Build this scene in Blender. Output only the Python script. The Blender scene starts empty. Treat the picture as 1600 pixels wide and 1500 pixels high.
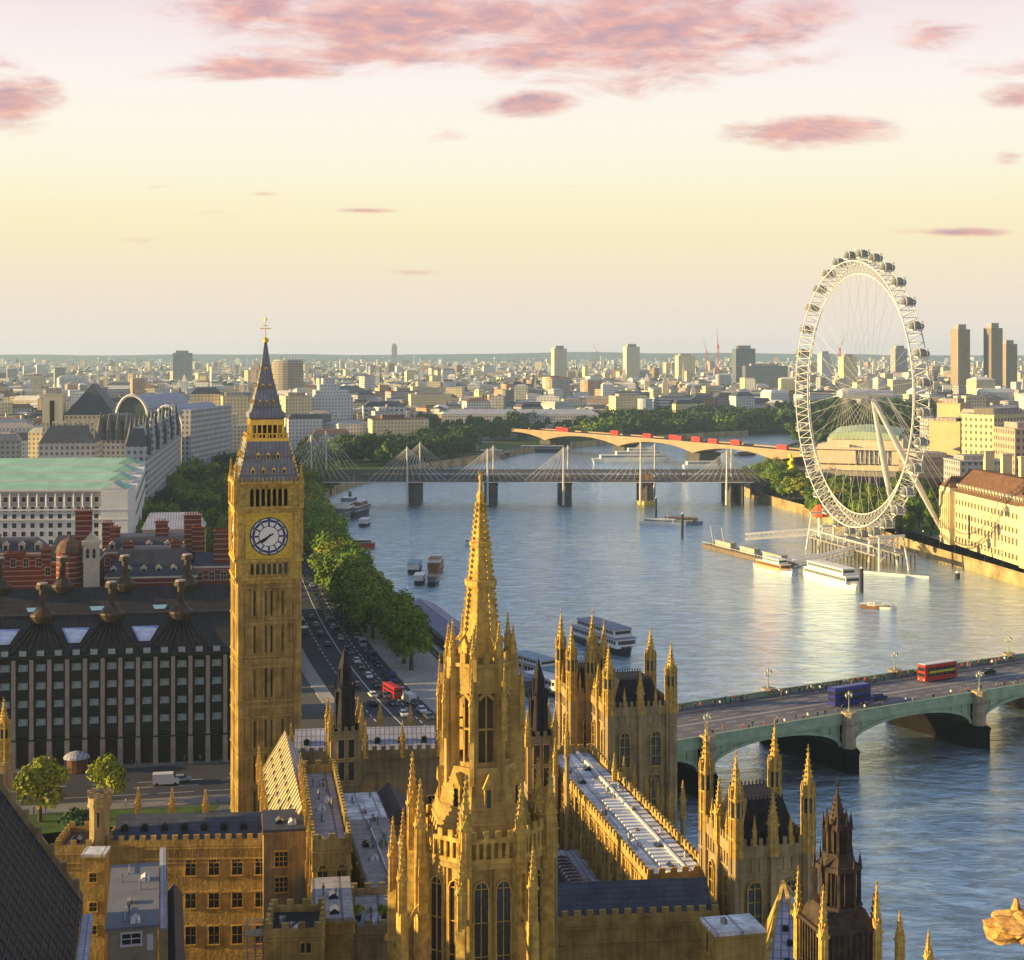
import bpy, bmesh, math, random
from mathutils import Vector, Matrix, geometry
from math import sin, cos, pi, radians, sqrt, atan2, hypot
SC = bpy.context.scene
COL = SC.collection
R = random.Random(7)
# ---------------- camera (90 m up, looking level towards +Y; lens shifted down) ----------------
F, HC = 2380.0, 90.0
cd = bpy.data.cameras.new('camera'); cam = bpy.data.objects.new('camera', cd); COL.objects.link(cam)
cam.location = (0, 0, HC); cam.rotation_euler = (radians(90), 0, 0)
cd.sensor_fit = 'HORIZONTAL'; cd.sensor_width = 36; cd.lens = F/1600*36; cd.shift_y = -202/1600
cd.clip_start = 0.5; cd.clip_end = 60000
SC.camera = cam
SC.render.resolution_x = 1024; SC.render.resolution_y = 960
SC.view_settings.view_transform = 'Standard'; SC.view_settings.look = 'None'
SC.view_settings.exposure = 1.2; SC.view_settings.gamma = 1.0
SC.cycles.volume_bounces = 2
# ---------------- sun ----------------
SUN_EL = 11.0
SUN_AZ = radians(-97)            # compass-like angle from +Y towards +X: the sun stands far to the left
sl = bpy.data.lights.new('sun', 'SUN'); so = bpy.data.objects.new('sun', sl); COL.objects.link(so)
sl.energy = 5.0; sl.angle = radians(0.6); sl.color = (1.0, 0.71, 0.28)
sdir = Vector((sin(SUN_AZ)*cos(radians(SUN_EL)), cos(SUN_AZ)*cos(radians(SUN_EL)), sin(radians(SUN_EL))))
so.rotation_euler = sdir.to_track_quat('Z', 'Y').to_euler()
# ---------------- world ----------------
def srgb(r, g, b):
    def c(x):
        x /= 255.0
        return x/12.92 if x <= .04045 else ((x+.055)/1.055)**2.4
    return (c(r), c(g), c(b), 1)
W = bpy.data.worlds.new('World'); SC.world = W; W.use_nodes = True
nt = W.node_tree; nt.nodes.clear()
def N(t, **k):
    n = nt.nodes.new(t)
    for a, b in k.items(): setattr(n, a, b)
    return n
def L(a, b): nt.links.new(a, b)
def mth(op, a, b=None, c=None, clamp=False):
    n = N('ShaderNodeMath', operation=op); n.use_clamp = clamp
    for i, q in enumerate((a, b, c)):
        if q is None: continue
        if isinstance(q, (int, float)): n.inputs[i].default_value = q
        else: L(q, n.inputs[i])
    return n.outputs[0]
out = N('ShaderNodeOutputWorld'); bg = N('ShaderNodeBackground'); L(bg.outputs[0], out.inputs[0])
tc = N('ShaderNodeTexCoord'); sx = N('ShaderNodeSeparateXYZ'); L(tc.outputs['Generated'], sx.inputs[0])
X, Y, Z = sx.outputs
sky = N('ShaderNodeTexSky'); sky.sky_type = 'NISHITA'; sky.sun_disc = False
sky.sun_elevation = radians(SUN_EL); sky.sun_rotation = SUN_AZ; sky.air_density = 1.0; sky.dust_density = 1.5
skm = N('ShaderNodeVectorMath', operation='SCALE'); L(sky.outputs[0], skm.inputs[0]); skm.inputs['Scale'].default_value = 0.09
Yp = mth('MAXIMUM', Y, 0.02)
A = mth('DIVIDE', X, Yp); E = mth('DIVIDE', Z, Yp)
Er = mth('DIVIDE', Z, mth('MAXIMUM', mth('SQRT', mth('ADD', mth('MULTIPLY', X, X), mth('MULTIPLY', Y, Y))), 0.02))
ramp = N('ShaderNodeValToRGB'); ramp.color_ramp.interpolation = 'B_SPLINE'
stops = [(0.0, (236, 222, 216)), (0.012, (240, 226, 216)), (0.03, (242, 226, 210)), (0.055, (247, 233, 203)), (0.085, (253, 239, 192)),
         (0.115, (255, 248, 222)), (0.155, (255, 249, 236)), (0.19, (254, 244, 240)), (0.235, (244, 224, 226)), (0.29, (206, 208, 224)), (0.38, (188, 204, 232)), (0.65, (152, 172, 206)), (1.0, (124, 144, 182))]
cr = ramp.color_ramp
while len(cr.elements) < len(stops): cr.elements.new(0.5)
for e, (p, c) in zip(cr.elements, stops):
    e.position = p; e.color = srgb(*c)
L(Er, ramp.inputs[0])
mx = N('ShaderNodeMix', data_type='RGBA'); mx.inputs[0].default_value = 0.05
L(ramp.outputs[0], mx.inputs[6]); L(skm.outputs[0], mx.inputs[7])
# clouds: each one a patch of sky (azimuth, elevation, width, height), broken up by noise
cv = N('ShaderNodeCombineXYZ'); L(mth('MULTIPLY', A, 13.0), cv.inputs[0]); L(mth('MULTIPLY', E, 42.0), cv.inputs[1])
nz = N('ShaderNodeTexNoise'); nz.inputs['Scale'].default_value = 1.15; nz.inputs['Detail'].default_value = 9; nz.inputs['Roughness'].default_value = .62
nz.inputs['Distortion'].default_value = .5
L(cv.outputs[0], nz.inputs['Vector'])
nz2 = N('ShaderNodeTexNoise'); nz2.inputs['Scale'].default_value = 3.1; nz2.inputs['Detail'].default_value = 6; nz2.inputs['Roughness'].default_value = .6
L(cv.outputs[0], nz2.inputs['Vector'])
clouds = [(400, 14, 170, 42, .85), (640, 30, 370, 62, 1.0), (1010, 45, 360, 80, 1.0), (900, 92, 300, 42, .75), (400, 105, 230, 26, .95), (560, 85, 260, 30, .7), (1230, 30, 130, 60, .7), (820, 162, 95, 24, .8), (1010, 130, 120, 40, .5),
          (1265, 207, 150, 30, 1.0), (1460, 55, 95, 28, .6), (1600, 105, 120, 24, .6), (1595, 150, 70, 26, .8), (10, 160, 95, 52, .95), (10, 100, 60, 36, .4),
          (245, 292, 36, 7, .6), (415, 303, 40, 5, .5), (573, 329, 60, 6, .75), (650, 425, 60, 7, .3), (1490, 363, 100, 9, .85), (1580, 245, 40, 16, .35), (230, 375, 50, 10, .25), (880, 292, 60, 4, .25), (680, 212, 50, 16, .25), (350, 335, 50, 14, .3)]
acc = None
for (cu, cv_, ru, rv, s) in clouds:
    a = mth('MULTIPLY', mth('SUBTRACT', A, (cu-800)/F), F/ru)
    e = mth('MULTIPLY', mth('SUBTRACT', E, (548-cv_)/F), F/rv)
    d = mth('SQRT', mth('ADD', mth('MULTIPLY', a, a), mth('MULTIPLY', e, e)))
    m = mth('MULTIPLY', mth('SUBTRACT', 1.15, d), s*1.1)
    acc = m if acc is None else mth('MAXIMUM', acc, m)
dens = mth('ADD', mth('MULTIPLY', acc, 1.0), mth('MULTIPLY', mth('SUBTRACT', nz.outputs[0], .54), 2.4))
mr = N('ShaderNodeMapRange'); mr.interpolation_type = 'SMOOTHSTEP'; L(dens, mr.inputs[0]); mr.inputs[1].default_value = -.05; mr.inputs[2].default_value = .85
gate = mth('MULTIPLY', acc, 4.0, clamp=True)
cm = mth('MULTIPLY', mth('MULTIPLY', mr.outputs[0], gate), .88)
crp = N('ShaderNodeValToRGB'); L(mth('ADD', mth('MULTIPLY', nz2.outputs[0], 1.0), mth('MULTIPLY', dens, .18)), crp.inputs[0])
ce = crp.color_ramp; ce.elements.new(.5)
for e, (p, c) in zip(ce.elements, [(.36, (246, 200, 178)), (.56, (230, 170, 160)), (.82, (186, 152, 166))]):
    e.position = p; e.color = srgb(*c)
mc = N('ShaderNodeMix', data_type='RGBA'); L(cm, mc.inputs[0]); L(mx.outputs[2], mc.inputs[6]); L(crp.outputs[0], mc.inputs[7])
dk = N('ShaderNodeMapRange'); L(Y, dk.inputs[0]); dk.inputs[1].default_value = -.55; dk.inputs[2].default_value = .25; dk.inputs[3].default_value = .95; dk.inputs[4].default_value = 1.0   # the sky behind is darker
dks = N('ShaderNodeVectorMath', operation='SCALE'); L(mc.outputs[2], dks.inputs[0]); L(dk.outputs[0], dks.inputs['Scale']); L(dks.outputs[0], bg.inputs[0])
bg.inputs[1].default_value = 0.45
# ---------------- helpers ----------------
def px(u, y): return (u-800)*y/F
def zz(v, y): return HC-(v-548)*y/F
def gp(u, v, z=0.0):
    y = F*(HC-z)/(v-548); return ((u-800)*y/F, y)
def tag(o, label=None, cat=None, group=None, kind=None):
    if label: o['label'] = label
    if cat: o['category'] = cat
    if group: o['group'] = group
    if kind: o['kind'] = kind
    return o
def thing(name, label, cat, loc=(0, 0, 0), rz=0.0, group=None):
    o = bpy.data.objects.new(name, None); COL.objects.link(o); o.empty_display_size = .5
    o.location = loc; o.rotation_euler = (0, 0, rz); return tag(o, label, cat, group)
def put(name, me, parent=None, loc=(0, 0, 0), rz=0.0, sc=None, rot=None):
    o = bpy.data.objects.new(name, me); COL.objects.link(o)
    if parent: o.parent = parent
    o.location = loc; o.rotation_euler = rot if rot else (0, 0, rz)
    if sc: o.scale = sc
    return o
KIDS = {}
def tree_copy(o, loc=None, rz=None, label=None, sc=None):
    c = o.copy(); COL.objects.link(c)
    for ch in list(o.children):
        d = ch.copy(); COL.objects.link(d); d.parent = c
        for g in list(ch.children):
            e = g.copy(); COL.objects.link(e); e.parent = d
    if loc is not None: c.location = loc
    if rz is not None: c.rotation_euler = (0, 0, rz)
    if label: c['label'] = label
    if sc: c.scale = sc
    return c
class MB:
    def __init__(s): s.v = []; s.f = []; s.mi = []; s.cur = 0
    def add(s, vs, fs):
        n = len(s.v); s.v += [tuple(p) for p in vs]
        for f in fs: s.f.append(tuple(i+n for i in f)); s.mi.append(s.cur)
        return s
    def box(s, x0, x1, y0, y1, z0, z1):
        return s.add([(x0, y0, z0), (x1, y0, z0), (x1, y1, z0), (x0, y1, z0), (x0, y0, z1), (x1, y0, z1), (x1, y1, z1), (x0, y1, z1)],
              [(0, 3, 2, 1), (4, 5, 6, 7), (0, 1, 5, 4), (1, 2, 6, 5), (2, 3, 7, 6), (3, 0, 4, 7)])
    def cbox(s, cx, cy, z0, z1, w, d): return s.box(cx-w/2, cx+w/2, cy-d/2, cy+d/2, z0, z1)
    def obox(s, c, ax, ay, az, hx, hy, hz):
        c = Vector(c); ax, ay, az = Vector(ax)*hx, Vector(ay)*hy, Vector(az)*hz
        vs = [c+a*ax+b*ay+d*az for d in (-1, 1) for a, b in ((-1, -1), (1, -1), (1, 1), (-1, 1))]
        return s.add(vs, [(0, 3, 2, 1), (4, 5, 6, 7), (0, 1, 5, 4), (1, 2, 6, 5), (2, 3, 7, 6), (3, 0, 4, 7)])
    def frus(s, cx, cy, z0, z1, r0, r1, n=8, rot=None):
        if rot is None: rot = pi/n
        if n == 4: r0 *= sqrt(2); r1 *= sqrt(2)
        vs = [(cx+r0*cos(rot+2*pi*i/n), cy+r0*sin(rot+2*pi*i/n), z0) for i in range(n)]
        if r1 <= 1e-4:
            vs.append((cx, cy, z1)); fs = [(i, (i+1) % n, n) for i in range(n)]; fs.append(tuple(range(n-1, -1, -1)))
            return s.add(vs, fs)
        vs += [(cx+r1*cos(rot+2*pi*i/n), cy+r1*sin(rot+2*pi*i/n), z1) for i in range(n)]
        fs = [(i, (i+1) % n, n+(i+1) % n, n+i) for i in range(n)] + [tuple(range(n-1, -1, -1)), tuple(range(n, 2*n))]
        return s.add(vs, fs)
    def lathe(s, cx, cy, prof, n=12, rot=0.0):      # prof: list of (r,z) upward
        k = len(prof)
        vs = [(cx+r*cos(rot+2*pi*i/n), cy+r*sin(rot+2*pi*i/n), z) for (r, z) in prof for i in range(n)]
        fs = [(j*n+i, j*n+(i+1) % n, (j+1)*n+(i+1) % n, (j+1)*n+i) for j in range(k-1) for i in range(n)]
        fs += [tuple(range(n-1, -1, -1)), tuple(range((k-1)*n, k*n))]
        return s.add(vs, fs)
    def tube(s, p, q, r, n=6, r2=None):
        p, q = Vector(p), Vector(q); d = q-p
        if d.length < 1e-6: return s
        d.normalize(); a = d.orthogonal().normalized(); b = d.cross(a); r2 = r if r2 is None else r2
        vs = [p+(a*cos(2*pi*i/n)+b*sin(2*pi*i/n))*r for i in range(n)] + [q+(a*cos(2*pi*i/n)+b*sin(2*pi*i/n))*r2 for i in range(n)]
        return s.add(vs, [(i, (i+1) % n, n+(i+1) % n, n+i) for i in range(n)] + [tuple(range(n-1, -1, -1)), tuple(range(n, 2*n))])
    def poly(s, pts, rad, n=6, closed=False):
        m = len(pts)
        for i in range(m if closed else m-1): s.tube(pts[i], pts[(i+1) % m], rad, n)
        return s
    def prism(s, pts, z0, z1):
        n = len(pts)
        vs = [(x, y, z0) for x, y in pts]+[(x, y, z1) for x, y in pts]
        fs = [(i, (i+1) % n, n+(i+1) % n, n+i) for i in range(n)]
        tr = geometry.tessellate_polygon([[Vector((x, y, 0)) for x, y in pts]])
        for t in tr:
            a, b, c = [Vector((pts[i][0], pts[i][1], 0)) for i in t]
            up = (b-a).cross(c-a).z > 0
            t2 = tuple(t) if up else tuple(reversed(t))
            fs.append(tuple(n+i for i in t2)); fs.append(tuple(reversed(t2)))
        return s.add(vs, fs)
    def sheet(s, pts, z):
        n = len(pts); vs = [(x, y, z) for x, y in pts]; fs = []
        for t in geometry.tessellate_polygon([[Vector((x, y, 0)) for x, y in pts]]):
            a, b, c = [Vector((pts[i][0], pts[i][1], 0)) for i in t]
            fs.append(tuple(t) if (b-a).cross(c-a).z > 0 else tuple(reversed(t)))
        return s.add(vs, fs)
    def gable(s, x0, x1, y0, y1, z0, z1, hip=0.0, axis='x', hip2=None):
        hip2 = hip if hip2 is None else hip2
        if axis == 'x':
            m = (y0+y1)/2; vs = [(x0, y0, z0), (x1, y0, z0), (x1, y1, z0), (x0, y1, z0), (x0+hip, m, z1), (x1-hip2, m, z1)]
            fs = [(0, 1, 5, 4), (1, 2, 5), (2, 3, 4, 5), (3, 0, 4), (0, 3, 2, 1)]
        else:
            m = (x0+x1)/2; vs = [(x0, y0, z0), (x1, y0, z0), (x1, y1, z0), (x0, y1, z0), (m, y0+hip, z1), (m, y1-hip2, z1)]
            fs = [(0, 1, 4), (1, 2, 5, 4), (2, 3, 5), (3, 0, 4, 5), (0, 3, 2, 1)]
        return s.add(vs, fs)
    def mans(s, x0, x1, y0, y1, z0, z1, i):          # mansard frustum
        vs = [(x0, y0, z0), (x1, y0, z0), (x1, y1, z0), (x0, y1, z0), (x0+i, y0+i, z1), (x1-i, y0+i, z1), (x1-i, y1-i, z1), (x0+i, y1-i, z1)]
        return s.add(vs, [(0, 3, 2, 1), (4, 5, 6, 7), (0, 1, 5, 4), (1, 2, 6, 5), (2, 3, 7, 6), (3, 0, 4, 7)])
    def crenx(s, x0, x1, y, z, t=.35, h=.7, w=.8, g=.7):
        n = max(1, int((x1-x0+g)/(w+g))); st = (x1-x0-w)/max(1, n-1) if n > 1 else 0
        for i in range(n): a = x0+i*st; s.box(a, a+w, y-t/2, y+t/2, z, z+h)
        return s
    def creny(s, y0, y1, x, z, t=.35, h=.7, w=.8, g=.7):
        n = max(1, int((y1-y0+g)/(w+g))); st = (y1-y0-w)/max(1, n-1) if n > 1 else 0
        for i in range(n): a = y0+i*st; s.box(x-t/2, x+t/2, a, a+w, z, z+h)
        return s
    def mesh(s, name, mats, smooth=False):
        me = bpy.data.meshes.new(name); me.from_pydata(s.v, [], s.f)
        if not isinstance(mats, (list, tuple)): mats = [mats]
        for m in mats: me.materials.append(m)
        if len(mats) > 1: me.polygons.foreach_set('material_index', s.mi)
        if smooth: me.polygons.foreach_set('use_smooth', [True]*len(me.polygons))
        me.update(); return me
    def build(s, name, mats, parent=None, loc=(0, 0, 0), rz=0.0, smooth=False, sc=None):
        return put(name, s.mesh(name, mats, smooth), parent, loc, rz, sc)
# ---------------- materials ----------------
MT = {}
def mat(name, col, rough=.85, var=.18, nscale=.25, metal=0.0, pattern=None, pw=1.0, ph=.5, pcol=None, pmix=.5, bump=0.0, rnd=.0, tint=None, spec=None, emit=None, gap=.04, streak=0.0):
    m = bpy.data.materials.new(name); m.use_nodes = True; t = m.node_tree; b = t.nodes['Principled BSDF']
    def n(ty, **k):
        q = t.nodes.new(ty)
        for a, c in k.items(): setattr(q, a, c)
        return q
    def ma(op, a, c=None, clamp=False):
        q = n('ShaderNodeMath', operation=op); q.use_clamp = clamp
        for i, w in enumerate((a, c)):
            if w is None: continue
            if isinstance(w, (int, float)): q.inputs[i].default_value = w
            else: t.links.new(w, q.inputs[i])
        return q.outputs[0]
    co = n('ShaderNodeTexCoord'); vec = co.outputs['Object']
    oi = n('ShaderNodeObjectInfo')
    no = n('ShaderNodeTexNoise'); no.inputs['Scale'].default_value = nscale; no.inputs['Detail'].default_value = 6; no.inputs['Roughness'].default_value = .62
    t.links.new(vec, no.inputs['Vector'])
    mr = n('ShaderNodeMapRange'); t.links.new(no.outputs[0], mr.inputs[0]); mr.inputs[1].default_value = .3; mr.inputs[2].default_value = .7
    mx = n('ShaderNodeMix', data_type='RGBA'); t.links.new(mr.outputs[0], mx.inputs[0])
    c0 = tint if tint else tuple(c*(1-var) for c in col)
    mx.inputs[6].default_value = (*c0, 1); mx.inputs[7].default_value = (*[min(1, c*(1+var)) for c in col], 1)
    colr = mx.outputs[2]
    sp = n('ShaderNodeSeparateXYZ'); t.links.new(vec, sp.inputs[0])
    UU = ma('ADD', sp.outputs[0], sp.outputs[1]); ZZ = sp.outputs[2]
    hgt = None
    if pattern in ('blocks', 'tiles'):
        cb = n('ShaderNodeCombineXYZ'); t.links.new(UU, cb.inputs[0]); t.links.new(ZZ if pattern == 'blocks' else ZZ, cb.inputs[1])
        br = n('ShaderNodeTexBrick'); t.links.new(cb.outputs[0], br.inputs['Vector']); br.inputs['Scale'].default_value = 1
        br.inputs['Brick Width'].default_value = pw; br.inputs['Row Height'].default_value = ph; br.inputs['Mortar Size'].default_value = gap
        br.inputs['Color1'].default_value = (1, 1, 1, 1); br.inputs['Color2'].default_value = (.72, .70, .66, 1); br.inputs['Mortar'].default_value = (.45, .42, .38, 1); br.inputs['Bias'].default_value = -.2
        m2 = n('ShaderNodeMix', data_type='RGBA', blend_type='MULTIPLY'); m2.inputs[0].default_value = pmix
        t.links.new(colr, m2.inputs[6]); t.links.new(br.outputs['Color'], m2.inputs[7]); colr = m2.outputs[2]; hgt = br.outputs['Fac']
    elif pattern == 'grid':       # rows of windows
        fx = ma('FRACT', ma('DIVIDE', UU, pw)); fz = ma('FRACT', ma('DIVIDE', ZZ, ph))
        k = ma('MULTIPLY', ma('MULTIPLY', ma('GREATER_THAN', fx, .3), ma('LESS_THAN', fx, .78)), ma('MULTIPLY', ma('GREATER_THAN', fz, .28), ma('LESS_THAN', fz, .8)))
        m2 = n('ShaderNodeMix', data_type='RGBA'); t.links.new(ma('MULTIPLY', k, pmix), m2.inputs[0])
        t.links.new(colr, m2.inputs[6]); m2.inputs[7].default_value = (*(pcol or (.03, .035, .05)), 1); colr = m2.outputs[2]
    elif pattern == 'bands':      # horizontal bands of a second colour
        fz = ma('FRACT', ma('DIVIDE', ZZ, ph)); k = ma('LESS_THAN', fz, pw)
        m2 = n('ShaderNodeMix', data_type='RGBA'); t.links.new(ma('MULTIPLY', k, pmix), m2.inputs[0])
        t.links.new(colr, m2.inputs[6]); m2.inputs[7].default_value = (*pcol, 1); colr = m2.outputs[2]
    elif pattern == 'seams':      # standing seams across both plan directions
        fx = ma('FRACT', ma('DIVIDE', sp.outputs[0], pw)); fy = ma('FRACT', ma('DIVIDE', sp.outputs[1], ph))
        k = ma('MAXIMUM', ma('LESS_THAN', fx, gap*2), ma('LESS_THAN', fy, gap))
        m2 = n('ShaderNodeMix', data_type='RGBA'); t.links.new(ma('MULTIPLY', k, pmix), m2.inputs[0])
        t.links.new(colr, m2.inputs[6]); m2.inputs[7].default_value = (*(pcol or tuple(c*.35 for c in col)), 1); colr = m2.outputs[2]; hgt = k
    if rnd:
        hs = n('ShaderNodeHueSaturation'); t.links.new(colr, hs.inputs['Color'])
        t.links.new(ma('ADD', 1-rnd/2, ma('MULTIPLY', oi.outputs['Random'], rnd)), hs.inputs['Value'])
        t.links.new(ma('ADD', .5-rnd*.03, ma('MULTIPLY', oi.outputs['Random'], rnd*.06)), hs.inputs['Hue']); colr = hs.outputs[0]
    if streak:
        sm = n('ShaderNodeMapping'); t.links.new(vec, sm.inputs[0]); sm.inputs['Scale'].default_value = (1.6, 1.6, .12)
        sn = n('ShaderNodeTexNoise'); sn.inputs['Scale'].default_value = 1.0; sn.inputs['Detail'].default_value = 5; t.links.new(sm.outputs[0], sn.inputs['Vector'])
        sr = n('ShaderNodeMapRange'); t.links.new(sn.outputs[0], sr.inputs[0]); sr.inputs[1].default_value = .42; sr.inputs[2].default_value = .68; sr.inputs[3].default_value = 0; sr.inputs[4].default_value = streak
        ms = n('ShaderNodeMix', data_type='RGBA', blend_type='MULTIPLY'); t.links.new(sr.outputs[0], ms.inputs[0]); t.links.new(colr, ms.inputs[6]); ms.inputs[7].default_value = (.30, .27, .24, 1); colr = ms.outputs[2]
    t.links.new(colr, b.inputs['Base Color']); b.inputs['Roughness'].default_value = rough; b.inputs['Metallic'].default_value = metal
    b.inputs['Specular IOR Level'].default_value = spec if spec is not None else (.12 if (rough >= .38 and not metal) else .5)
    if bump:
        nf = n('ShaderNodeTexNoise'); nf.inputs['Scale'].default_value = 2.2; nf.inputs['Detail'].default_value = 5; t.links.new(vec, nf.inputs['Vector'])
        bp = n('ShaderNodeBump'); bp.inputs['Strength'].default_value = .6; bp.inputs['Distance'].default_value = bump
        t.links.new(nf.outputs[0], bp.inputs['Height']); t.links.new(bp.outputs[0], b.inputs['Normal'])
    if emit: b.inputs['Emission Color'].default_value = (*emit[:3], 1); b.inputs['Emission Strength'].default_value = emit[3]
    MT[name] = m; return m
STONE = mat('honey_limestone', (.44, .305, .095), .9, .3, .35, pattern='blocks', pw=1.3, ph=.45, pmix=.2, bump=.12, streak=.45, tint=(.25, .16, .05))
STONE2 = mat('weathered_limestone', (.38, .285, .145), .9, .35, .22, pattern='blocks', pw=1.2, ph=.42, pmix=.24, bump=.1, streak=.5, tint=(.20, .145, .075))
STONEP = mat('carved_limestone', (.52, .355, .09), .85, .35, 1.2, bump=.08, streak=.4, tint=(.28, .175, .045))
DSTONE = mat('soot_dark_ironwork', (.026, .022, .027), .7, .4, 1.0, tint=(.012, .011, .015))
GOLD = mat('gilded_metal', (.75, .48, .08), .35, .2, 1.5, metal=.6)
PANE = mat('dark_leaded_glass', (.022, .024, .032), .12, .4, 3.0)
SLATE = mat('blue_slate', (.075, .083, .115), .55, .25, .5, pattern='blocks', pw=.9, ph=.5, pmix=.5, gap=.05)
LEAD = mat('lead_sheet_grid', (.38, .39, .46), .55, .25, .3, pattern='seams', pw=.8, ph=.9, pmix=.75, gap=.12)
LEADW = mat('pale_lead_flat', (.74, .73, .72), .6, .4, .35, pattern='seams', pw=2.6, ph=1.9, pmix=.8, gap=.06, tint=(.26, .25, .25), streak=.3)
LEADG = mat('grey_felt_flat', (.36, .325, .31), .8, .2, .3, pattern='seams', pw=3.2, ph=2.4, pmix=.8, gap=.05, streak=.4)
IRONR = mat('cast_iron_roof_plate', (.22, .22, .24), .5, .25, .6, pattern='seams', pw=.7, ph=.9, pmix=.5, gap=.1)
BLACK = mat('black_iron', (.02, .02, .022), .5, .2)
WHITEP = mat('white_paint', (.60, .59, .57), .5, .08, .8)
ASPH = mat('asphalt', (.052, .052, .062), .8, .25, .08, bump=.02)
PAVE = mat('paving', (.20, .19, .18), .85, .2, .2, pattern='seams', pw=1.2, ph=1.2, pmix=.3, gap=.04)
# ---------------- land, water, roads ----------------
def smooth_line(pts, k=6):
    out_ = []
    for i in range(len(pts)-1):
        p0 = pts[max(0, i-1)]; p1 = pts[i]; p2 = pts[i+1]; p3 = pts[min(len(pts)-1, i+2)]
        for j in range(k):
            t = j/k
            out_.append(tuple(.5*((2*p1[a])+(-p0[a]+p2[a])*t+(2*p0[a]-5*p1[a]+4*p2[a]-p3[a])*t*t+(-p0[a]+3*p1[a]-3*p2[a]+p3[a])*t**3) for a in (0, 1)))
    out_.append(pts[-1]); return out_
def offset(pts, d):
    o = []
    for i, p in enumerate(pts):
        a = pts[max(0, i-1)]; b = pts[min(len(pts)-1, i+1)]; tx, ty = b[0]-a[0], b[1]-a[1]; l = hypot(tx, ty) or 1
        o.append((p[0]-ty/l*d, p[1]+tx/l*d))      # d>0: to the left of travel
    return o
NBK = smooth_line([(30, 230), (26, 300), (8, 350), (-13, 418), (-34, 502), (-56, 608), (-90, 787), (-116, 923), (-112, 1050), (-79, 1177), (-22, 1306), (30, 1437), (132, 1575), (248, 1686), (375, 1785), (900, 2100), (3000, 3000)])
SBK = smooth_line([(250, 250), (236, 350), (222, 450), (204, 608), (189, 702), (172, 850), (152, 987), (165, 1090), (204, 1231), (252, 1409), (310, 1508), (600, 1750), (2000, 2200), (3200, 2700)])
gm = mat('city_ground', (.12, .12, .11), .9, .4, .02, tint=(.06, .065, .06))
north = [(37, -200), (37, 60), (38, 190)] + NBK + [(26000, 3500), (26000, 30000), (-26000, 30000), (-26000, -200)]
tag(MB().sheet(north, 0).build('ground', gm), kind='structure')
south = list(reversed(SBK)) + [(262, -200), (26000, -200), (26000, 3200)]
tag(MB().sheet(south, 0).build('ground', gm), kind='structure')
# water
wm = bpy.data.materials.new('river_water'); wm.use_nodes = True; t = wm.node_tree; b = t.nodes['Principled BSDF']
def wn(ty, **k):
    q = t.nodes.new(ty)
    for a, c in k.items(): setattr(q, a, c)
    return q
co = wn('ShaderNodeTexCoord'); mp = wn('ShaderNodeMapping'); t.links.new(co.outputs['Object'], mp.inputs[0]); mp.inputs['Scale'].default_value = (.12, .20, 1)
mp.inputs['Rotation'].default_value = (0, 0, radians(-12))
n1 = wn('ShaderNodeTexNoise'); n1.inputs['Scale'].default_value = 1.0; n1.inputs['Detail'].default_value = 9; n1.inputs['Roughness'].default_value = .66; n1.inputs['Distortion'].default_value = .6
t.links.new(mp.outputs[0], n1.inputs['Vector'])
n2 = wn('ShaderNodeTexNoise'); n2.inputs['Scale'].default_value = .02; n2.inputs['Detail'].default_value = 4; t.links.new(co.outputs['Object'], n2.inputs['Vector'])
bp = wn('ShaderNodeBump'); bp.inputs['Strength'].default_value = 1.0; bp.inputs['Distance'].default_value = 1.5; t.links.new(n1.outputs[0], bp.inputs['Height'])
t.links.new(bp.outputs[0], b.inputs['Normal'])
mxw = wn('ShaderNodeMix', data_type='RGBA'); t.links.new(n2.outputs[0], mxw.inputs[0]); mxw.inputs[6].default_value = (.72, .92, 1.0, 1); mxw.inputs[7].default_value = (.82, .96, 1.0, 1)
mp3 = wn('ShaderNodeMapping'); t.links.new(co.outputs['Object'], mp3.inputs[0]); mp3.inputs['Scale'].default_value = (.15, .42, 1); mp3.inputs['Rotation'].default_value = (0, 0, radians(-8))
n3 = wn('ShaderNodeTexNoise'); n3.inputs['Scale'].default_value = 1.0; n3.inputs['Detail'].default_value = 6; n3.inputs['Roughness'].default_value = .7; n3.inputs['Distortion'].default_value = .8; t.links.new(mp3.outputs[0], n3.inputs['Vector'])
m3 = wn('ShaderNodeMapRange'); t.links.new(n3.outputs[0], m3.inputs[0]); m3.inputs[1].default_value = .42; m3.inputs[2].default_value = .57; m3.inputs[3].default_value = .60; m3.inputs[4].default_value = 1.0  # bright and dark ripple reflections painted into the base colour as streaks
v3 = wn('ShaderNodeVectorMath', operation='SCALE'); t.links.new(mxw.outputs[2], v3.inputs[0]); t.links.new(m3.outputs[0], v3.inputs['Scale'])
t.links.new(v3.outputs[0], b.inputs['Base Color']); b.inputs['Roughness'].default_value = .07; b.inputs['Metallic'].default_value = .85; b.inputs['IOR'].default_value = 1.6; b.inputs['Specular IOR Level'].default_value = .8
b.inputs['Specular Tint'].default_value = (.80, .93, 1.0, 1)
tag(MB().sheet([(-400, -200), (26000, -200), (26000, 6000), (-400, 6000)], -4.5).build('water', wm), kind='structure')
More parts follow.
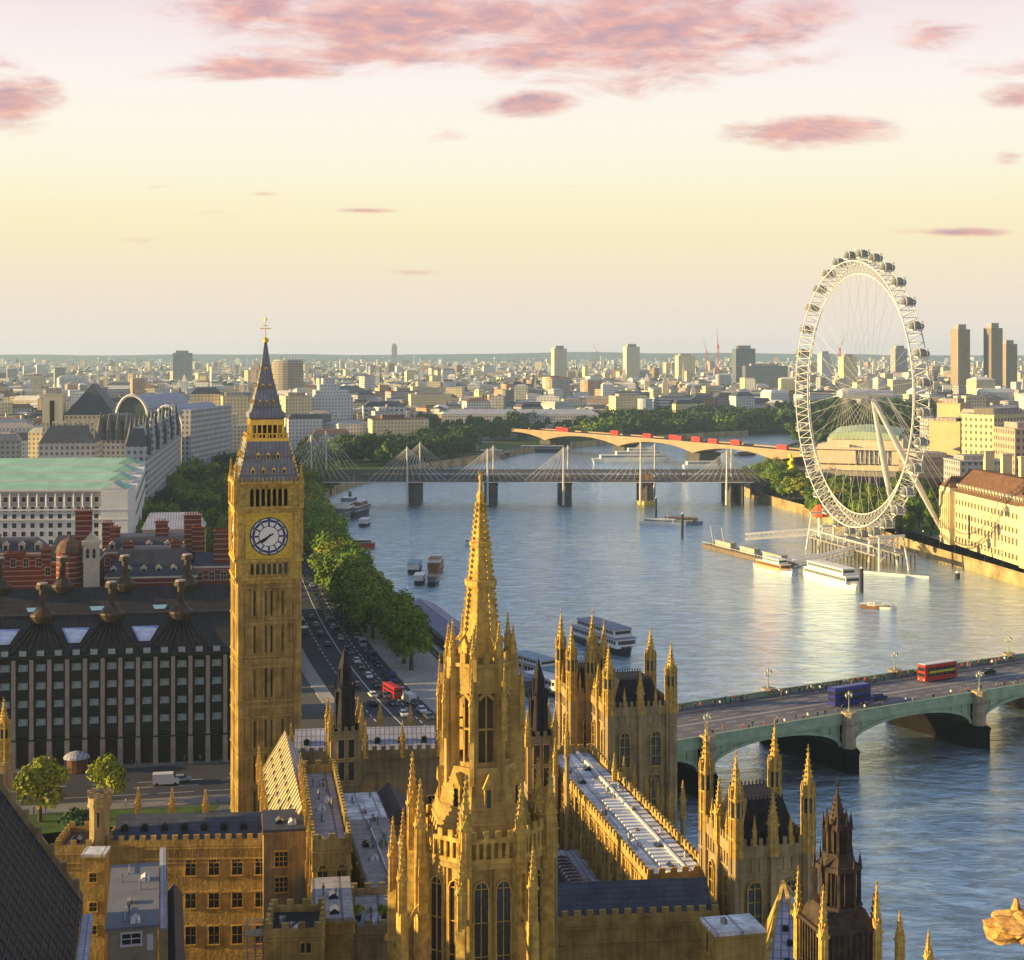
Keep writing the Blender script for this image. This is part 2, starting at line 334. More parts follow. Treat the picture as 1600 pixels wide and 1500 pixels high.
# embankment walls (granite, with parapet), river side faces
GRAN = mat('granite_wall', (.36, .27, .14), .85, .35, .12, pattern='blocks', pw=1.6, ph=.6, pmix=.6, tint=(.17, .12, .06))
def bankwall(line, side, label, th=1.0):
    a = line; c = offset(line, side*th); e = offset(line, side*.45)
    mb = MB()
    for i in range(len(a)-1):
        (x0, y0), (x1, y1) = a[i], a[i+1]; (u0, v0), (u1, v1) = c[i], c[i+1]; (s0, t0), (s1, t1) = e[i], e[i+1]
        mb.add([(x0, y0, -7), (x1, y1, -7), (x1, y1, .15), (x0, y0, .15), (u0, v0, .15), (u1, v1, .15), (s0, t0, .15), (s1, t1, .15), (s0, t0, 1.15), (s1, t1, 1.15), (x0, y0, 1.15), (x1, y1, 1.15)],
               [(0, 1, 2, 3), (6, 7, 5, 4), (3, 2, 11, 10), (10, 11, 9, 8), (8, 9, 7, 6)])
    o = mb.build('embankment_wall', GRAN); return tag(o, label, 'wall')
bankwall(NBK[6:80], 1, 'long grey granite river wall below the plane trees on the left bank')
bankwall(SBK[:66], -1, 'long sunlit golden river wall along the right bank below the wheel')
# palace river terrace wall
tag(MB().box(29.5, 38, -150, 262, -7, .2).build('terrace_wall', GRAN), 'stone river terrace wall at the foot of the palace', 'wall')
# roads
road_l, road_r = offset(NBK[10:50], 38), offset(NBK[10:50], 17.5)
rd = MB()
for i in range(len(road_l)-1): rd.add([(*road_l[i], .02), (*road_r[i], .02), (*road_r[i+1], .02), (*road_l[i+1], .02)], [(0, 1, 2, 3)])
tag(rd.build('road', ASPH), kind='structure')
pv = MB()
for aa, bb in ((17.2, 2.0), (42, 38.2)):
    pl, pr = offset(NBK[10:50], aa), offset(NBK[10:50], bb)
    for i in range(len(pl)-1):
        pv.add([(*pl[i], .14), (*pr[i], .14), (*pr[i+1], .14), (*pl[i+1], .14), (*pl[i], 0), (*pl[i+1], 0), (*pr[i], 0), (*pr[i+1], 0)], [(0, 1, 2, 3), (4, 0, 3, 5), (1, 6, 7, 2)])
tag(pv.build('pavement', mat('pale_paving', (.34, .32, .29), .85, .2, .15, pattern='seams', pw=2, ph=2, pmix=.3, gap=.03)), kind='structure')
mk = MB()
mid = offset(NBK[10:50], 27.7)
LM = mat('road_paint', (.62, .62, .60), .7, .1)
def dash(p, q, w, z=.026):
    d = Vector((q[0]-p[0], q[1]-p[1])); l = d.length or 1; nx, ny = -d.y/l*w/2, d.x/l*w/2
    mk.add([(p[0]-nx, p[1]-ny, z), (q[0]-nx, q[1]-ny, z), (q[0]+nx, q[1]+ny, z), (p[0]+nx, p[1]+ny, z)], [(0, 1, 2, 3)])
for off_ in (27.7, 22.6, 32.9):
    ln = smooth_line(offset(NBK[10:42], off_), 5)
    for i in range(len(ln)-1):
        if off_ == 27.7 or i % 2 == 0: dash(ln[i], ln[i+1], .28)
# bridge street: from the bridge end towards the left, in front of the dark office block
BD = Vector((.862, .507)); BN = Vector((-.507, .862))     # bridge along / across
BP0 = Vector((35, 319))
b0 = BP0; b1 = BP0+BN*26
street = [(b0.x, b0.y), (b1.x, b1.y), (-12, 345), (-40, 336), (-75, 330), (-125, 321), (-260, 300), (-260, 272), (-125, 296), (-75, 306), (-40, 313), (-5, 320)]
tag(MB().sheet(street, .012).build('road', ASPH), kind='structure')
for k in range(24):
    x = -20-k*9; y = 326+(x+12)*.19; dash((x, y), (x-4, y-.8), .2); dash((x, y+4), (x-4, y+3.2), .2)
    dash((x, y-5), (x-7, y-6.2), .15)
tag(mk.build('road_marking', LM), kind='structure')
pv2 = MB(); pv2.prism([(-40, 337), (-125, 322.5), (-125, 328), (-60, 340), (-40, 343)], 0, .14); pv2.prism([(-40, 312), (-125, 295), (-260, 271), (-260, 266), (-125, 288), (-40, 307)], 0, .14)
tag(pv2.build('pavement', PAVE), kind='structure')
GRASS = mat('short_grass', (.06, .10, .025), .95, .35, .3)
tag(MB().sheet([(-128, 262), (-60, 272), (-58, 302), (-128, 290)], .03).build('lawn', GRASS), kind='structure')
tag(MB().sheet(offset(NBK, 12)[50:86]+list(reversed(offset(NBK, 75)[50:86])), .03).build('lawn', GRASS), kind='structure')
tag(MB().sheet([(203, 742), (235, 742), (262, 900), (190, 900), (196, 800)], .03).build('lawn', GRASS), kind='structure')
# palace courts floor
tag(MB().sheet([(-180, 60), (29, 60), (29, 262), (-40, 300), (-128, 270), (-180, 262)], .03).build('courtyard_paving', mat('dark_court_paving', (.07, .062, .055), .9, .3, .2)), kind='structure')
# far low hills closing the horizon, some distance haze painted into their blue
hm = mat('haze_blue_wooded_hills', (.05, .07, .10), .95, .35, .002)
hb = MB()
nseg = 90
for (yy, base, amp, sd) in ((11500, 56, 22, 3), (14500, 58, 40, 8)):
    rr = random.Random(sd); ph = [rr.uniform(0, 6.28) for _ in range(5)]
    prev = None
    for i in range(nseg+1):
        x = -9500+19000*i/nseg
        h = base-6+amp*(.35*sin(x/1900+ph[0])+.25*sin(x/900+ph[1])+.15*sin(x/430+ph[2])+.1*sin(x/210+ph[3])) - (8 if yy == 15000 else 0)
        cur = [(x, yy-2500, 0), (x, yy, h), (x, yy+3000, 0)]
        if prev: hb.add(prev+cur, [(0, 3, 4, 1), (1, 4, 5, 2)])
        prev = cur
tag(hb.build('hills', hm, smooth=True), kind='structure')
# ---------------- near arch bridge ----------------
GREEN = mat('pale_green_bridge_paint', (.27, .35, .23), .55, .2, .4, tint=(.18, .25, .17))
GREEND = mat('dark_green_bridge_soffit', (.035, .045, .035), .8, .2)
brz = atan2(BD.y, BD.x)
br = thing('arch_bridge', 'pale green iron arch bridge carrying the red and blue double decker buses', 'bridge', (BP0.x, BP0.y, 0), brz)
WD = 26.0
def dz(s): return 6.95+.45*(1-((s-88)/150)**2)
NS = 60; S0, S1 = -26, 262
dk = MB(); par = [MB(), MB()]; walk = [MB(), MB()]
for i in range(NS):
    a = S0+(S1-S0)*i/NS; c = S0+(S1-S0)*(i+1)/NS; za, zc = dz(a), dz(c)
    dk.add([(a, 0, za-.7), (c, 0, zc-.7), (c, WD, zc-.7), (a, WD, za-.7), (a, 0, za), (c, 0, zc), (c, WD, zc), (a, WD, za)], [(4, 5, 6, 7), (0, 3, 2, 1)])
    for wk_, (t0, t1) in enumerate(((.5, 4.3), (WD-4.3, WD-.5))):
        walk[wk_].add([(a, t0, za+.16), (c, t0, zc+.16), (c, t1, zc+.16), (a, t1, za+.16), (a, t0, za), (c, t0, zc), (c, t1, zc), (a, t1, za)], [(0, 1, 2, 3), (4, 5, 1, 0), (7, 3, 2, 6)])
    for k, t0 in enumerate((-.15, WD-.25)):
        for (h0, h1, ex) in ((-1.1, .1, 0), (.1, 1.15, .08), (1.15, 1.32, -.08), (-1.3, -1.1, -.2)):
            par[k].add([(a, t0+ex, za+h0), (c, t0+ex, zc+h0), (c, t0+.4-ex, zc+h0), (a, t0+.4-ex, za+h0), (a, t0+ex, za+h1), (c, t0+ex, zc+h1), (c, t0+.4-ex, zc+h1), (a, t0+.4-ex, za+h1)],
                       [(4, 5, 6, 7), (0, 3, 2, 1), (0, 1, 5, 4), (2, 3, 7, 6)])
dk.build('deck', mat('bridge_asphalt', (.15, .14, .155), .85, .22, .1), br)
WKM = mat('bridge_paving', (.13, .125, .13), .85, .2, .3)
for k in (0, 1): walk[k].build('walkway', WKM, br)
for k in (0, 1): par[k].build('parapet', GREEN, br)
lane = MB()
for t0 in (7.2, 10.3, 13.0, 13.5, 16.2, 19.0):
    for i in range(0, 96):
        if t0 not in (13.0, 13.5) and i % 2: continue
        a = -20+i*2.9; c = a+2.9; lane.add([(a, t0, dz(a)+.012), (c, t0, dz(c)+.012), (c, t0+.16, dz(c)+.012), (a, t0+.16, dz(a)+.012)], [(0, 1, 2, 3)])
lane.build('lane_marking', LM, br)
piers = [6.8-40.7, 6.8, 46.6, 88.0, 129.5, 171, 212, 252]
SB = mat('pier_stone', (.33, .27, .18), .85, .3, .4, pattern='blocks', pw=1.4, ph=.6, pmix=.5); DARKST = mat('wet_shaded_pier_stone', (.012, .010, .010), .9, .3, .3, spec=.02, pattern='blocks', pw=1.4, ph=.7, pmix=.5)  # pier stone: wet, and blackened further to paint in the shade under the arches
for pi_ in range(len(piers)-1):
    a, c = piers[pi_]+1.7, piers[pi_+1]-1.7; m = (a+c)/2; hw = (c-a)/2; n = 22
    ar = MB(); spp = [MB(), MB()]
    def zb(s, z0=.9): return z0+(dz(m)-1.75-z0)*sqrt(max(0, 1-((s-m)/hw)**2))
    for i in range(n):
        s0 = m-hw*cos(pi*i/n); s1 = m-hw*cos(pi*(i+1)/n)
        z0, z1 = zb(s0), zb(s1); t0_, t1_ = dz(s0)-1.25, dz(s1)-1.25
        ar.add([(s0, .35, z0), (s1, .35, z1), (s1, WD-.35, z1), (s0, WD-.35, z0)], [(0, 3, 2, 1)])
        for tt, fl in ((.3, 0), (WD-.3, 1)):
            f = (0, 1, 2, 3) if not fl else (3, 2, 1, 0); sp_ = spp[fl]
            sp_.add([(s0, tt, z0), (s1, tt, z1), (s1, tt, t1_), (s0, tt, t0_)], [f])
            # arch rib proud of the spandrel, with ring moulding
            o_ = -.28 if not fl else .05
            sp_.obox(((s0+s1)/2, tt+o_+.1, (z0+z1)/2+.3), (s1-s0, 0, z1-z0) if True else 0, (0, 1, 0), Vector((-(z1-z0), 0, s1-s0)), .5*1.02, .14, .35/max(.01, hypot(s1-s0, z1-z0)))
            if i % 2 == 0 and t0_-z0 > .8:
                sp_.box(s0-.06, s0+.06, tt+o_, tt+o_+.16, z0, t0_)
    for r_ in range(6):
        y0 = 2.5+r_*4.2
        for i in range(n):
            s0 = m-hw*cos(pi*i/n); s1 = m-hw*cos(pi*(i+1)/n); z0, z1 = zb(s0), zb(s1)
            ar.add([(s0, y0, z0), (s1, y0, z1), (s1, y0, z1-.6), (s0, y0, z0-.6), (s0, y0+.4, z0), (s1, y0+.4, z1), (s1, y0+.4, z1-.6), (s0, y0+.4, z0-.6)], [(0, 1, 2, 3), (7, 6, 5, 4), (3, 2, 6, 7)])
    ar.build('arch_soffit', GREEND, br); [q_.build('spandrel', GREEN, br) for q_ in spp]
for s in piers:
    p = MB(); p.prism([(s-1.7, -1.0), (s, -4.2), (s+1.7, -1.0), (s+1.7, WD+1), (s, WD+4.2), (s-1.7, WD+1)], -9, 0.2); p.prism([(s-1.9, -1.1), (s, -4.5), (s+1.9, -1.1), (s+1.9, WD+1.1), (s, WD+4.5), (s-1.9, WD+1.1)], .2, .9)
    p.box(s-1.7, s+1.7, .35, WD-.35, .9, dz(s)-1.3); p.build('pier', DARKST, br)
    for tt in (-.9, WD+.9):
        q = MB(); q.frus(s, tt, .9, dz(s)-1.4, 1.7, 1.55, 8); q.frus(s, tt, dz(s)-1.4, dz(s)-1.0, 1.55, 2.0, 8); q.frus(s, tt, dz(s)-1.0, dz(s)+1.3, 1.5, 1.5, 8); q.frus(s, tt, dz(s)+1.3, dz(s)+1.7, 1.9, 1.7, 8); q.frus(s, tt, 3.4, 3.8, 1.85, 1.85, 8)
        q.build('pier_turret', SB, br)
# bridge lamps: three-lantern posts on the pier turrets
LAMPM = mat('lamp_green_paint', (.25, .30, .17), .5, .2); GLS = mat('lantern_glass', (.55, .55, .48), .2, .1)
bl = thing('street_lamp', 'x', 'street lamp', group='three-lantern lamps on the green bridge')
m_ = MB(); m_.frus(0, 0, 0, .6, .35, .22); m_.frus(0, 0, .6, 3.6, .12, .08, 6); m_.tube((-.8, 0, 3.0), (.8, 0, 3.0), .06); m_.tube((-.8, 0, 3.0), (-.8, 0, 3.3), .05); m_.tube((.8, 0, 3.0), (.8, 0, 3.3), .05); m_.build('post', LAMPM, bl)
for x, z in ((-.8, 3.3), (.8, 3.3), (0, 3.7)):
    q = MB(); q.frus(0, 0, 0, .55, .16, .3, 6); q.build('lantern', GLS, bl, (x, 0, z)); 
    q = MB(); q.frus(0, 0, .55, .9, .32, 0, 6); q.frus(0, 0, .85, 1.05, .05, .03, 6); q.build('lantern_cap', LAMPM, bl, (x, 0, z))
first = True
ORD = ['first', 'second', 'third', 'fourth', 'fifth', 'sixth', 'seventh', 'eighth', 'ninth', 'tenth', 'eleventh', 'twelfth', 'thirteenth', 'fourteenth', 'fifteenth', 'sixteenth', 'seventeenth', 'eighteenth', 'nineteenth', 'twentieth']
def ordn(i):
    if i < 20: return ORD[i]
    tens = ['twenty', 'thirty', 'forty', 'fifty', 'sixty', 'seventy', 'eighty', 'ninety']
    tt, u = divmod(i+1, 10)
    if i+1 >= 100: return '%dth' % (i+1)
    return (tens[tt-2]+'-'+ORD[u-1]) if u else tens[tt-2][:-1]+'ieth'
for side, tt in ((0, -.9), (1, WD+.9)):
    for j, s in enumerate(piers[1:5]):
        w = BP0+BD*s+BN*tt
        lab = 'green three-lantern lamp on the %s parapet, %s pier from the palace end' % (('near', 'far')[side], ORD[j])
        if first: bl.location = (w.x, w.y, dz(s)+1.7); bl.rotation_euler = (0, 0, brz); bl['label'] = lab; first = False
        else: tree_copy(bl, (w.x, w.y, dz(s)+1.7), brz, lab)
# ---------------- railway bridge with two cable footbridges ----------------
TR = mat('grey_truss_steel', (.12, .105, .10), .7, .25, .6); CONC = mat('pier_concrete_dark', (.08, .075, .075), .85, .3, .3, pattern='blocks', pw=2, ph=1, pmix=.5)
PW = mat('white_pylon_steel', (.55, .52, .48), .5, .1); PIERY = mat('yellow_stained_pier', (.42, .33, .07), .8, .3, .3)
YR = 940; xs0, xs1 = px(478, YR), px(1185, YR)
rb = thing('railway_bridge', 'long dark lattice railway bridge between two cable-stayed footbridges', 'bridge', (0, YR, 0))
m_ = MB()
for y0 in (0, 14):
    m_.box(xs0, xs1, y0, y0+.7, 9.4, 10.3); m_.box(xs0, xs1, y0, y0+.7, 14.8, 15.7)
    k = int((xs1-xs0)/4)
    for i in range(k):
        a = xs0+i*(xs1-xs0)/k; c = xs0+(i+1)*(xs1-xs0)/k
        m_.tube((a, y0+.35, 10), (c, y0+.35, 15), .28, 4); m_.tube((a, y0+.35, 15), (c, y0+.35, 10), .28, 4); m_.tube((a, y0+.3, 10), (a, y0+.3, 15), .2, 4)
m_.build('lattice_truss', TR, rb)
MB().box(xs0, xs1, .8, 13.9, 10.4, 11.2).build('track_deck', mat('track_bed', (.09, .08, .075), .9, .3), rb)
pus = [(647, 0), (767, 0), (883, 0), (1010, 1), (1140, 0), (1158, 0)]
for u, yel in pus:
    x = px(u, YR-6); w = 8 if u < 1100 else 3.2
    q = MB(); q.prism([(x-w/2, -8), (x, -11), (x+w/2, -8), (x+w/2, 20), (x-w/2, 20)], -9, 7.8 if u < 1100 else 9)
    q.box(x-w/2-.4, x+w/2+.4, -7, 19, 7.8, 9.3) if u < 1100 else None
    q.build('pier', CONC if not yel else CONC, rb)
x10 = px(1010, YR-8)
q = MB(); q.prism([(x10-6, -10), (x10-2, -15), (x10+5.5, -10), (x10+5.5, -8.2), (x10-6, -8.2)], -8, -1.5); q.build('pier_fender', PIERY, rb)
q = MB(); q.box(x10-3.2, x10+3.2, -9.4, -8.2, -1.5, 15); q.build('brick_pier_tower', mat('orange_brick_pier', (.30, .17, .09), .85, .3, .5, pattern='blocks', pw=.8, ph=.4, pmix=.5), rb)
def footbridge(y, off, label, pyl, us):
    fb = thing('footbridge', label, 'bridge', (0, y, 0))
    a0, a1 = px(us[0], y), px(us[1], y)
    m_ = MB(); m_.box(a0, a1, -2, 2, 9.6, 10.1); m_.build('deck', WHITEP, fb)
    m_ = MB(); m_.box(a0, a1, -2.1, -1.95, 10.1, 11.3); m_.build('railing', TR, fb)
    for (u, vt, lean) in pyl:
        x = px(u, y); zt = zz(vt, y)
        MB().tube((x, -2.6, -4 if u > 560 else 0), (x+lean, -5.5, zt), .75, 8, .4).build('pylon', PW, fb)
        cb = MB()
        for k in range(-6, 7):
            if k == 0: continue
            cb.tube((x+lean, -5.4, zt-.6), (x+k*4.1, -1.9, 10.2), .13, 4)
        cb.build('cables', mat('cable_steel', (.62, .58, .52), .5) if 'cable_steel' not in MT else MT['cable_steel'], fb)
    return fb
footbridge(YR-10, 0, 'near white cable-stayed footbridge in front of the railway lattice', [(488, 679, 0), (637, 697, 0), (762, 700, 0), (880, 697, 0), (1000, 690, 0), (1134, 702, 0)], (460, 1178))
footbridge(YR+26, 0, 'far white cable-stayed footbridge behind the railway lattice', [(511, 673, 0), (657, 690, 0), (771, 695, 0), (887, 695, 0), (1022, 692, 0), (1141, 700, 0)], (470, 1170))
# ---------------- far low stone road bridge ----------------
CONCW = mat('pale_portland_stone_bridge', (.31, .23, .145), .8, .15, .1)
wa, wb = Vector((-14, 1530)), Vector((222, 1166)); wl = (wb-wa).length; wr = atan2(wb.y-wa.y, wb.x-wa.x)
wbr = thing('road_bridge', 'low pale stone bridge of long shallow arches with red buses on it', 'bridge', (wa.x, wa.y, 0), wr)
def wz(s): return 11.6+1.2*(1-((s-wl/2)/(wl/2))**2)
wp = [-22, 83, 200, 303, 404, 500]
d_ = MB(); pp = [MB(), MB()]
for i in range(40):
    a, c = -20+(wl+60)*i/40, -20+(wl+60)*(i+1)/40; d_.add([(a, 0, wz(a)), (c, 0, wz(c)), (c, 24, wz(c)), (a, 24, wz(a))], [(0, 1, 2, 3)])
    for k, y0 in enumerate((-.2, 23.8)):
        pp[k].add([(a, y0, wz(a)-1.2), (c, y0, wz(c)-1.2), (c, y0+.4, wz(c)-1.2), (a, y0+.4, wz(a)-1.2), (a, y0, wz(a)+1.1), (c, y0, wz(c)+1.1), (c, y0+.4, wz(c)+1.1), (a, y0+.4, wz(a)+1.1)], [(4, 5, 6, 7), (0, 3, 2, 1), (0, 1, 5, 4), (2, 3, 7, 6)])
d_.build('deck', ASPH, wbr)
for k in (0, 1): pp[k].build('parapet', CONCW, wbr)
for k in range(len(wp)-1):
    a, c = wp[k], wp[k+1]; m = (a+c)/2; n = 20; q = MB()
    def zb2(s): return wz(s)-2.0-6.2*abs((s-m)/((c-a)/2))**2.2
    for i in range(n):
        s0 = a+(c-a)*i/n; s1 = a+(c-a)*(i+1)/n
        q.add([(s0, .1, zb2(s0)), (s1, .1, zb2(s1)), (s1, 23.9, zb2(s1)), (s0, 23.9, zb2(s0)), (s0, .1, wz(s0)-1.1), (s1, .1, wz(s1)-1.1), (s1, 23.9, wz(s1)-1.1), (s0, 23.9, wz(s0)-1.1)], [(0, 3, 2, 1), (0, 1, 5, 4), (2, 3, 7, 6)])
    q.build('arch', CONCW, wbr)
for s in wp[1:5]: MB().box(s-9, s+9, .5, 23.5, -9, 4.5 if s != 83 else 4.4).build('pier', CONC, wbr)
# ---------------- gothic building kit ----------------
PHI = radians(12)
def pinnacle_mesh():
    m = MB(); w = .5       # unit: height 10, shaft half width .5
    m.frus(0, 0, 0, 4.6, w, w*.92, 4)
    for a in range(4):
        ang = a*pi/2; cx, cy = cos(ang)*w, sin(ang)*w
        m.obox((cx, cy, 2.3), (-sin(ang), cos(ang), 0), (cos(ang), sin(ang), 0), (0, 0, 1), .1, .06, 2.1)
        m.add([(cx-sin(ang)*.5, cy+cos(ang)*.5, 4.7), (cx+sin(ang)*.5, cy-cos(ang)*.5, 4.7), (cx*1.1, cy*1.1, 6.1), (cx*.4-sin(ang)*.5, cy*.4+cos(ang)*.5, 4.7), (cx*.4+sin(ang)*.5, cy*.4-cos(ang)*.5, 4.7), (cx*.3, cy*.3, 6.1)], [(0, 2, 1), (3, 4, 5), (0, 3, 5, 2), (1, 2, 5, 4), (0, 1, 4, 3)])
    m.frus(0, 0, 4.5, 4.8, w*1.25, w*1.25, 4)
    m.frus(0, 0, 4.8, 9.2, w*.85, .07, 4)
    for k in range(5):
        z = 5.6+k*.72; r = w*.85*(9.2-z)/4.4+.05
        for a in range(4):
            ang = pi/4+a*pi/2; m.cbox(cos(ang)*r*1.35, sin(ang)*r*1.35, z, z+.22, .2, .2)
    m.frus(0, 0, 9.1, 9.3, .2, .2, 6); m.frus(0, 0, 9.3, 10, .06, .04, 6); m.cbox(0, 0, 9.55, 9.7, .36, .1)
    return m.mesh('pinnacle', STONEP)
def turret_mesh(name='turret', mt=None):
    m = MB(); r = 1.0      # unit: height 14, octagonal r 1
    m.frus(0, 0, 0, 7.4, r, r*.96, 8)
    for k in range(8):
        a = 2*pi*k/8+pi/8; m.cbox(cos(a)*1.0, sin(a)*1.0, 0, 8.2, .26, .26)
        a2 = a+pi/8; m.obox((cos(a2)*.95, sin(a2)*.95, 2.5), (-sin(a2), cos(a2), 0), (cos(a2), sin(a2), 0), (0, 0, 1), .06, .06, 2.4)
        m.frus(cos(a)*1.0, sin(a)*1.0, 8.2, 9.3, .18, 0, 4)
    for z in (2.4, 5.0, 7.4): m.frus(0, 0, z, z+.22, r*1.14, r*1.14, 8)
    m.frus(0, 0, 7.6, 8.4, r*.9, r*.86, 8)
    m.frus(0, 0, 8.4, 12.6, r*.82, .1, 8)
    for k in range(5):
        z = 9.0+k*.7; rr_ = .82*(12.6-z)/4.2+.08
        for a in range(8): m.cbox(cos(a*pi/4+pi/8)*rr_*1.1, sin(a*pi/4+pi/8)*rr_*1.1, z, z+.2, .17, .17)
    m.frus(0, 0, 12.5, 12.8, .25, .25, 6); m.frus(0, 0, 12.8, 14, .06, .03, 5); m.cbox(0, 0, 13.2, 13.38, .5, .12)
    return m.mesh(name, mt or STONEP)
PIN = pinnacle_mesh(); TUR = turret_mesh()
def slit_mesh():
    m = MB(); m.box(-.16, .16, -.03, .02, 0, 1.9); return m.mesh('opening', PANE)
SLIT = slit_mesh()
def pin(par, x, y, z, h=5.0, w=.8): return put('pinnacle', PIN, par, (x, y, z), 0, (w, w, h/10))
def tur(par, x, y, z, h, r, openings=True):
    o = put('turret', TUR, par, (x, y, z), 0, (r, r, h/14))
    if openings:
        for k in range(8):
            a = 2*pi*k/8
            if sin(a) > .8: continue
            for zz_ in (5.25,):
                q = put('opening', SLIT, o, (cos(a)*.955, sin(a)*.955, zz_), a+pi/2, (1.3, 1, 1))
    return o
GWC = {}
def gwin(par, x, y, z, w, h, nm=2, ntr=1, rz=0.0, arch=True, frame=STONEP, proud=.14):
    key = (w, h, nm, ntr, arch, frame.name)
    if key not in GWC:
        g = MB(); ah = w*.55 if arch else 0; pts = [(-w/2, 0), (w/2, 0), (w/2, h-ah)]
        if arch: pts += [(w*.36, h-ah*.38), (0, h), (-w*.36, h-ah*.38)]
        pts.append((-w/2, h-ah))
        g.add([(a, -.03, b) for a, b in pts], [tuple(range(len(pts)))])
        f = MB(); fw = max(.07, w*.055)
        f.box(-w/2-fw*1.6, -w/2, -proud-.05, 0, 0, h-ah); f.box(w/2, w/2+fw*1.6, -proud-.05, 0, 0, h-ah); f.box(-w/2-fw*2.4, w/2+fw*2.4, -proud-.12, 0, -fw*2, 0)
        if arch:
            ap = [(w/2, h-ah), (w*.36, h-ah*.38), (0, h), (-w*.36, h-ah*.38), (-w/2, h-ah)]
            for i in range(4):
                (a, b), (c, d) = ap[i], ap[i+1]; f.obox(((a+c)/2*1.06, -proud/2-.03, (b+d)/2+fw*.6), (c-a, 0, d-b), (0, 1, 0), (-(d-b), 0, c-a), .56, proud/2+.03, fw*.8/max(.01, hypot(c-a, d-b)))
            for i in range(nm): 
                cx = -w/2+w*(i+.5)/nm; f.obox((cx, -.08, h-ah*1.05), (1, 0, 0), (0, 1, 0), (0, 0, 1), w/nm/2, .04, fw*.6)
        else: f.box(-w/2-fw*1.6, w/2+fw*1.6, -proud-.05, 0, h, h+fw*2)
        for i in range(1, nm): cx = -w/2+w*i/nm; f.box(cx-fw/2, cx+fw/2, -proud*.7, -.02, 0, h-ah*.15 if arch and nm % 2 == 0 and i == nm//2 else h-ah*.45)
        for i in range(1, ntr+1): zc = (h-ah)*i/(ntr+1) if ntr else 0; f.box(-w/2, w/2, -proud*.6, -.025, zc-fw/2, zc+fw/2)
        GWC[key] = (g.mesh('window', PANE), f.mesh('frame', frame))
    g, f = GWC[key]; o = put('window', g, par, (x, y, z), rz); put('frame', f, o); return o
def block(name, label, cat, x, y, rz, Wd, D, H, roof='flat', rh=3.0, z0=0.0, wm_=None, rm=None, wins=(), buttf=0, buttl=0, buttr=0, cren=True, ph=1.1, pins=None, tab=None, strings=(), over=0.0, chim=(), vents=0):
    """stone block: local x right along the front, local y away from the viewer"""
    wm_ = wm_ or STONE2; t_ = thing(name, label, cat, (x, y, 0), rz)
    m = MB(); m.box(0, Wd, 0, D, z0, H)
    th = .35
    if cren:
        for (a0, a1, b0_, b1_) in ((-.1, Wd+.1, -.1, th), (-.1, Wd+.1, D-th, D+.1), (-.1, th, th, D-th), (Wd-th, Wd+.1, th, D-th)): m.box(a0, a1, b0_, b1_, H, H+ph)
        m.crenx(0, Wd, .12, H+ph, .44); m.crenx(0, Wd, D-.12, H+ph, .44); m.creny(.9, D-.9, .12, H+ph, .44); m.creny(.9, D-.9, Wd-.12, H+ph, .44)
    for s in (H-.35,)+tuple(strings): m.box(-.18, Wd+.18, -.18, D+.18, s, s+.22)
    if cren:
        for i in range(int(Wd/.9)+1): xx = i*Wd/int(Wd/.9+1); m.box(xx-.07, xx+.07, -.12, 0, H-2.3, H-.36)
        for i in range(int(D/.9)+1): yy = i*D/int(D/.9+1); m.box(-.12, 0, yy-.07, yy+.07, H-2.3, H-.36)
        m.box(-.14, Wd+.14, -.14, D+.14, H-2.45, H-2.3)
    m.build('wall', wm_, t_)
    if buttf or buttl or buttr:
        def but(cx, cy, dx, dy):
            b_ = MB(); zt = H+.1
            for z1_, z2_, k in ((z0, z0+(zt-z0)*.45, 1.0), (z0+(zt-z0)*.45, z0+(zt-z0)*.8, .72), (z0+(zt-z0)*.8, zt, .5)):
                ex = .75*k
                if dx: b_.box(cx-(ex if dx < 0 else 0), cx+(ex if dx > 0 else 0), cy-.35, cy+.35, z1_, z2_)
                else: b_.box(cx-.35, cx+.35, cy-ex, cy, z1_, z2_)
            b_.build('buttress', wm_, t_)
            if pins: pin(t_, cx+dx*.35, cy+dy*.35, zt-.2, pins[0], pins[1])
        for i in range(buttf): but(Wd*(i/(buttf-1) if buttf > 1 else .5), 0, 0, -1)
        for i in range(buttl): but(0, D*(i+.5)/buttl, -1, 0)
        for i in range(buttr): but(Wd, D*(i+.5)/buttr, 1, 0)
    elif pins and pins[2]:
        n = pins[2]
        for i in range(n): pin(t_, Wd*i/(n-1), 0, H, pins[0], pins[1])
    for wdef in wins:        # (side, n, z, w, h, nm, ntr, arch, a, b)
        side, n, z, w, h, nm, ntr, arch = wdef[:8]; a, b_ = wdef[8:10] if len(wdef) > 8 else (0.0, 1.0)
        Ln = Wd if side in 'fb' else D
        for i in range(n):
            p = Ln*(a+(b_-a)*(i+.5)/n)
            if side == 'f': gwin(t_, p, 0, z, w, h, nm, ntr, 0, arch)
            elif side == 'l': gwin(t_, 0, p, z, w, h, nm, ntr, -pi/2, arch)
            elif side == 'r': gwin(t_, Wd, p, z, w, h, nm, ntr, pi/2, arch)
    rm = rm or LEADG; m = MB(); i_ = th+.15 if cren else -over
    if roof == 'flat':
        m.box(i_, Wd-i_, i_, D-i_, H-.1, H+.25)
    elif roof == 'x': m.gable(i_, Wd-i_, i_, D-i_, H+.05, H+rh, axis='x')
    elif roof == 'y': m.gable(i_, Wd-i_, i_, D-i_, H+.05, H+rh, axis='y')
    elif roof == 'mans': m.mans(i_+.2, Wd-i_-.2, i_+.2, D-i_-.2, H+.05, H+rh, min(Wd, D)*.22)
    elif roof == 'hip': m.gable(i_, Wd-i_, i_, D-i_, H+.05, H+rh, hip=min(Wd, D)*.4, axis='x' if Wd > D else 'y')
    ro = m.build('roof', rm, t_)
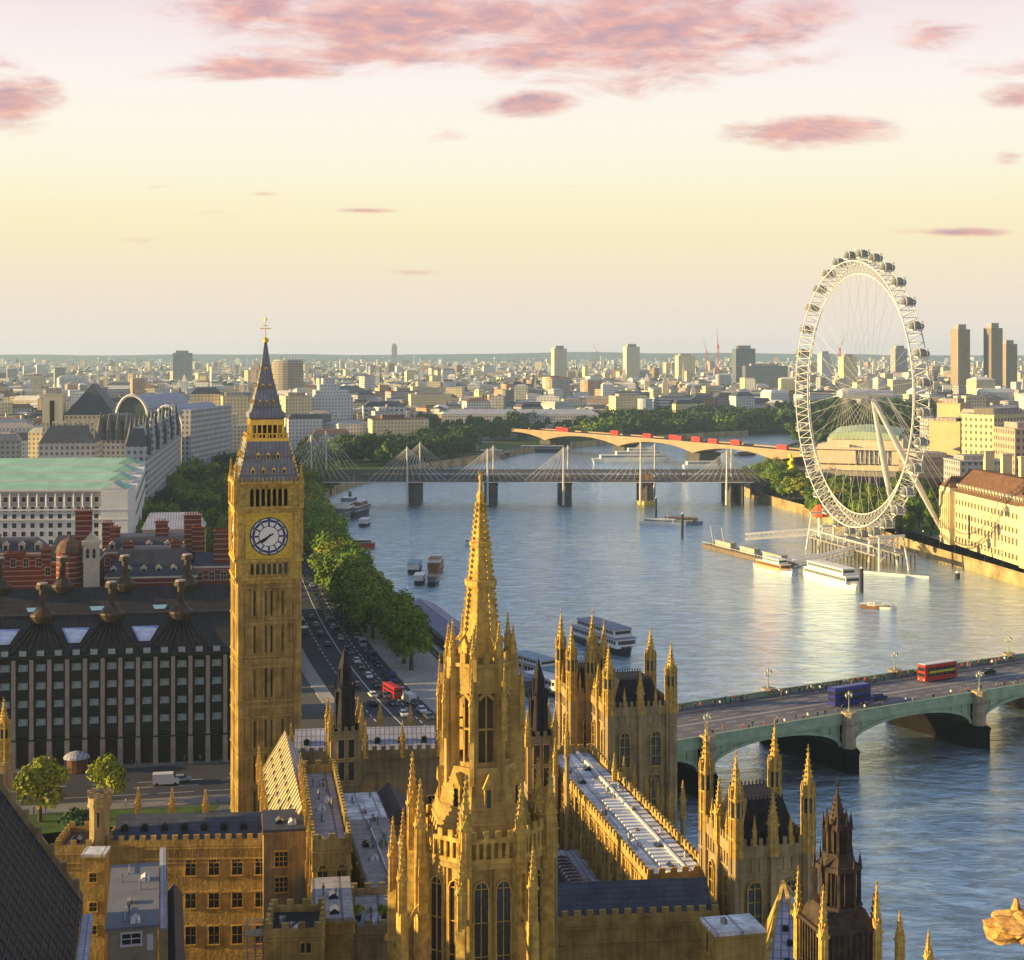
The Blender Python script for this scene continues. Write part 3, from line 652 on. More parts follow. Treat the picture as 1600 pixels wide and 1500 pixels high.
    if roof == 'flat' and min(Wd, D) > 4 and H > 12:
        cr_ = random.Random(int(x*7+y*13)); nn = int(Wd*D/14)
        for k in range(min(nn, 26)):
            ux, uy = cr_.uniform(1.0, Wd-1.4), cr_.uniform(1.0, D-1.2); q = cr_.random(); c = MB()
            if q < .35: c.frus(0, 0, 0, cr_.uniform(.6, 1.5), .14, .12, 6); c.frus(0, 0, .9, 1.05, .22, .22, 6); c.build('vent_pipe', rm, ro, (ux, uy, H+.25))
            elif q < .6: w = cr_.uniform(.5, 1.1); c.cbox(0, 0, 0, cr_.uniform(.4, 1.0), w, w*1.3); c.build('roof_unit', LEADG, ro, (ux, uy, H+.25), cr_.uniform(-.1, .1))
            elif q < .8: c.cbox(0, 0, 0, .3, 1.1, 1.6); c.gable(-.55, .55, -.8, .8, .3, .65, axis='y'); c.build('skylight', PANE if q < .7 else LEADW, ro, (ux, uy, H+.25))
            else: c.box(0, .12, 0, min(5, D-uy-.6), .15, .27); c.box(-.03, .15, 0, .12, 0, .2); c.build('pipe_run', LEADW, ro, (ux, uy, H+.25))
    for k in range(vents):
        v_ = MB(); v_.cbox(0, 0, 0, .7, .9, .7); v_.gable(-.55, .55, -.5, .4, .7, 1.05, axis='y'); fx = (k+.5)/vents
        if roof == 'x': v_.build('roof_vent', BLACK, ro, (i_+(Wd-2*i_)*fx, D*.27, H+rh*.46))
        elif roof == 'y': v_.build('roof_vent', BLACK, ro, (Wd*.25, i_+(D-2*i_)*fx, H+rh*.42)); 
    for (cx, cy, w, h) in chim:
        c = MB(); c.cbox(cx, cy, H, H+h, w, w*.8); c.cbox(cx, cy, H+h, H+h+.3, w+.3, w*.8+.3); [c.frus(cx-w*.3+k*w*.3, cy, H+h+.3, H+h+.9, .16, .13, 6) for k in range(3)]; c.build('chimney', wm_, t_)
    return t_
def at(u, v, z):      # world point of the photograph's pixel on the level z
    y = F*(HC-z)/(v-548); return (u-800)*y/F, y
# ---------------- clock tower ----------------
BZ = radians(15); BX, BY = px(415, 286), 286
bb = thing('clock_tower', 'tall golden gothic clock tower with white clock faces and a dark iron spire', 'clock tower', (BX, BY, 0), BZ)
hw = 5.85
def P8(v): return zz(v, 280)
shaft = MB(); shaft.box(-hw+.35, hw-.35, -hw+.35, hw-.35, 0, 48)
def four(fn):
    for k in range(4): fn(k*pi/2)
def rot2(x, y, a): return (x*cos(a)-y*sin(a), x*sin(a)+y*cos(a))
def fb(mb, a, x0, x1, d0, d1, z0, z1):       # box on face a: d measured outward from the axis
    c = rot2((x0+x1)/2, -(d0+d1)/2, a); mb.obox((c[0], c[1], (z0+z1)/2), (cos(a), sin(a), 0), (-sin(a), cos(a), 0), (0, 0, 1), (x1-x0)/2, abs(d1-d0)/2, (z1-z0)/2)
for k in range(4):
    a = k*pi/2
    for i in range(-4, 5):      # vertical ribs
        x = i*1.02; fb(shaft, a, x-.14, x+.14, hw-.4, hw-.08, 2, 46.6)
    for z in (3, 9.5, 16, 22.5, 25.4, 31.7, 33.6, 40.4, 46.3): fb(shaft, a, -hw+1, hw-1, hw-.4, hw+.0, z, z+.35)
    for z in (24.1, 32.6, 39.6): fb(shaft, a, -hw+1.3, hw-1.3, hw-.4, hw-.12, z, z+.7)
for sx_ in (-1, 1):
    for sy_ in (-1, 1):
        cx, cy = sx_*(hw-.55), sy_*(hw-.55); shaft.frus(cx, cy, 0, 48, .78, .78, 8)
        for z in (3, 9.5, 16, 22.5, 25.4, 31.7, 33.6, 40.4, 46.3): shaft.frus(cx, cy, z, z+.3, .95, .95, 8)
shaft.build('shaft', STONE, bb)
# narrow window slots
sl_ = MB(); sl_.box(-.17, .17, -.04, .05, 0, 1); slm = sl_.mesh('slot_window', PANE)
for k in (0, 3):
    a = k*pi/2
    for z, h in ((4, 5), (10.5, 5), (17, 5), (26.2, 5.2), (34.4, 5), (41.2, 4.6)):
        for x in (-2.55, -.52, .52, 2.55):
            c = rot2(x, -(hw-.41+.02), a); put('slot_window', slm, bb, (c[0], c[1], z), a, (1, 1, h))
    for i in range(7):
        c = rot2(-3.06+i*1.02, -(hw+.17), a)
        put('slot_window', slm, bb, (c[0], c[1], 48.9), a, (1.6, 1, 1.9))
ck = MB()
ck.frus(0, 0, 47.2, 48.3, hw, hw+.35, 4); ck.box(-hw-.15, hw+.15, -hw-.15, hw+.15, 48.3, 51.2)
for k in range(4):
    a = k*pi/2
    for i in range(8): x = -3.57+i*1.02; fb(ck, a, x-.13, x+.13, hw+.15, hw+.42, 48.5, 51)
    fb(ck, a, -hw-.4, hw+.4, hw, hw+.5, 51.1, 51.7); fb(ck, a, -hw-.3, hw+.3, hw, hw+.45, 47.9, 48.4)
    # frame of the clock stage
    fb(ck, a, -hw, -4.25, hw-.5, hw+.35, 51.7, 61); fb(ck, a, 4.25, hw, hw-.5, hw+.35, 51.7, 61)
    fb(ck, a, -4.25, 4.25, hw-.5, hw+.3, 60.1, 61)
    for x in (-5.1, 5.1):
        fb(ck, a, x-.55, x+.55, hw+.35, hw+.52, 52.2, 60.4)
    fb(ck, a, -hw-.45, hw+.45, hw, hw+.55, 60.9, 61.4)
    # belfry piers and arches
    for i in range(8): x = -3.6+i*1.03; fb(ck, a, x-.17, x+.17, hw-1.1, hw+.1, 61.4, 65)
    fb(ck, a, -hw, -3.6, hw-1.2, hw+.15, 61.4, 65.4); fb(ck, a, 3.6, hw, hw-1.2, hw+.15, 61.4, 65.4); fb(ck, a, -3.6, 3.6, hw-1.1, hw+.1, 64.7, 65.4)
    for i in range(7):
        x = -3.08+i*1.03
        ck.obox((*rot2(x-.2, -hw+.2, a), 64.65), (cos(a)*.7, sin(a)*.7, .7), (-sin(a), cos(a), 0), (-cos(a)*.7, -sin(a)*.7, .7), .3, .3, .1)
        ck.obox((*rot2(x+.2, -hw+.2, a), 64.65), (cos(a)*.7, sin(a)*.7, -.7), (-sin(a), cos(a), 0), (cos(a)*.7, sin(a)*.7, .7), .3, .3, .1)
    fb(ck, a, -hw-.5, hw+.5, hw-.3, hw+.6, 65.4, 66.0)
    for i in range(16): x = -hw+.2+i*(2*hw-.4)/15; fb(ck, a, x-.12, x+.12, hw+.3, hw+.5, 66, 66.6)
ck.box(-hw+.1, hw-.1, -hw+.1, hw-.1, 51.2, 61.2)
ck.build('clock_stage', STONEP, bb)
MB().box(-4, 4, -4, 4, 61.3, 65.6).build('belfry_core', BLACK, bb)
for sx_ in (-1, 1):
    for sy_ in (-1, 1): pin(bb, sx_*(hw+.1), sy_*(hw+.1), 61.4, 8.4, .9)
# clock faces
CW = mat('clock_dial_opal', (.80, .78, .70), .4, .03); CBL = mat('clock_dial_blue_iron', (.05, .06, .16), .5, .1); CFR = mat('gilded_clock_surround', (.60, .42, .04), .5, .4, 3, metal=.3)
RD = 3.42
for k in (0, 3):
    a = k*pi/2; cf = thing('clock_face', None, None); cf.parent = bb
    c = rot2(0, -(hw+.02), a); cf.location = (c[0], c[1], 55.85); cf.rotation_euler = (0, 0, a)
    m = MB(); m.box(-4.24, 4.24, -.08, .02, -4.1, 4.25)
    for (x0, x1, z0_, z1_) in ((-4.24, -3.95, -4.1, 4.25), (3.95, 4.24, -4.1, 4.25), (-3.95, 3.95, 3.95, 4.25), (-3.95, 3.95, -4.1, -3.8)): m.box(x0, x1, -.3, -.08, z0_, z1_)
    for q in (-1, 1):
        for w_ in (-1, 1): m.obox((q*3.1, -.12, w_*3.1), (1, 0, 1), (0, 1, 0), (-1, 0, 1), .35, .05, .35)
    m.build('surround', CFR, cf)
    def disc(r0, r1, y, nm_, mt_, n=48):
        d = MB(); vs = []; 
        for i in range(n): an = 2*pi*i/n; vs += [(r0*sin(an), y, r0*cos(an)), (r1*sin(an), y, r1*cos(an))]
        if r0 <= 0: d.add([(r1*sin(2*pi*i/n), y, r1*cos(2*pi*i/n)) for i in range(n)], [tuple(range(n-1, -1, -1))])
        else: d.add(vs, [(2*i, 2*i+1, (2*i+3) % (2*n), (2*i+2) % (2*n)) for i in range(n)])
        return d.build(nm_, mt_, cf)
    disc(0, RD, -.10, 'dial', CW)
    m = MB(); n = 48
    def ringy(m, r0, r1, y):
        for i in range(n):
            a0, a1 = 2*pi*i/n, 2*pi*(i+1)/n
            m.add([(r0*sin(a0), y, r0*cos(a0)), (r1*sin(a0), y, r1*cos(a0)), (r1*sin(a1), y, r1*cos(a1)), (r0*sin(a1), y, r0*cos(a1))], [(0, 3, 2, 1), (0, 1, 2, 3)])
    ringy(m, RD*.97, RD*1.03, -.13); ringy(m, RD*.80, RD*.84, -.13); ringy(m, RD*.52, RD*.56, -.13)
    for i in range(12):
        an = 2*pi*i/12; w0 = .13 if i % 3 else .17
        m.obox((RD*.76*sin(an), -.13, RD*.76*cos(an)), (cos(an), 0, -sin(an)), (0, 1, 0), (sin(an), 0, cos(an)), w0, .015, RD*.22)
        # roman numeral strokes in the chapter ring
        for q in (-1, 0, 1):
            if i % 3 == 0 and q == 0: continue
            aa = an+q*.085; m.obox((RD*.89*sin(aa), -.14, RD*.89*cos(aa)), (cos(aa), 0, -sin(aa)), (0, 1, 0), (sin(aa), 0, cos(aa)), .055, .012, RD*.045)
    for i in range(60):
        an = 2*pi*i/60; m.obox((RD*.955*sin(an), -.14, RD*.955*cos(an)), (cos(an), 0, -sin(an)), (0, 1, 0), (sin(an), 0, cos(an)), .03, .012, RD*.02)
    for i in range(12):          # petal tracery
        an = 2*pi*(i+.5)/12; m.obox((RD*.83*sin(an), -.13, RD*.83*cos(an)), (cos(an), 0, -sin(an)), (0, 1, 0), (sin(an), 0, cos(an)), .45, .012, .22)
    m.build('numeral_ring', CBL, cf)
    for nm_, an, ln, w0, bk in (('minute_hand', radians(240), 3.15, .17, .95), ('hour_hand', radians(230), 1.95, .24, .5)):
        h = MB(); y = -.22 if ln > 3 else -.18
        def P_(r, s): return (r*sin(an)+s*cos(an), y, r*cos(an)-s*sin(an))
        pts = [P_(-bk, -w0*.8), P_(-bk, w0*.8), P_(0, w0*.7), P_(ln*.7, w0), P_(ln, 0.02), P_(ln*.7, -w0), P_(0, -w0*.7)]
        h.add(pts, [tuple(range(7))]); h.add([(p[0], p[1]+.03, p[2]) for p in pts], [tuple(range(6, -1, -1))]); h.build(nm_, BLACK, cf)
# roofs
def taper(name, prof, mt_, seg=0):
    m = MB()
    for (h0, z0_), (h1, z1_) in zip(prof, prof[1:]): m.frus(0, 0, z0_, z1_, h0, h1, 4)
    return m.build(name, mt_, bb)
taper('lower_roof', [(5.65, 66.0), (4.6, 69.6), (3.85, 73.2)], IRONR)
dm = MB(); dm.box(-.28, .28, -.35, .5, 0, .75); dm.gable(-.4, .4, -.45, .5, .75, 1.3, axis='y'); dmm = dm.mesh('dormer', GOLD)
dp = MB(); dp.box(-.2, .2, -.37, -.36, .05, .72); dpm = dp.mesh('pane', BLACK)
for k in (0, 3):
    a = k*pi/2
    for (n, z, d, sp_) in ((4, 67.3, 5.2, 1.9), (3, 70.0, 4.45, 1.8)):
        for i in range(n):
            x = (i-(n-1)/2)*sp_; c = rot2(x, -d, a); o = put('dormer', dmm, bb, (c[0], c[1], z), a); put('pane', dpm, o)
m = MB()     # gold crockets along the hips
for s1, s2 in ((-1, -1), (1, -1), (-1, 1), (1, 1)):
    for i in range(10):
        t_ = i/9; h_ = 5.65+(3.85-5.65)*t_; m.cbox(s1*h_, s2*h_, 66+7.2*t_, 66.5+7.2*t_, .32, .32)
    for i in range(12):
        t_ = i/11; h_ = 2.95*(1-t_)+.3*t_; m.cbox(s1*h_, s2*h_, 78.6+10.6*t_, 78.95+10.6*t_, .16, .16)
m.build('hip_crockets', GOLD, bb)
m = MB(); m.frus(0, 0, 73.2, 73.8, 3.9, 3.9, 4)
for k in range(4):
    a = k*pi/2
    for i in range(7):
        x = -2.85+i*.95; fb(m, a, x-.12, x+.12, 2.75, 3.15, 73.8, 77)
    fb(m, a, -3.1, 3.1, 2.7, 3.1, 76.2, 77.2)
    for i in range(12): x = -3.5+i*.636; fb(m, a, x-.08, x+.08, 3.6, 3.8, 73.8, 74.7)
    fb(m, a, -3.7, 3.7, 3.6, 3.8, 74.5, 74.7)
m.build('lantern_stage', GOLD, bb)
MB().frus(0, 0, 73.8, 77, 2.2, 2.2, 4).build('lantern_core', BLACK, bb)
taper('spire_eaves', [(3.0, 77.2), (3.35, 77.6), (3.35, 78.4), (2.95, 78.7)], IRONR)
taper('spire', [(2.9, 78.5), (2.1, 81.6), (1.35, 84.6), (.7, 88.2), (.22, 91.8)], IRONR)
for z, d, n in ((80.1, 2.45, 3), (83.1, 1.62, 2), (86.2, .98, 1)):
    for k in (0, 3):
        for i in range(n):
            a = k*pi/2; c = rot2((i-(n-1)/2)*1.25, -d-.1, a); o = put('dormer', dmm, bb, (c[0], c[1], z), a, (.6, .6, .6)); put('pane', dpm, o)
m = MB(); m.frus(0, 0, 91.6, 92.1, .55, .6, 8); m.frus(0, 0, 92.1, 92.5, .6, .2, 8); m.frus(0, 0, 92.4, 96.6, .12, .05, 6)
m.cbox(0, 0, 94.1, 94.25, 2.0, .12); m.cbox(0, 0, 94.1, 94.25, .12, 2.0); m.cbox(0, 0, 94.7, 94.8, 1.1, .1); m.frus(0, 0, 95.6, 96.1, .28, .28, 8)
m.build('finial', GOLD, bb)
# ---------------- central octagonal spire ----------------
CX, CY = px(751, 150), 150
ct = thing('octagonal_spire_tower', 'tall octagonal gothic stone spire with pinnacles and long arched windows in the foreground', 'tower', (CX, CY, 0), PHI)
def Z1(v): return zz(v, CY)
ap = 5.75
def octa(mb, z0, z1, a0, a1): c = cos(pi/8); return mb.frus(0, 0, z0, z1, a0/c, a1/c, 8)
def facet(k): a = -pi/2+k*pi/4; return a
drum = MB(); octa(drum, 16, 41.6, ap, ap); octa(drum, 40.9, 41.5, ap+.35, ap+.35); octa(drum, 30.4, 30.7, ap+.12, ap+.12); 
for k in range(8):
    a = -pi/2+k*pi/4; w = ap*math.tan(pi/8)
    for x in (-w+.28, -1.95, -.22, .22, 1.95, w-.28): drum.obox(((ap+.1)*cos(a)-x*sin(a), (ap+.1)*sin(a)+x*cos(a), 28.5), (-sin(a), cos(a), 0), (cos(a), sin(a), 0), (0, 0, 1), .07, .16, 12.3)
    for z in (24.6, 25.4): drum.obox(((ap+.06)*cos(a), (ap+.06)*sin(a), z), (-sin(a), cos(a), 0), (cos(a), sin(a), 0), (0, 0, 1), w, .12, .1)
drum.build('drum_wall', STONE, ct)
for k in range(-3, 4):
    a = facet(k); 
    for s in (-1.08, 1.08):
        cx, cy = ap*cos(a)-s*sin(a), ap*sin(a)+s*cos(a)
        gwin(ct, cx, cy, 26.2, 1.3, 13.6, 2, 3, a+pi/2, True, STONEP, .22)
# corner buttresses with pinnacles
for k in range(8):
    a = facet(k)+pi/8; rr_ = ap/cos(pi/8)
    b_ = MB(); 
    for (z0_, z1_, r0, w) in ((16, 36, .95, .75), (36, 42, .7, .6)):
        b_.obox((cos(a)*(rr_+.1), sin(a)*(rr_+.1), (z0_+z1_)/2), (cos(a), sin(a), 0), (-sin(a), cos(a), 0), (0, 0, 1), r0, w*.8, (z1_-z0_)/2)
    for s in (-.35, .35):
        b_.obox((cos(a)*(rr_+.6)-s*sin(a), sin(a)*(rr_+.6)+s*cos(a), 29), (cos(a), sin(a), 0), (-sin(a), cos(a), 0), (0, 0, 1), .5, .09, 12.5)
    b_.build('buttress', STONEP, ct)
    pin(ct, cos(a)*(rr_+.7), sin(a)*(rr_+.7), 40.6, 9.6 if k % 2 else 8.4, .95)
    # outer detached pinnacle with flying arch
    o = MB(); ro_ = rr_+2.7
    if k in (0, 3, 4, 6, 7, 5):
        o.frus(cos(a)*ro_, sin(a)*ro_, 16, 36.5, .5, .42, 4, a+pi/4); 
        for z in (20, 26, 31.5): o.frus(cos(a)*ro_, sin(a)*ro_, z, z+.4, .68, .68, 4, a+pi/4)
        for i in range(6):
            t0, t1 = i/6, (i+1)/6
            p0 = Vector((cos(a)*(ro_-(ro_-rr_)*t0), sin(a)*(ro_-(ro_-rr_)*t0), 34+3.2*sin(t0*pi/2))); p1 = Vector((cos(a)*(ro_-(ro_-rr_)*t1), sin(a)*(ro_-(ro_-rr_)*t1), 34+3.2*sin(t1*pi/2))); o.tube(p0, p1, .24, 4)
        o.build('flying_buttress', STONEP, ct); pin(ct, cos(a)*ro_, sin(a)*ro_, 36.3, 7.4, .8)
# pierced parapet band
pb = MB()
for k in range(8):
    a = facet(k); w = ap*math.tan(pi/8)
    def fbx(x0, x1, d0, d1, z0, z1): 
        c = ((d0+d1)/2*cos(a)-(x0+x1)/2*sin(a), (d0+d1)/2*sin(a)+(x0+x1)/2*cos(a)); pb.obox((c[0], c[1], (z0+z1)/2), (-sin(a), cos(a), 0), (cos(a), sin(a), 0), (0, 0, 1), abs(x1-x0)/2, (d1-d0)/2, (z1-z0)/2)
    fbx(-w, w, ap, ap+.35, 41.5, 41.9); fbx(-w, w, ap, ap+.3, 43.4, 43.8)
    for i in range(7): x = -w+.2+i*(2*w-.4)/6; fbx(x-.16, x+.16, ap+.05, ap+.3, 41.9, 43.4)
    for i in range(4): x = -w+.6+i*(2*w-1.2)/3; fbx(x-.25, x+.25, ap+.05, ap+.3, 43.8, 44.5)
pb.build('parapet', STONEP, ct)
sr = MB(); octa(sr, 41.5, 43.4, ap-.6, ap-1.0); octa(sr, 43.4, 49.8, ap-1.0, 3.4)
for z in (44.6, 46, 47.4, 48.6): octa(sr, z, z+.18, ap-1.0-(z-43.4)*.214+.12, ap-1.05-(z-43.4)*.214+.1)
sr.build('sloping_stone_roof', STONE, ct)
for k in range(-3, 4):
    a = facet(k); d = 3.9; o = MB(); o.box(-.42, .42, -.3, 1.4, 0, 2.2); o.gable(-.6, .6, -.42, 1.6, 2.2, 3.6, axis='y'); o = o.build('dormer', STONEP, ct, (d*cos(a), d*sin(a), 45.8), a+pi/2)
    MB().box(-.2, .2, -.34, -.31, .2, 2.1).build('opening', PANE, o)
ln = MB(); A2 = 2.95
for k in range(8):
    a = facet(k); c8 = a+pi/8; rr_ = A2/cos(pi/8)
    ln.obox((cos(c8)*rr_, sin(c8)*rr_, 54.4), (cos(c8), sin(c8), 0), (-sin(c8), cos(c8), 0), (0, 0, 1), .5, .36, 5.9)
    ln.obox((cos(c8)*(rr_+.6), sin(c8)*(rr_+.6), 53.2), (cos(c8), sin(c8), 0), (-sin(c8), cos(c8), 0), (0, 0, 1), .3, .2, 5.0)
    w = A2*math.tan(pi/8)
    for (x0, x1, z0_, z1_, d0, d1) in ((-w, w, 48.6, 50.2, A2-.35, A2+.05), (-w, w, 56.9, 59.6, A2-.35, A2+.05), (-w, -w+.42, 50.2, 57, A2-.35, A2), (w-.42, w, 50.2, 57, A2-.35, A2), (-.07, .07, 50.2, 57, A2-.2, A2-.05), (-w+.4, w-.4, 53.3, 53.5, A2-.2, A2-.05), (-w, w, 59.4, 59.75, A2-.1, A2+.3), (-w, w, 56.9, 57.1, A2, A2+.12)):
        ln.obox(((d0+d1)/2*cos(a)-(x0+x1)/2*sin(a), (d0+d1)/2*sin(a)+(x0+x1)/2*cos(a), (z0_+z1_)/2), (-sin(a), cos(a), 0), (cos(a), sin(a), 0), (0, 0, 1), (x1-x0)/2, (d1-d0)/2, (z1_-z0_)/2)
    for s in (-1, 1):
        ln.obox((A2*.97*cos(a)-s*.42*sin(a), A2*.97*sin(a)+s*.42*cos(a), 56.6), (-sin(a)*s, cos(a)*s, -1), (cos(a), sin(a), 0), (sin(a)*s, -cos(a)*s, -1), .33, .16, .12)
    # small gable over each face
    ln.obox((A2*1.02*cos(a), A2*1.02*sin(a), 60.0), (-sin(a), cos(a), 0), (cos(a), sin(a), 0), (0, 0, 1), .3, .12, .7)
ln.build('open_lantern', STONE, ct)
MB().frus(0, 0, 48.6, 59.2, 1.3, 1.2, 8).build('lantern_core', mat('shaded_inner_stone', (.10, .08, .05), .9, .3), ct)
for k in range(8):
    c8 = facet(k)+pi/8; rr_ = A2/cos(pi/8); pin(ct, cos(c8)*(rr_+.05), sin(c8)*(rr_+.05), 58.6, 4.6 if k % 2 else 5.4, .62); pin(ct, cos(c8)*(rr_+.95), sin(c8)*(rr_+.95), 52.5, 7.5, .5)
    o = MB(); p0 = Vector((cos(c8)*(rr_+.1), sin(c8)*(rr_+.1), 60.6)); p1 = Vector((cos(c8)*1.6, sin(c8)*1.6, 62.4)); o.tube(p0, p1, .16, 4); o.build('flying_buttress', STONEP, ct)
s8 = MB(); octa(s8, 59.2, 62.4, 1.95, 1.66)
for k in range(8):
    a = facet(k); 
spz = [(62.4, 1.62), (66.6, 1.20), (67.0, 1.5), (67.5, 1.5), (67.6, 1.15), (70.6, .82), (70.9, 1.05), (71.2, 1.05), (71.3, .8), (75.2, .32), (75.8, .42), (76.2, .2), (78.0, .09)]
for (z0_, r0), (z1_, r1) in zip(spz, spz[1:]): octa(s8, z0_, z1_, r0, r1)
for k in range(8):
    c8 = facet(k)+pi/8
    z = 62.8
    while z < 75:
        r0 = (1.62+(z-62.4)/(75.2-62.4)*(.32-1.62))/cos(pi/8)
        s8.obox((cos(c8)*(r0+.1), sin(c8)*(r0+.1), z), (cos(c8), sin(c8), 0), (-sin(c8), cos(c8), 0), (0, 0, 1), .14, .08, .13); z += .55
    r0, r1 = 1.62/cos(pi/8), .32/cos(pi/8); s8.tube((cos(c8)*r0, sin(c8)*r0, 62.4), (cos(c8)*r1, sin(c8)*r1, 75.2), .09, 4)
s8.frus(0, 0, 77.3, 77.7, .22, .22, 8); s8.cbox(0, 0, 77.9, 78.1, .5, .1)
s8.build('spire', STONEP, ct)
# ---------------- palace pavilions (turreted towers) ----------------
def pavilion(label, x, y, rz, Wd, D, H, th, tr, roofh=6, z0=0, winz=(9, 16), midt=True, nw=2):
    t_ = thing('turreted_tower', label, 'tower', (x, y, 0), rz)
    m = MB(); m.box(0, Wd, 0, D, z0, H)
    for z in (H-.2, H-2.2, H-9.5, H-10.6, H-17): m.box(-.2, Wd+.2, -.2, D+.2, z, z+.28)
    for sgn, y_ in ((-1, -.12), (1, D+.12)):
        m.box(0, Wd, y_-.18, y_+.18, H, H+1.3)
        m.crenx(.8, Wd-.8, y_, H+1.3, .3, .9, .5, .45)
    for x_ in (-.12, Wd+.12): m.box(x_-.18, x_+.18, .06, D-.06, H, H+1.3); m.creny(.8, D-.8, x_, H+1.3, .3, .9, .5, .45)
    # panel ribs
    n = int(Wd/.95)
    for i in range(n+1):
        xx = i*Wd/n; m.box(xx-.09, xx+.09, -.14, 0, H-9.3, H-.2) if False else None
        for (za, zb_) in ((H-2, H-.4), (H-13.5, H-10.8)): m.box(xx-.1, xx+.1, -.16, 0, za, zb_)
    n = int(D/.95)
    for i in range(n+1):
        yy = i*D/n
        for (za, zb_) in ((H-2, H-.4), (H-13.5, H-10.8)): m.box(-.16, 0, yy-.1, yy+.1, za, zb_)
    m.build('wall', STONE2, t_)
    for side, Ln in (('f', Wd), ('l', D)):
        for i in range(nw):
            p = Ln*(i+.5)/nw
            for z in (H-9, H-16.4):
                if side == 'f': gwin(t_, p, 0, z, 1.7, 6.0, 2, 2, 0, True, STONEP, .3)
                else: gwin(t_, 0, p, z, 1.7, 6.0, 2, 2, -pi/2, True, STONEP, .3)
        if nw == 2:
            b_ = MB(); 
            if side == 'f': b_.box(Wd/2-.4, Wd/2+.4, -.55, 0, z0, H+.3)
            else: b_.box(-.55, 0, D/2-.4, D/2+.4, z0, H+.3)
            b_.build('buttress', STONE2, t_)
            if midt: pin(t_, Wd/2 if side == 'f' else -.2, -.2 if side == 'f' else D/2, H, th*.62, 1.05)
    r_ = MB(); r_.mans(.5, Wd-.5, .5, D-.5, H+.1, H+roofh, min(Wd, D)*.2)
    r_ = r_.build('roof', DSTONE, t_)
    c_ = MB(); k_ = min(Wd, D)*.2+.5
    c_.crenx(k_, Wd-k_, k_, H+roofh, .12, .5, .15, .3); c_.crenx(k_, Wd-k_, D-k_, H+roofh, .12, .5, .15, .3); c_.build('roof_cresting', DSTONE, r_)
    for (cx, cy, hh) in ((0, 0, 1), (Wd, 0, 1), (0, D, 1.06), (Wd, D, 1.04)):
        s_ = MB(); s_.frus(cx, cy, z0, H, tr*1.05, tr*1.05, 8)
        for z in (H-2.2, H-10, H-17): s_.frus(cx, cy, z, z+.4, tr*1.2, tr*1.2, 8)
        for k in range(8): a = 2*pi*k/8+pi/8; s_.cbox(cx+cos(a)*tr*1.02, cy+sin(a)*tr*1.02, z0, H, .2, .2)
        s_.build('corner_turret_base', STONE2, t_)
        tur(t_, cx, cy, H, th*hh, tr)
    for i in range(2): pin(t_, Wd*(.25+.5*i), -.1, H+1.3, th*.28, .45); pin(t_, -.1, D*(.25+.5*i), H+1.3, th*.28, .45)
    return t_
# terrace-front tower by the bridge: left bay and right bay
pavilion('grey-gold turreted tower beside the bridge end, with two tall arched windows', px(951, 262), 262, PHI, 11.2, 12, zz(1118, 262), 12.5, .95, 5.4)
pavilion('slim turreted tower left of the twin-windowed one, golden sunlit left face', px(893, 273), 273, PHI, 6.0, 8, zz(1095, 273), 14.5, .9, 5.4, nw=1, midt=False)
pavilion('golden turreted river-front tower right of the long white roof', px(1150, 186), 186, PHI, 9.4, 11, zz(1340, 186), 13.4, .8, 6.2)
# long range with the white roof
xa, ya = at(1012, 1378, 22)
lr = block('palace_range', 'long stone range with pale lead roof and yellow sunlit parapet wall', 'building', xa, ya, radians(11.5), 8.6, 62, 22.0, 'flat', wm_=STONE, rm=LEADW, buttl=14, pins=None, cren=True, ph=.9,
           wins=[('l', 13, 14.5, 1.6, 4.6, 2, 1, True)], strings=(20, 13.5))
w_ = MB(); w_.box(5.6, 6.0, .6, 61, 22.25, 22.8); w_.box(3.0, 5.5, .6, 34, 22.25, 22.55); w_.build('roof_walkway', mat('white_roof_sheet', (.72, .69, .62), .7, .1, .6), lr)
w_ = MB()
for i in range(26): w_.box(6.3, 7.7, 1+i*1.9, 2.2+i*1.9, 22.25, 22.75)
w_.build('skylight_strip', LEADW, lr)
# lead-roofed range far behind with battlements, in front of the road
x0, y0 = px(455, 262), 262
block('palace_range', 'battlemented range with blue-grey gridded lead roof behind the dark-topped tower', 'building', x0, y0, radians(6), 25.5, 9.5, zz(1188, 262), 'x', 4.2, wm_=STONE2, rm=LEAD, pins=(6.5, .85, 5), vents=6, ph=1.3, wins=[('f', 9, 9.5, 1.1, 3.2, 2, 1, False)])
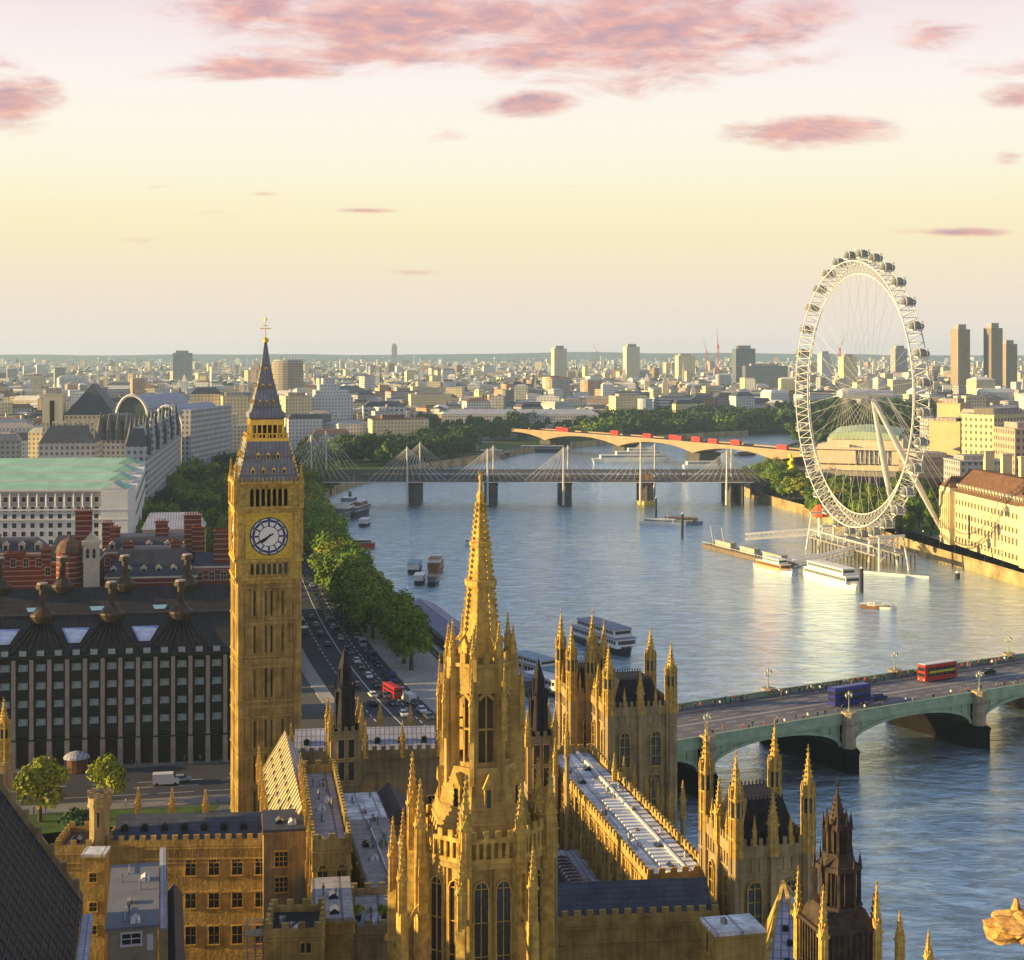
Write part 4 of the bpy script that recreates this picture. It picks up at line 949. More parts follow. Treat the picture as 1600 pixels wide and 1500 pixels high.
# ventilation towers with dark iron lanterns
def venttower(label, u, v0, ybase, w, H, top, rz=PHI):
    x = px(u, ybase); t_ = thing('ventilation_tower', label, 'tower', (x, ybase, 0), rz)
    m = MB(); m.box(-w/2, w/2, 0, w, 0, H); m.box(-w/2-.2, w/2+.2, -.2, w+.2, H-.3, H); m.crenx(-w/2, w/2, 0, H, .3, .7, .6, .5); m.creny(0, w, -w/2, H, .3, .7, .6, .5); m.box(-w/2-.15, w/2+.15, -.15, w+.15, H-9, H-8.7)
    m.build('wall', STONE2, t_)
    for x_ in (-.8, .8):
        for z in (H-8, H-4.4): gwin(t_, x_, 0, z, .95, 3.0, 1, 0, 0, False)
    for y_ in (w*.33, w*.67): gwin(t_, -w/2, y_, H-7.5, .95, 5.5, 1, 1, -pi/2, False)
    for sx_ in (-1, 1):
        for y_ in (0, w): pin(t_, sx_*w/2, y_, H-1.5, 6.0, .85)
    l_ = MB(); c = w/2; hh = top-H
    l_.frus(0, c, H, H+hh*.45, w*.33, w*.27, 8); l_.frus(0, c, H+hh*.45, H+hh*.5, w*.34, w*.32, 8); l_.frus(0, c, H+hh*.5, H+hh*.72, w*.22, w*.19, 8); l_.frus(0, c, H+hh*.72, H+hh*.97, w*.22, .06, 8); l_.frus(0, c, H+hh*.95, H+hh, .07, .03, 6)
    for k in range(8):
        a = 2*pi*k/8+pi/8; l_.obox((cos(a)*w*.31, c+sin(a)*w*.31, H+hh*.24), (cos(a), sin(a), 0), (-sin(a), cos(a), 0), (0, 0, 1), .16, .1, hh*.24); l_.frus(cos(a)*w*.34, c+sin(a)*w*.34, H+hh*.48, H+hh*.6, .12, 0, 4)
        l_.obox((cos(a)*w*.21, c+sin(a)*w*.21, H+hh*.6), (cos(a), sin(a), 0), (-sin(a), cos(a), 0), (0, 0, 1), .1, .07, hh*.12)
    l_.build('dark_lantern_spire', DSTONE, t_); return t_
venttower('square stone tower with dark brown slatted lantern right of the clock tower', 541, 1140, 246, 5.0, zz(1142, 246), zz(1012, 246))
venttower('stone tower with thin dark lantern spire behind the octagonal spire', 846, 1155, 240, 4.4, zz(1150, 240), zz(1030, 240))
# hall with steep sunlit roof at the foot of the clock tower
hx, hy = px(389, 258), 216
t_ = thing('palace_hall', 'hall with steep gable roof, its left slope of pale yellow panels in sun', 'building', (px(424, 214), 214, 0), radians(11.5))
m = MB(); m.box(0, 8.6, 0, 44, 0, 18.2); m.box(-.2, 8.8, -.2, 44.2, 17.9, 18.2); m.add([(0, -.02, 18.2), (8.6, -.02, 18.2), (4.3, -.02, 25.4), (0, .6, 18.2), (8.6, .6, 18.2), (4.3, .6, 25.4)], [(0, 1, 2), (5, 4, 3), (0, 2, 5, 3), (1, 4, 5, 2)]); m.build('wall', STONE2, t_)
r1 = MB(); r1.add([(-.2, .6, 18.0), (4.3, .6, 25.5), (4.3, 44, 25.5), (-.2, 44, 18.0), (-.2, .6, 17.8), (4.3, .6, 25.2), (4.3, 44, 25.2), (-.2, 44, 17.8)], [(0, 1, 2, 3)[::-1], (4, 5, 6, 7), (0, 4, 5, 1)])
for i in range(22): y_ = 1.6+i*2.0; r1.obox((2.05, y_, 21.95), (4.5, 0, 7.5), (0, 1, 0), (-7.5, 0, 4.5), .5, .12, .014)
sr_ = r1.build('roof_slope', mat('pale_yellow_roof_panels', (.50, .42, .26), .75, .2, .8), t_)
for i in range(10):
    for k in range(3):
        v_ = MB(); v_.cbox(0, 0, 0, .55, .6, .9); v_.build('roof_vent', SLATE, sr_, (.8+k*1.2, 2.6+i*4.0+(k % 2)*2, 19.4+k*2.0))
r2 = MB(); r2.add([(4.3, .6, 25.5), (8.8, .6, 18.0), (8.8, 44, 18.0), (4.3, 44, 25.5), (4.3, .6, 25.2), (8.8, .6, 17.8), (8.8, 44, 17.8), (4.3, 44, 25.2)], [(0, 1, 2, 3), (7, 6, 5, 4), (0, 4, 5, 1)])
r2.build('roof_slope', LEAD, t_)
for i in range(5): pin(t_, -.2, 4+i*9.5, 17.5, 6.5, .9)
# tall golden wall + front facing block with two gothic windows
xa, ya = px(489, 196), 196
block('palace_block', 'tall battlemented block with brilliant golden left wall and two gothic windows in front', 'building', xa, ya, radians(10), 4.9, 36, zz(1330, 196), 'flat', wm_=STONE, rm=LEADG, buttl=8, ph=1.4,
      wins=[('f', 2, zz(1405, 196), 1.25, 4.4, 2, 1, True), ('l', 7, 14, 1.2, 5, 2, 1, True)], strings=(zz(1418, 196), zz(1362, 196)), pins=(4.2, .6, 0))
xa, ya = px(580, 197), 197
t_ = block('palace_range', 'low range with broad flat felt roof, snowy pale at its far end', 'building', xa, ya, radians(12), 6.6, 47, zz(1407, 197), 'flat', wm_=STONE, rm=LEADG, ph=.5, cren=False, buttl=8, pins=None, strings=(15,))
MB().box(.3, 6.3, 33, 46.6, zz(1407, 197)+.26, zz(1407, 197)+.5).build('pale_roof_sheet', LEADW, t_)
MB().box(3.2, 3.4, 1, 32.5, zz(1407, 197)+.26, zz(1407, 197)+.55).build('roof_ridge_roll', LEADW, t_)
xa, ya = px(548, 180), 180
t_ = block('palace_block', 'low block with cluttered blue-grey flat roof and two round topped yellow bushes', 'building', xa, ya, radians(6), 7.8, 13, zz(1462, 180), 'flat', wm_=STONE2, rm=LEADG, ph=1.0, wins=[('f', 3, 12, 1, 2.5, 2, 1, False)])
xa, ya = px(614, 222), 232
block('palace_block', 'small block with brown shed roof behind the flat felt range', 'building', px(600, 236), 236, PHI, 5.0, 14, 16.5, 'y', 2.6, wm_=STONE2, rm=mat('brown_grey_roof', (.10, .085, .085), .8, .2, .4), cren=False, over=.3)
# slate range at lower left with battlemented wall
xa, ya = px(172, 222), 222
block('palace_range', 'battlemented golden range with long blue slate roof facing the lower left court', 'building', px(168, 222), 222, radians(3), 27.2, 9, zz(1325, 222), 'x', 3.6, wm_=STONE, rm=SLATE, ph=1.0, vents=9,
      wins=[('f', 5, zz(1370, 222), 1.5, 2.3, 2, 1, False, .38, 1.0), ('f', 5, zz(1421, 222), 1.5, 2.3, 2, 1, False, .38, 1.0), ('f', 5, zz(1478, 222), 1.5, 2.6, 2, 1, False, .38, 1.0)], strings=(zz(1398, 222), zz(1345, 222)))
block('palace_range', 'stone wing left of the octagonal turret with brown gabled parapet', 'building', px(86, 221), 221, radians(3), 5.2, 9, zz(1332, 221), 'flat', wm_=STONE, rm=mat('brown_roof_tile', (.11, .07, .06), .85, .2, .5), ph=1.0, strings=(zz(1350, 221),))
block('square_tower', 'plain square tower with pale lead cap and small paired windows', 'tower', px(128, 212), 212, radians(3), 3.1, 3.4, zz(1338, 212), 'flat', wm_=STONE, rm=LEADW, cren=False, over=.1, wins=[('f', 1, zz(1378, 212), 1.0, 1.2, 2, 1, False), ('f', 1, zz(1424, 212), 1.0, 1.2, 2, 1, False), ('f', 1, zz(1460, 212), 1.0, 1.2, 2, 1, False)])
tt_ = thing('octagonal_turret', 'pale sunlit octagonal stair turret with battlements beside the slate roof', 'turret', (px(150, 221), 223, 0), 0.1)
m = MB(); m.frus(0, 0, 0, zz(1262, 221), 1.5, 1.5, 8); m.frus(0, 0, zz(1265, 221), zz(1260, 221), 1.8, 1.8, 8); m.frus(0, 0, zz(1260, 221), zz(1250, 221), 1.7, 1.7, 8)
for k in range(8): a = k*pi/4; m.cbox(cos(a)*1.5, sin(a)*1.5, zz(1250, 221), zz(1241, 221), .5, .5)
m.build('wall', STONE2, tt_); MB().box(-.14, .14, -1.42, -1.38, zz(1295, 221), zz(1272, 221)).build('slit_window', PANE, tt_)
# grey flat-roofed attic building
t_ = block('attic_block', 'small building with long grey flat roof and white framed window end', 'building', px(168, 178), 178, radians(13), 5.6, 22, zz(1453, 178), 'flat', wm_=mat('drab_render', (.30, .26, .19), .85, .2, .5), rm=mat('grey_flat_roof', (.16, .165, .18), .8, .12, .4), cren=False, over=.25)
gwin(t_, 2.7, 0, zz(1478, 178), 2.1, 1.25, 2, 1, 0, False, WHITEP); 
m = MB(); m.box(4.5, 5.2, -.08, 0, zz(1490, 178), zz(1465, 178)); m.build('white_door', WHITEP, t_)
m = MB(); m.box(5.9, 6.9, 0, 30, 0, zz(1453, 178)-.6); m.build('gutter_walk', STONE2, t_)
m = MB(); m.box(6.0, 6.7, 0, 30, zz(1453, 178)-.6, zz(1453, 178)-.35); m.build('lead_gutter', LEAD, t_)
t_ = block('attic_block', 'narrow blue slate lean-to roof beside the dark court', 'building', px(262, 170), 170, radians(13), 2.0, 40, 15.5, 'y', 1.4, wm_=STONE2, rm=SLATE, cren=False, over=.1)
# near battlemented block bottom, with scaffold
t_ = block('square_tower', 'near battlemented square block with dark roof and one small window, bottom of the picture', 'tower', px(414, 168), 168, radians(4), 6.2, 7.5, zz(1466, 168), 'flat', wm_=STONE, rm=mat('dark_asphalt_roof', (.035, .03, .03), .9, .2), ph=.9, wins=[('f', 1, zz(1490, 168), 1.1, 1.1, 2, 0, False, .55, .9)])
block('palace_block', 'tall plain block right of the battlemented square one, one string course', 'building', px(486, 174), 176, radians(8), 4.6, 14, zz(1440, 176), 'flat', wm_=STONE, rm=LEADG, cren=False, over=.05, strings=(zz(1462, 176),))
# inner court wall right of the slate range
block('palace_block', 'brown inner court wall with small square windows below the sunlit roof', 'building', px(408, 206), 208, radians(10), 6.0, 9, zz(1300, 208), 'flat', wm_=STONE2, rm=SLATE, cren=False, over=.1, wins=[('f', 1, zz(1355, 208), 1.7, 2.0, 3, 2, False, .1, .7), ('f', 1, zz(1395, 208), 1.7, 2.0, 3, 2, False, .1, .7)])
sc_ = thing('scaffolding', 'thin pale scaffold poles beside the near battlemented block', 'scaffolding', (px(385, 170), 170, 0), .1)
m = MB()
for i in range(4):
    for j in range(3): m.tube((i*.9, j*.9, 8), (i*.9, j*.9, 26.2-(i % 2)), .05, 4)
for z in (22, 23.3, 24.6, 25.8):
    for j in range(3): m.tube((-.3, j*.9, z), (3.0, j*.9, z), .045, 4)
    for i in range(4): m.tube((i*.9, -.3, z+.05), (i*.9, 2.1, z+.05), .045, 4)
m.build('poles', mat('scaffold_steel', (.45, .36, .26), .5), sc_); MB().box(-.2, 2.9, -.1, 1.9, 24.65, 24.72).build('boards', mat('scaffold_board', (.40, .30, .18), .9), sc_)
# big dark slate roof, bottom left
hl = thing('great_hall', 'huge near-black slate roof filling the bottom left corner', 'building', (0, 0, 0), 0)
A_ = Vector((px(-6, 190), 190, zz(1240, 190))); B_ = Vector((px(130, 148), 148, zz(1470, 148))); 
# hall runs parallel to the palace axis, ridge on its left, right slope facing the courts
hr = thing('x', None, None) if False else None
m = MB(); HX = px(120, 178)
rz_ = radians(13)
hl.location = (px(112, 176), 176, 0); hl.rotation_euler = (0, 0, rz_)
m.box(-22, .6, -90, 6.5, 0, 24.3); m.build('wall', STONE2, hl)
m = MB(); m.add([(.9, -90, 24.0), (.9, 6.2, 24.0), (-12, 6.2, 43.4), (-12, -90, 43.4), (-25, 6.2, 24.0), (-25, -90, 24.0)], [(0, 1, 2, 3), (3, 2, 4, 5)]); m.build('roof', mat('near_black_slate', (.012, .013, .020), .6, .25, .4, pattern='blocks', pw=.6, ph=.35, pmix=.5, gap=.03), hl)
m = MB(); m.add([(1.0, 6.2, 23.6), (1.0, 6.9, 23.6), (-12, 6.9, 43.2), (-12, 6.2, 43.2), (1.0, 6.2, 24.9), (1.0, 6.9, 24.9), (-12, 6.9, 44.6), (-12, 6.2, 44.6)], [(4, 5, 6, 7), (0, 4, 7, 3), (1, 2, 6, 5), (0, 1, 5, 4)])
for i in range(9): t_ = (i+.5)/9; m.cbox(1.0-13*t_, 6.55, 24.6+19.7*t_, 25.6+19.7*t_, .55, .75)
m.add([(1, 6.3, 0), (-25, 6.3, 0), (-25, 6.3, 24), (-12, 6.3, 43), (1, 6.3, 24)], [(0, 1, 2, 3, 4)])
m.build('gable_coping', STONE2, hl)
m = MB()
for i in range(36): y_ = 5.6-i*2.4; m.obox((-5.55, y_, 33.72), (12.9, 0, -19.4), (0, 1, 0), (19.4, 0, 12.9), .5, .07, .0035)
m.build('roof_rolls', mat('dark_lead_roll', (.05, .052, .065), .7, .3, .4), hl)
m = MB()
for i in range(20): t_ = (i+.5)/20; m.obox((.9-12.9*t_, -42, 24.03+19.4*t_), (12.9, 0, -19.4), (0, 1, 0), (19.4, 0, 12.9), .0028, 48, .0028)
m.build('slate_courses', MT['dark_lead_roll'], hl)
m = MB(); m.box(.9, 2.2, -90, 5, 22.2, 23.0); m.build('parapet_gutter', LEAD, hl)
lt = thing('octagonal_turret', 'slender greenish stone turret at the far left edge in front of the dark office block', 'turret', (px(6, 198), 198, 0), 0)
m = MB(); m.frus(0, 0, 0, zz(1190, 198), 1.15, 1.1, 8); m.frus(0, 0, zz(1193, 198), zz(1188, 198), 1.35, 1.35, 8); m.build('wall', STONE2, lt); tur(lt, 0, 0, zz(1190, 198), 8.4, .75)
# front right: dark slate range, gabled roof, small tower
xa, ya = px(842, 179), 179
block('palace_range', 'battlemented range with dark blue slate roof right of the octagonal tower base', 'building', px(838, 180), 180, radians(6.5), 22.0, 7.6, zz(1450, 180), 'x', 3.9, wm_=STONE, rm=SLATE, ph=1.1, wins=[('f', 5, 9, 1.1, 3, 2, 1, False)], strings=(zz(1478, 180),))
block('palace_block', 'low court building with lilac lead flats and dark glazed lantern', 'building', px(856, 204), 204, radians(11), 10, 26, 14.0, 'flat', wm_=STONE2, rm=LEAD, cren=False, over=.1)
xl = thing('roof_lantern', 'dark curved glazed roof lantern on the lilac lead flats', 'roof lantern', (px(905, 212), 212, 14.25), radians(11))
m = MB(); [m.add([(1.9*cos(pi*i/8), 0, 1.6*sin(pi*i/8)), (1.9*cos(pi*(i+1)/8), 0, 1.6*sin(pi*(i+1)/8)), (1.9*cos(pi*(i+1)/8), 12, 1.6*sin(pi*(i+1)/8)), (1.9*cos(pi*i/8), 12, 1.6*sin(pi*i/8))], [(0, 3, 2, 1)]) for i in range(8)]
m.add([(1.9*cos(pi*i/8), 0, 1.6*sin(pi*i/8)) for i in range(9)], [tuple(range(9))]); m.build('glazing', BLACK, xl)
m = MB(); [m.obox((0, i*1.4+.6, .85), (1, 0, 0), (0, 1, 0), (0, 0, 1), 1.2, .05, .8) for i in range(8)]; m.build('ribs', LEAD, xl)
t_ = block('square_tower', 'small tower with white flat top and bright yellow left face, right foreground', 'tower', px(1118, 150), 150, PHI, 5.1, 4.2, zz(1462, 150), 'flat', wm_=STONE, rm=LEADW, cren=False, over=.12, wins=[('l', 1, zz(1500, 150), .9, 2.0, 1, 0, False)])
gr_ = thing('palace_hall', 'grey lead hipped roof with dark vents and orange sunlit left strip, right foreground', 'building', (px(1178, 150), 150, 0), radians(-11)); gw_ = px(1292, 150)-px(1178, 150)
axx = px(1214, 166)-px(1178, 150)+.6-3.1; azz = zz(1376, 166)
m = MB(); m.box(.15, gw_-.15, .15, 24, 0, 23.6); m.build('wall', STONE2, gr_)
m = MB(); m.add([(0, 0, 23.6), (gw_, 0, 23.6), (axx, 16, azz), (gw_, 24, 23.6), (0, 24, 23.6)], [(0, 1, 2), (1, 3, 2), (3, 4, 2)]); ro = m.build('roof', LEAD, gr_)
m = MB(); m.add([(0, 0, 23.6), (axx, 16, azz), (0, 24, 23.6)], [(0, 1, 2)]); m.build('roof_strip', STONEP, gr_)
for (q, w_) in ((.35, .3), (.5, .42), (.62, .55), (.5, .65)): v_ = MB(); v_.cbox(0, 0, 0, .5, .6, .5); v_.build('roof_vent', BLACK, ro, (axx*w_+(gw_*q)*(1-w_), 16*w_, 23.6+(azz-23.6)*w_))
m = MB()
for (p, q_) in (((0, 0, 23.7), (axx, 16, azz+.1)), ((gw_, 0, 23.7), (axx, 16, azz+.1)), ((axx, 16, azz+.1), (gw_, 24, 23.7))): m.tube(p, q_, .26, 4)
m.build('coping', STONEP, gr_)
# dark ornate lantern tower at right
dt = thing('dark_lantern_tower', 'dark ornate openwork lantern tower with orange sunlit edge, right foreground', 'tower', (px(1308, 138), 138, 0), radians(14))
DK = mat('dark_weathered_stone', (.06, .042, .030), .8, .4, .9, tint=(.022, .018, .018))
V8 = lambda v: zz(v, 138)
m = MB(); m.frus(0, 0, 0, V8(1442), 2.45, 2.45, 4)
for k in range(4):
    a = k*pi/2
    for i in range(9): x = -2.3+i*.575; fb(m, a, x-.09, x+.09, 2.45, 2.62, 0, V8(1442))
    for j in range(14): fb(m, a, -2.4, 2.4, 2.45, 2.51, 20+j*1.1, 20.15+j*1.1)
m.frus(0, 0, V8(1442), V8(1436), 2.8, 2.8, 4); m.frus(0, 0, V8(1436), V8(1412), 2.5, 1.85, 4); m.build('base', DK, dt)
def stage(va, vb, r, rb, name, solid=.72):
    m = MB(); za, zb_ = V8(va), V8(vb); m.frus(0, 0, za, zb_, r*solid, r*solid*.93, 8)
    for k in range(8):
        a = k*pi/4+pi/8; rr_ = r+(rb-r)*.5
        m.obox((cos(a)*rr_, sin(a)*rr_, (za+zb_)/2), (cos(a), sin(a), 0), (-sin(a), cos(a), 0), (0, 0, 1), .2, .11, (zb_-za)/2); m.frus(cos(a)*(rr_+.1), sin(a)*(rr_+.1), zb_-.2, zb_+1.5, .17, 0, 4)
        m.obox((cos(a+pi/8)*r*.8, sin(a+pi/8)*r*.8, (za+zb_)/2), (cos(a+pi/8), sin(a+pi/8), 0), (-sin(a+pi/8), cos(a+pi/8), 0), (0, 0, 1), .05, .05, (zb_-za)/2)
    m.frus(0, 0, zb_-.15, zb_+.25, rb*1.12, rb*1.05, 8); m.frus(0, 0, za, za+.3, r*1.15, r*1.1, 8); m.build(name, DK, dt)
stage(1412, 1352, 2.0, 1.85, 'lower_lantern'); m = MB(); m.frus(0, 0, V8(1352)+.2, V8(1332), 1.7, 1.1, 8); m.build('sloping_roof', DK, dt)
stage(1334, 1290, 1.2, 1.05, 'upper_lantern', .5)
m = MB(); m.frus(0, 0, V8(1290), V8(1240), .9, .16, 8)
for k in range(8):
    for j in range(6): a = k*pi/4+pi/8; r0 = .9-(.74*j/6); m.cbox(cos(a)*r0, sin(a)*r0, V8(1288-j*7.5), V8(1288-j*7.5)+.16, .13, .13)
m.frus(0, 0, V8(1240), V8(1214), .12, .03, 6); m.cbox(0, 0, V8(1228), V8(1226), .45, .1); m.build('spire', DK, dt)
for sx_ in (-1, 1):
    for sy_ in (-1, 1): pin(dt, sx_*2.6, sy_*2.6, V8(1442)-4, 8.6, .7)
# loose riverside pinnacles: each is the top of a buttress shaft
def shaftpin(label, u, v, y, w=.9, h=6):
    zt = zz(v, y); t_ = thing('stone_pinnacle', label, 'pinnacle', (px(u, y), y, 0), PHI)
    m = MB(); m.frus(0, 0, 0, zt-h+.2, w*.55, w*.5, 8); m.frus(0, 0, zt-h-.3, zt-h+.1, w*.72, w*.72, 8); m.build('shaft', STONE2, t_)
    put('spirelet', PIN, t_, (0, 0, zt-h), 0, (w, w, h/10)); return t_
shaftpin('tall thin greenish pinnacle just right of the dark lantern tower', 1366, 1392, 140, .85, 7.5)
shaftpin('golden pinnacle in front of the river, second from the bottom right corner', 1406, 1422, 136, .7, 5)
shaftpin('lowest golden pinnacle in front of the river, right of the other two', 1451, 1452, 132, .6, 4.5)
shaftpin('slender stone pinnacle shaft right of the octagonal tower, left of the white roof', 866, 1262, 163, .75, 4)
shaftpin('orange crocketed pinnacle shaft close on the left of the octagonal tower', 630, 1262, 160, .8, 7)
shaftpin('golden pinnacle against the dark bridge arch, below the tower by the bridge', 1067, 1218, 240, .8, 6)
for i, (u, v) in enumerate(((975, 1180), (991, 1192), (1010, 1205), (1028, 1220), (1047, 1228), (960, 1175))):
    shaftpin('small lit pinnacle below the twin windows, %s from the left' % ORD[[1, 2, 3, 4, 5, 0][i]], u, v, 248-i*2, .7, 5.5)
for i, (u, v) in enumerate(((815, 1110), (910-100, 1060), (886, 1120), (868, 1150))):
    shaftpin(['pale pinnacle right of the octagonal lantern windows', 'thin pinnacle high behind the octagonal lantern', 'short pinnacle right of the thin dark lantern spire', 'low pinnacle at the foot of the thin dark lantern spire'][i], u, v, 225+i*3, .7, 6)
for i, (u, v, yy) in enumerate(((216, 1228, 246), (269, 1230, 246), (321, 1232, 246), (594, 1098, 290), (641, 1100, 290))):
    shaftpin(['stubby pinnacle behind the slate roof, nearest the octagonal turret', 'stubby pinnacle at the middle behind the long slate roof', 'stubby pinnacle behind the slate roof, nearest the clock tower', 'thin pinnacle above the gridded lead roof, left one', 'thin pinnacle above the gridded lead roof, right one'][i], u, v, yy, .9, 5)
# carved stone corner jutting in at right, very near
gx = thing('carved_stone_bracket', 'weathered golden carved stone jutting in at the right edge', 'stone carving', (px(1573, 24), 24, zz(1448, 24)), 0)
bmx = bmesh.new(); bmesh.ops.create_icosphere(bmx, subdivisions=4, radius=1)
rr = random.Random(4)
from mathutils import noise as mn
for v in bmx.verts:
    p = v.co.copy(); d = 1+.30*mn.noise(p*1.7)+.16*mn.noise(p*4)+.10*abs(mn.noise(p*8))+.05*mn.noise(p*19)
    v.co = Vector((p.x*.62*d+.34, p.y*.42*d, p.z*.235*d+max(0, p.x)*.16-(.12*sin(6*p.x) if p.z < 0 else 0)*.5))
me = bpy.data.meshes.new('carving'); bmx.to_mesh(me); bmx.free(); me.materials.append(mat('weathered_gold_stone', (.50, .30, .10), .95, .5, 5, bump=.05, tint=(.16, .08, .03)))
put('carving', me, gx)
m = MB(); m.box(.55, 1.5, -.34, .34, -.22, .24)
for k in range(5): m.frus(.25+k*.26, -.3, .10, .34, .10, .03, 6); m.frus(.25+k*.26, .3, .10, .34, .10, .03, 6)
for k in range(4): m.tube((.1+k*.3, -.40, -.12), (.3+k*.3, -.40, .08), .05, 6)
m.build('corbel_beam', MT['weathered_gold_stone'], gx)
m = MB(); m.box(1.5, 3.6, -1.2, 1.2, -gx.location.z, 1.8); m.box(1.4, 3.7, -1.3, 1.3, .5, .8); m.build('buttress_pier', STONE, gx)
# ---------------- dark modern office block with tall chimneys ----------------
OFW = mat('sandstone_fin', (.30, .25, .21), .8, .2, .5); BRZ = mat('dark_bronze', (.022, .020, .022), .45, .3, 1.0); OFG = mat('office_glass_blue', (.26, .34, .36), .15, .5, .9)
SKG = mat('skylight_glass', (.24, .32, .55), .2, .35, .5); DKR = mat('dark_bronze_roof', (.045, .04, .045), .6, .3, .5, pattern='seams', pw=.8, ph=.9, pmix=.6, gap=.1)
orz = radians(8.5); oy = 334.0
OX0, OY0 = px(352, 334), 334
po = thing('office_block', 'dark bronze office block with pale stone fins, fan-shaped roof ribs and fat chimneys', 'office building', (OX0, OY0, 0), orz)
BW = 3.73; NB = 20; L_ = NB*BW           # extends to local -x
m = MB(); m.box(-L_, 8, .8, 15, 0, 23.8); m.box(-L_, 8, -.3, .8, 23.4, 24.0); m.box(-L_, 8, -.1, .8, 5.9, 6.3); m.build('wall', BRZ, po)
fm = MB(); fm.box(-.42, .42, -.45, .8, 6.3, 23.4); 
for z in (10.0, 13.9, 17.9): fm.frus(0, -.45, z, z+.5, .3, .3, 6)
fm.box(-.5, .5, -.6, .8, 0, 5.9); fm = fm.mesh('stone_fin', OFW)
wg = MB(); wg.box(-1.0, 1.0, .55, .82, 0, 1.5); wg = wg.mesh('window', OFG); ws = MB(); ws.box(-1.35, 1.35, .3, .79, -.55, -.02); ws = ws.mesh('sill', BRZ)
wl_ = MB(); wl_.box(-1.35, 1.35, .6, .82, -1.9, -.6); wl_ = wl_.mesh('lower_pane', PANE)
wc = 0
for i in range(NB+1):
    x = -i*BW; put('stone_fin', fm, po, (x, 0, 0))
    if i < NB:
        for j, z in enumerate((8.6, 12.5, 16.4, 20.3)):
            o = put('window', wg, po, (x-BW/2, 0, z+.5)); put('sill', ws, o)
            if i < 14: put('lower_pane', wl_, o)
            wc += 1
put('stone_fin', fm, po, (BW, 0, 0)); put('stone_fin', fm, po, (2*BW, 0, 0))
rf = MB(); rf.add([(-L_, .2, 24.0), (8, .2, 24.0), (8, 8.2, 31.2), (-L_, 8.2, 31.2), (-L_, 16, 24.2), (8, 16, 24.2)], [(0, 1, 2, 3), (3, 2, 5, 4)]); rf.box(-L_, 8, 7.9, 8.8, 31.1, 31.7); rfo = rf.build('roof', DKR, po)
ribs = []
def rib_on_roof(xa, ya, za, xb, yb, zb_, w=.22):
    q = MB(); d = Vector((xb-xa, yb-ya, zb_-za)); q.obox(((xa+xb)/2, (ya+yb)/2-.1, (za+zb_)/2+.15), d, Vector((1, 0, 0)), d.cross(Vector((1, 0, 0))).normalized(), .5, w, .22); q.build('roof_rib', BRZ, rfo)
ch = MB(); ch.frus(0, 0, -1.2, .3, 2.2, 2.8, 14); ch.frus(0, 0, .3, .7, 2.8, 2.7, 14); ch.frus(0, 0, .7, 2.5, 2.4, .85, 14); ch.frus(0, 0, 2.3, 6.2, .8, .72, 12); ch.frus(0, 0, 6.2, 7.2, 1.5, 1.3, 12)
ch = ch.mesh('chimney', mat('bronze_chimney', (.075, .05, .032), .5, .4, .8, tint=(.025, .02, .018)))
cap = MB(); cap.frus(0, 0, 7.2, 7.5, 1.2, 1.1, 12); cap = cap.mesh('chimney_cap', mat('pale_bronze_cap', (.30, .26, .22), .6))
chx = [px(u, 342)-OX0 for u in (293, 190, 88, -14)]
for c in chx:
    cx = c/cos(orz); o = put('chimney', ch, po, (cx, 7.6, 31.4)); put('chimney_cap', cap, o)
    o = put('chimney', ch, po, (cx-.8, 44, 32.4)); put('chimney_cap', cap, o)
    for k in range(-4, 5): rib_on_roof(cx+k*.35, 7.0, 30.4, cx+k*1.75, .4, 24.3, .16)
sk = MB(); sk.add([(-1.1, .05, 0), (1.1, .05, 0), (1.1, 1.35, 1.15), (-1.1, 1.35, 1.15)], [(0, 1, 2, 3)]); skm_ = sk.mesh('skylight', SKG)
tz = MB(); tz.add([(-1.2, 0, 0), (1.2, 0, 0), (3.0, 3.1, 2.75), (-3.0, 3.1, 2.75)], [(0, 1, 2, 3)]); tzm = tz.mesh('skylight', SKG)
dwin = MB(); dwin.box(-.85, .85, -.1, 1.3, 0, 1.3); dwm = dwin.mesh('dormer', BRZ); dg = MB(); dg.box(-.75, .75, -.14, -.1, .1, 1.25); dgm = dg.mesh('pane', mat('dormer_glass', (.32, .38, .42), .2, .3, .6))
for i in range(NB):
    o = put('dormer', dwm, rfo, (-(i+.5)*BW, .2, 24.1)); put('pane', dgm, o)
for i in range(len(chx)-1):
    mxx = (chx[i]+chx[i+1])/2/cos(orz); put('skylight', tzm, rfo, (mxx, 2.4, 26.42))
# rear wing of the same block across its glazed court
m = MB(); m.box(-L_, 8, 38, 52, 0, 25); m.build('rear_wing', BRZ, po)
m = MB(); m.add([(-L_, 37.6, 25.0), (8, 37.6, 25.0), (8, 44, 32.2), (-L_, 44, 32.2), (-L_, 52, 25), (8, 52, 25)], [(0, 1, 2, 3), (3, 2, 5, 4)]); ro2 = m.build('roof', DKR, po)
m = MB(); m.add([(-L_, 15.5, 24.4), (8, 15.5, 24.4), (8, 38, 26.5), (-L_, 38, 26.5)], [(0, 1, 2, 3)]); m.build('court_glazing', mat('dark_court_glazing', (.05, .055, .07), .35, .4, .4, pattern='seams', pw=1.6, ph=1.6, pmix=.8, gap=.08), po)
for i in range(len(chx)-1):
    mxx = (chx[i]+chx[i+1])/2/cos(orz); put('skylight', mat('pale_cyan_skylight', (.28, .50, .62), .2, .15) and tz.mesh('skylight', MT['pale_cyan_skylight']), ro2, (mxx+.4, 39.4, 27.25))
m = MB(); m.frus(0, 0, 0, 3.1, 1.9, 1.9, 12); m.frus(0, 0, 3.1, 3.9, 2.4, .4, 12)
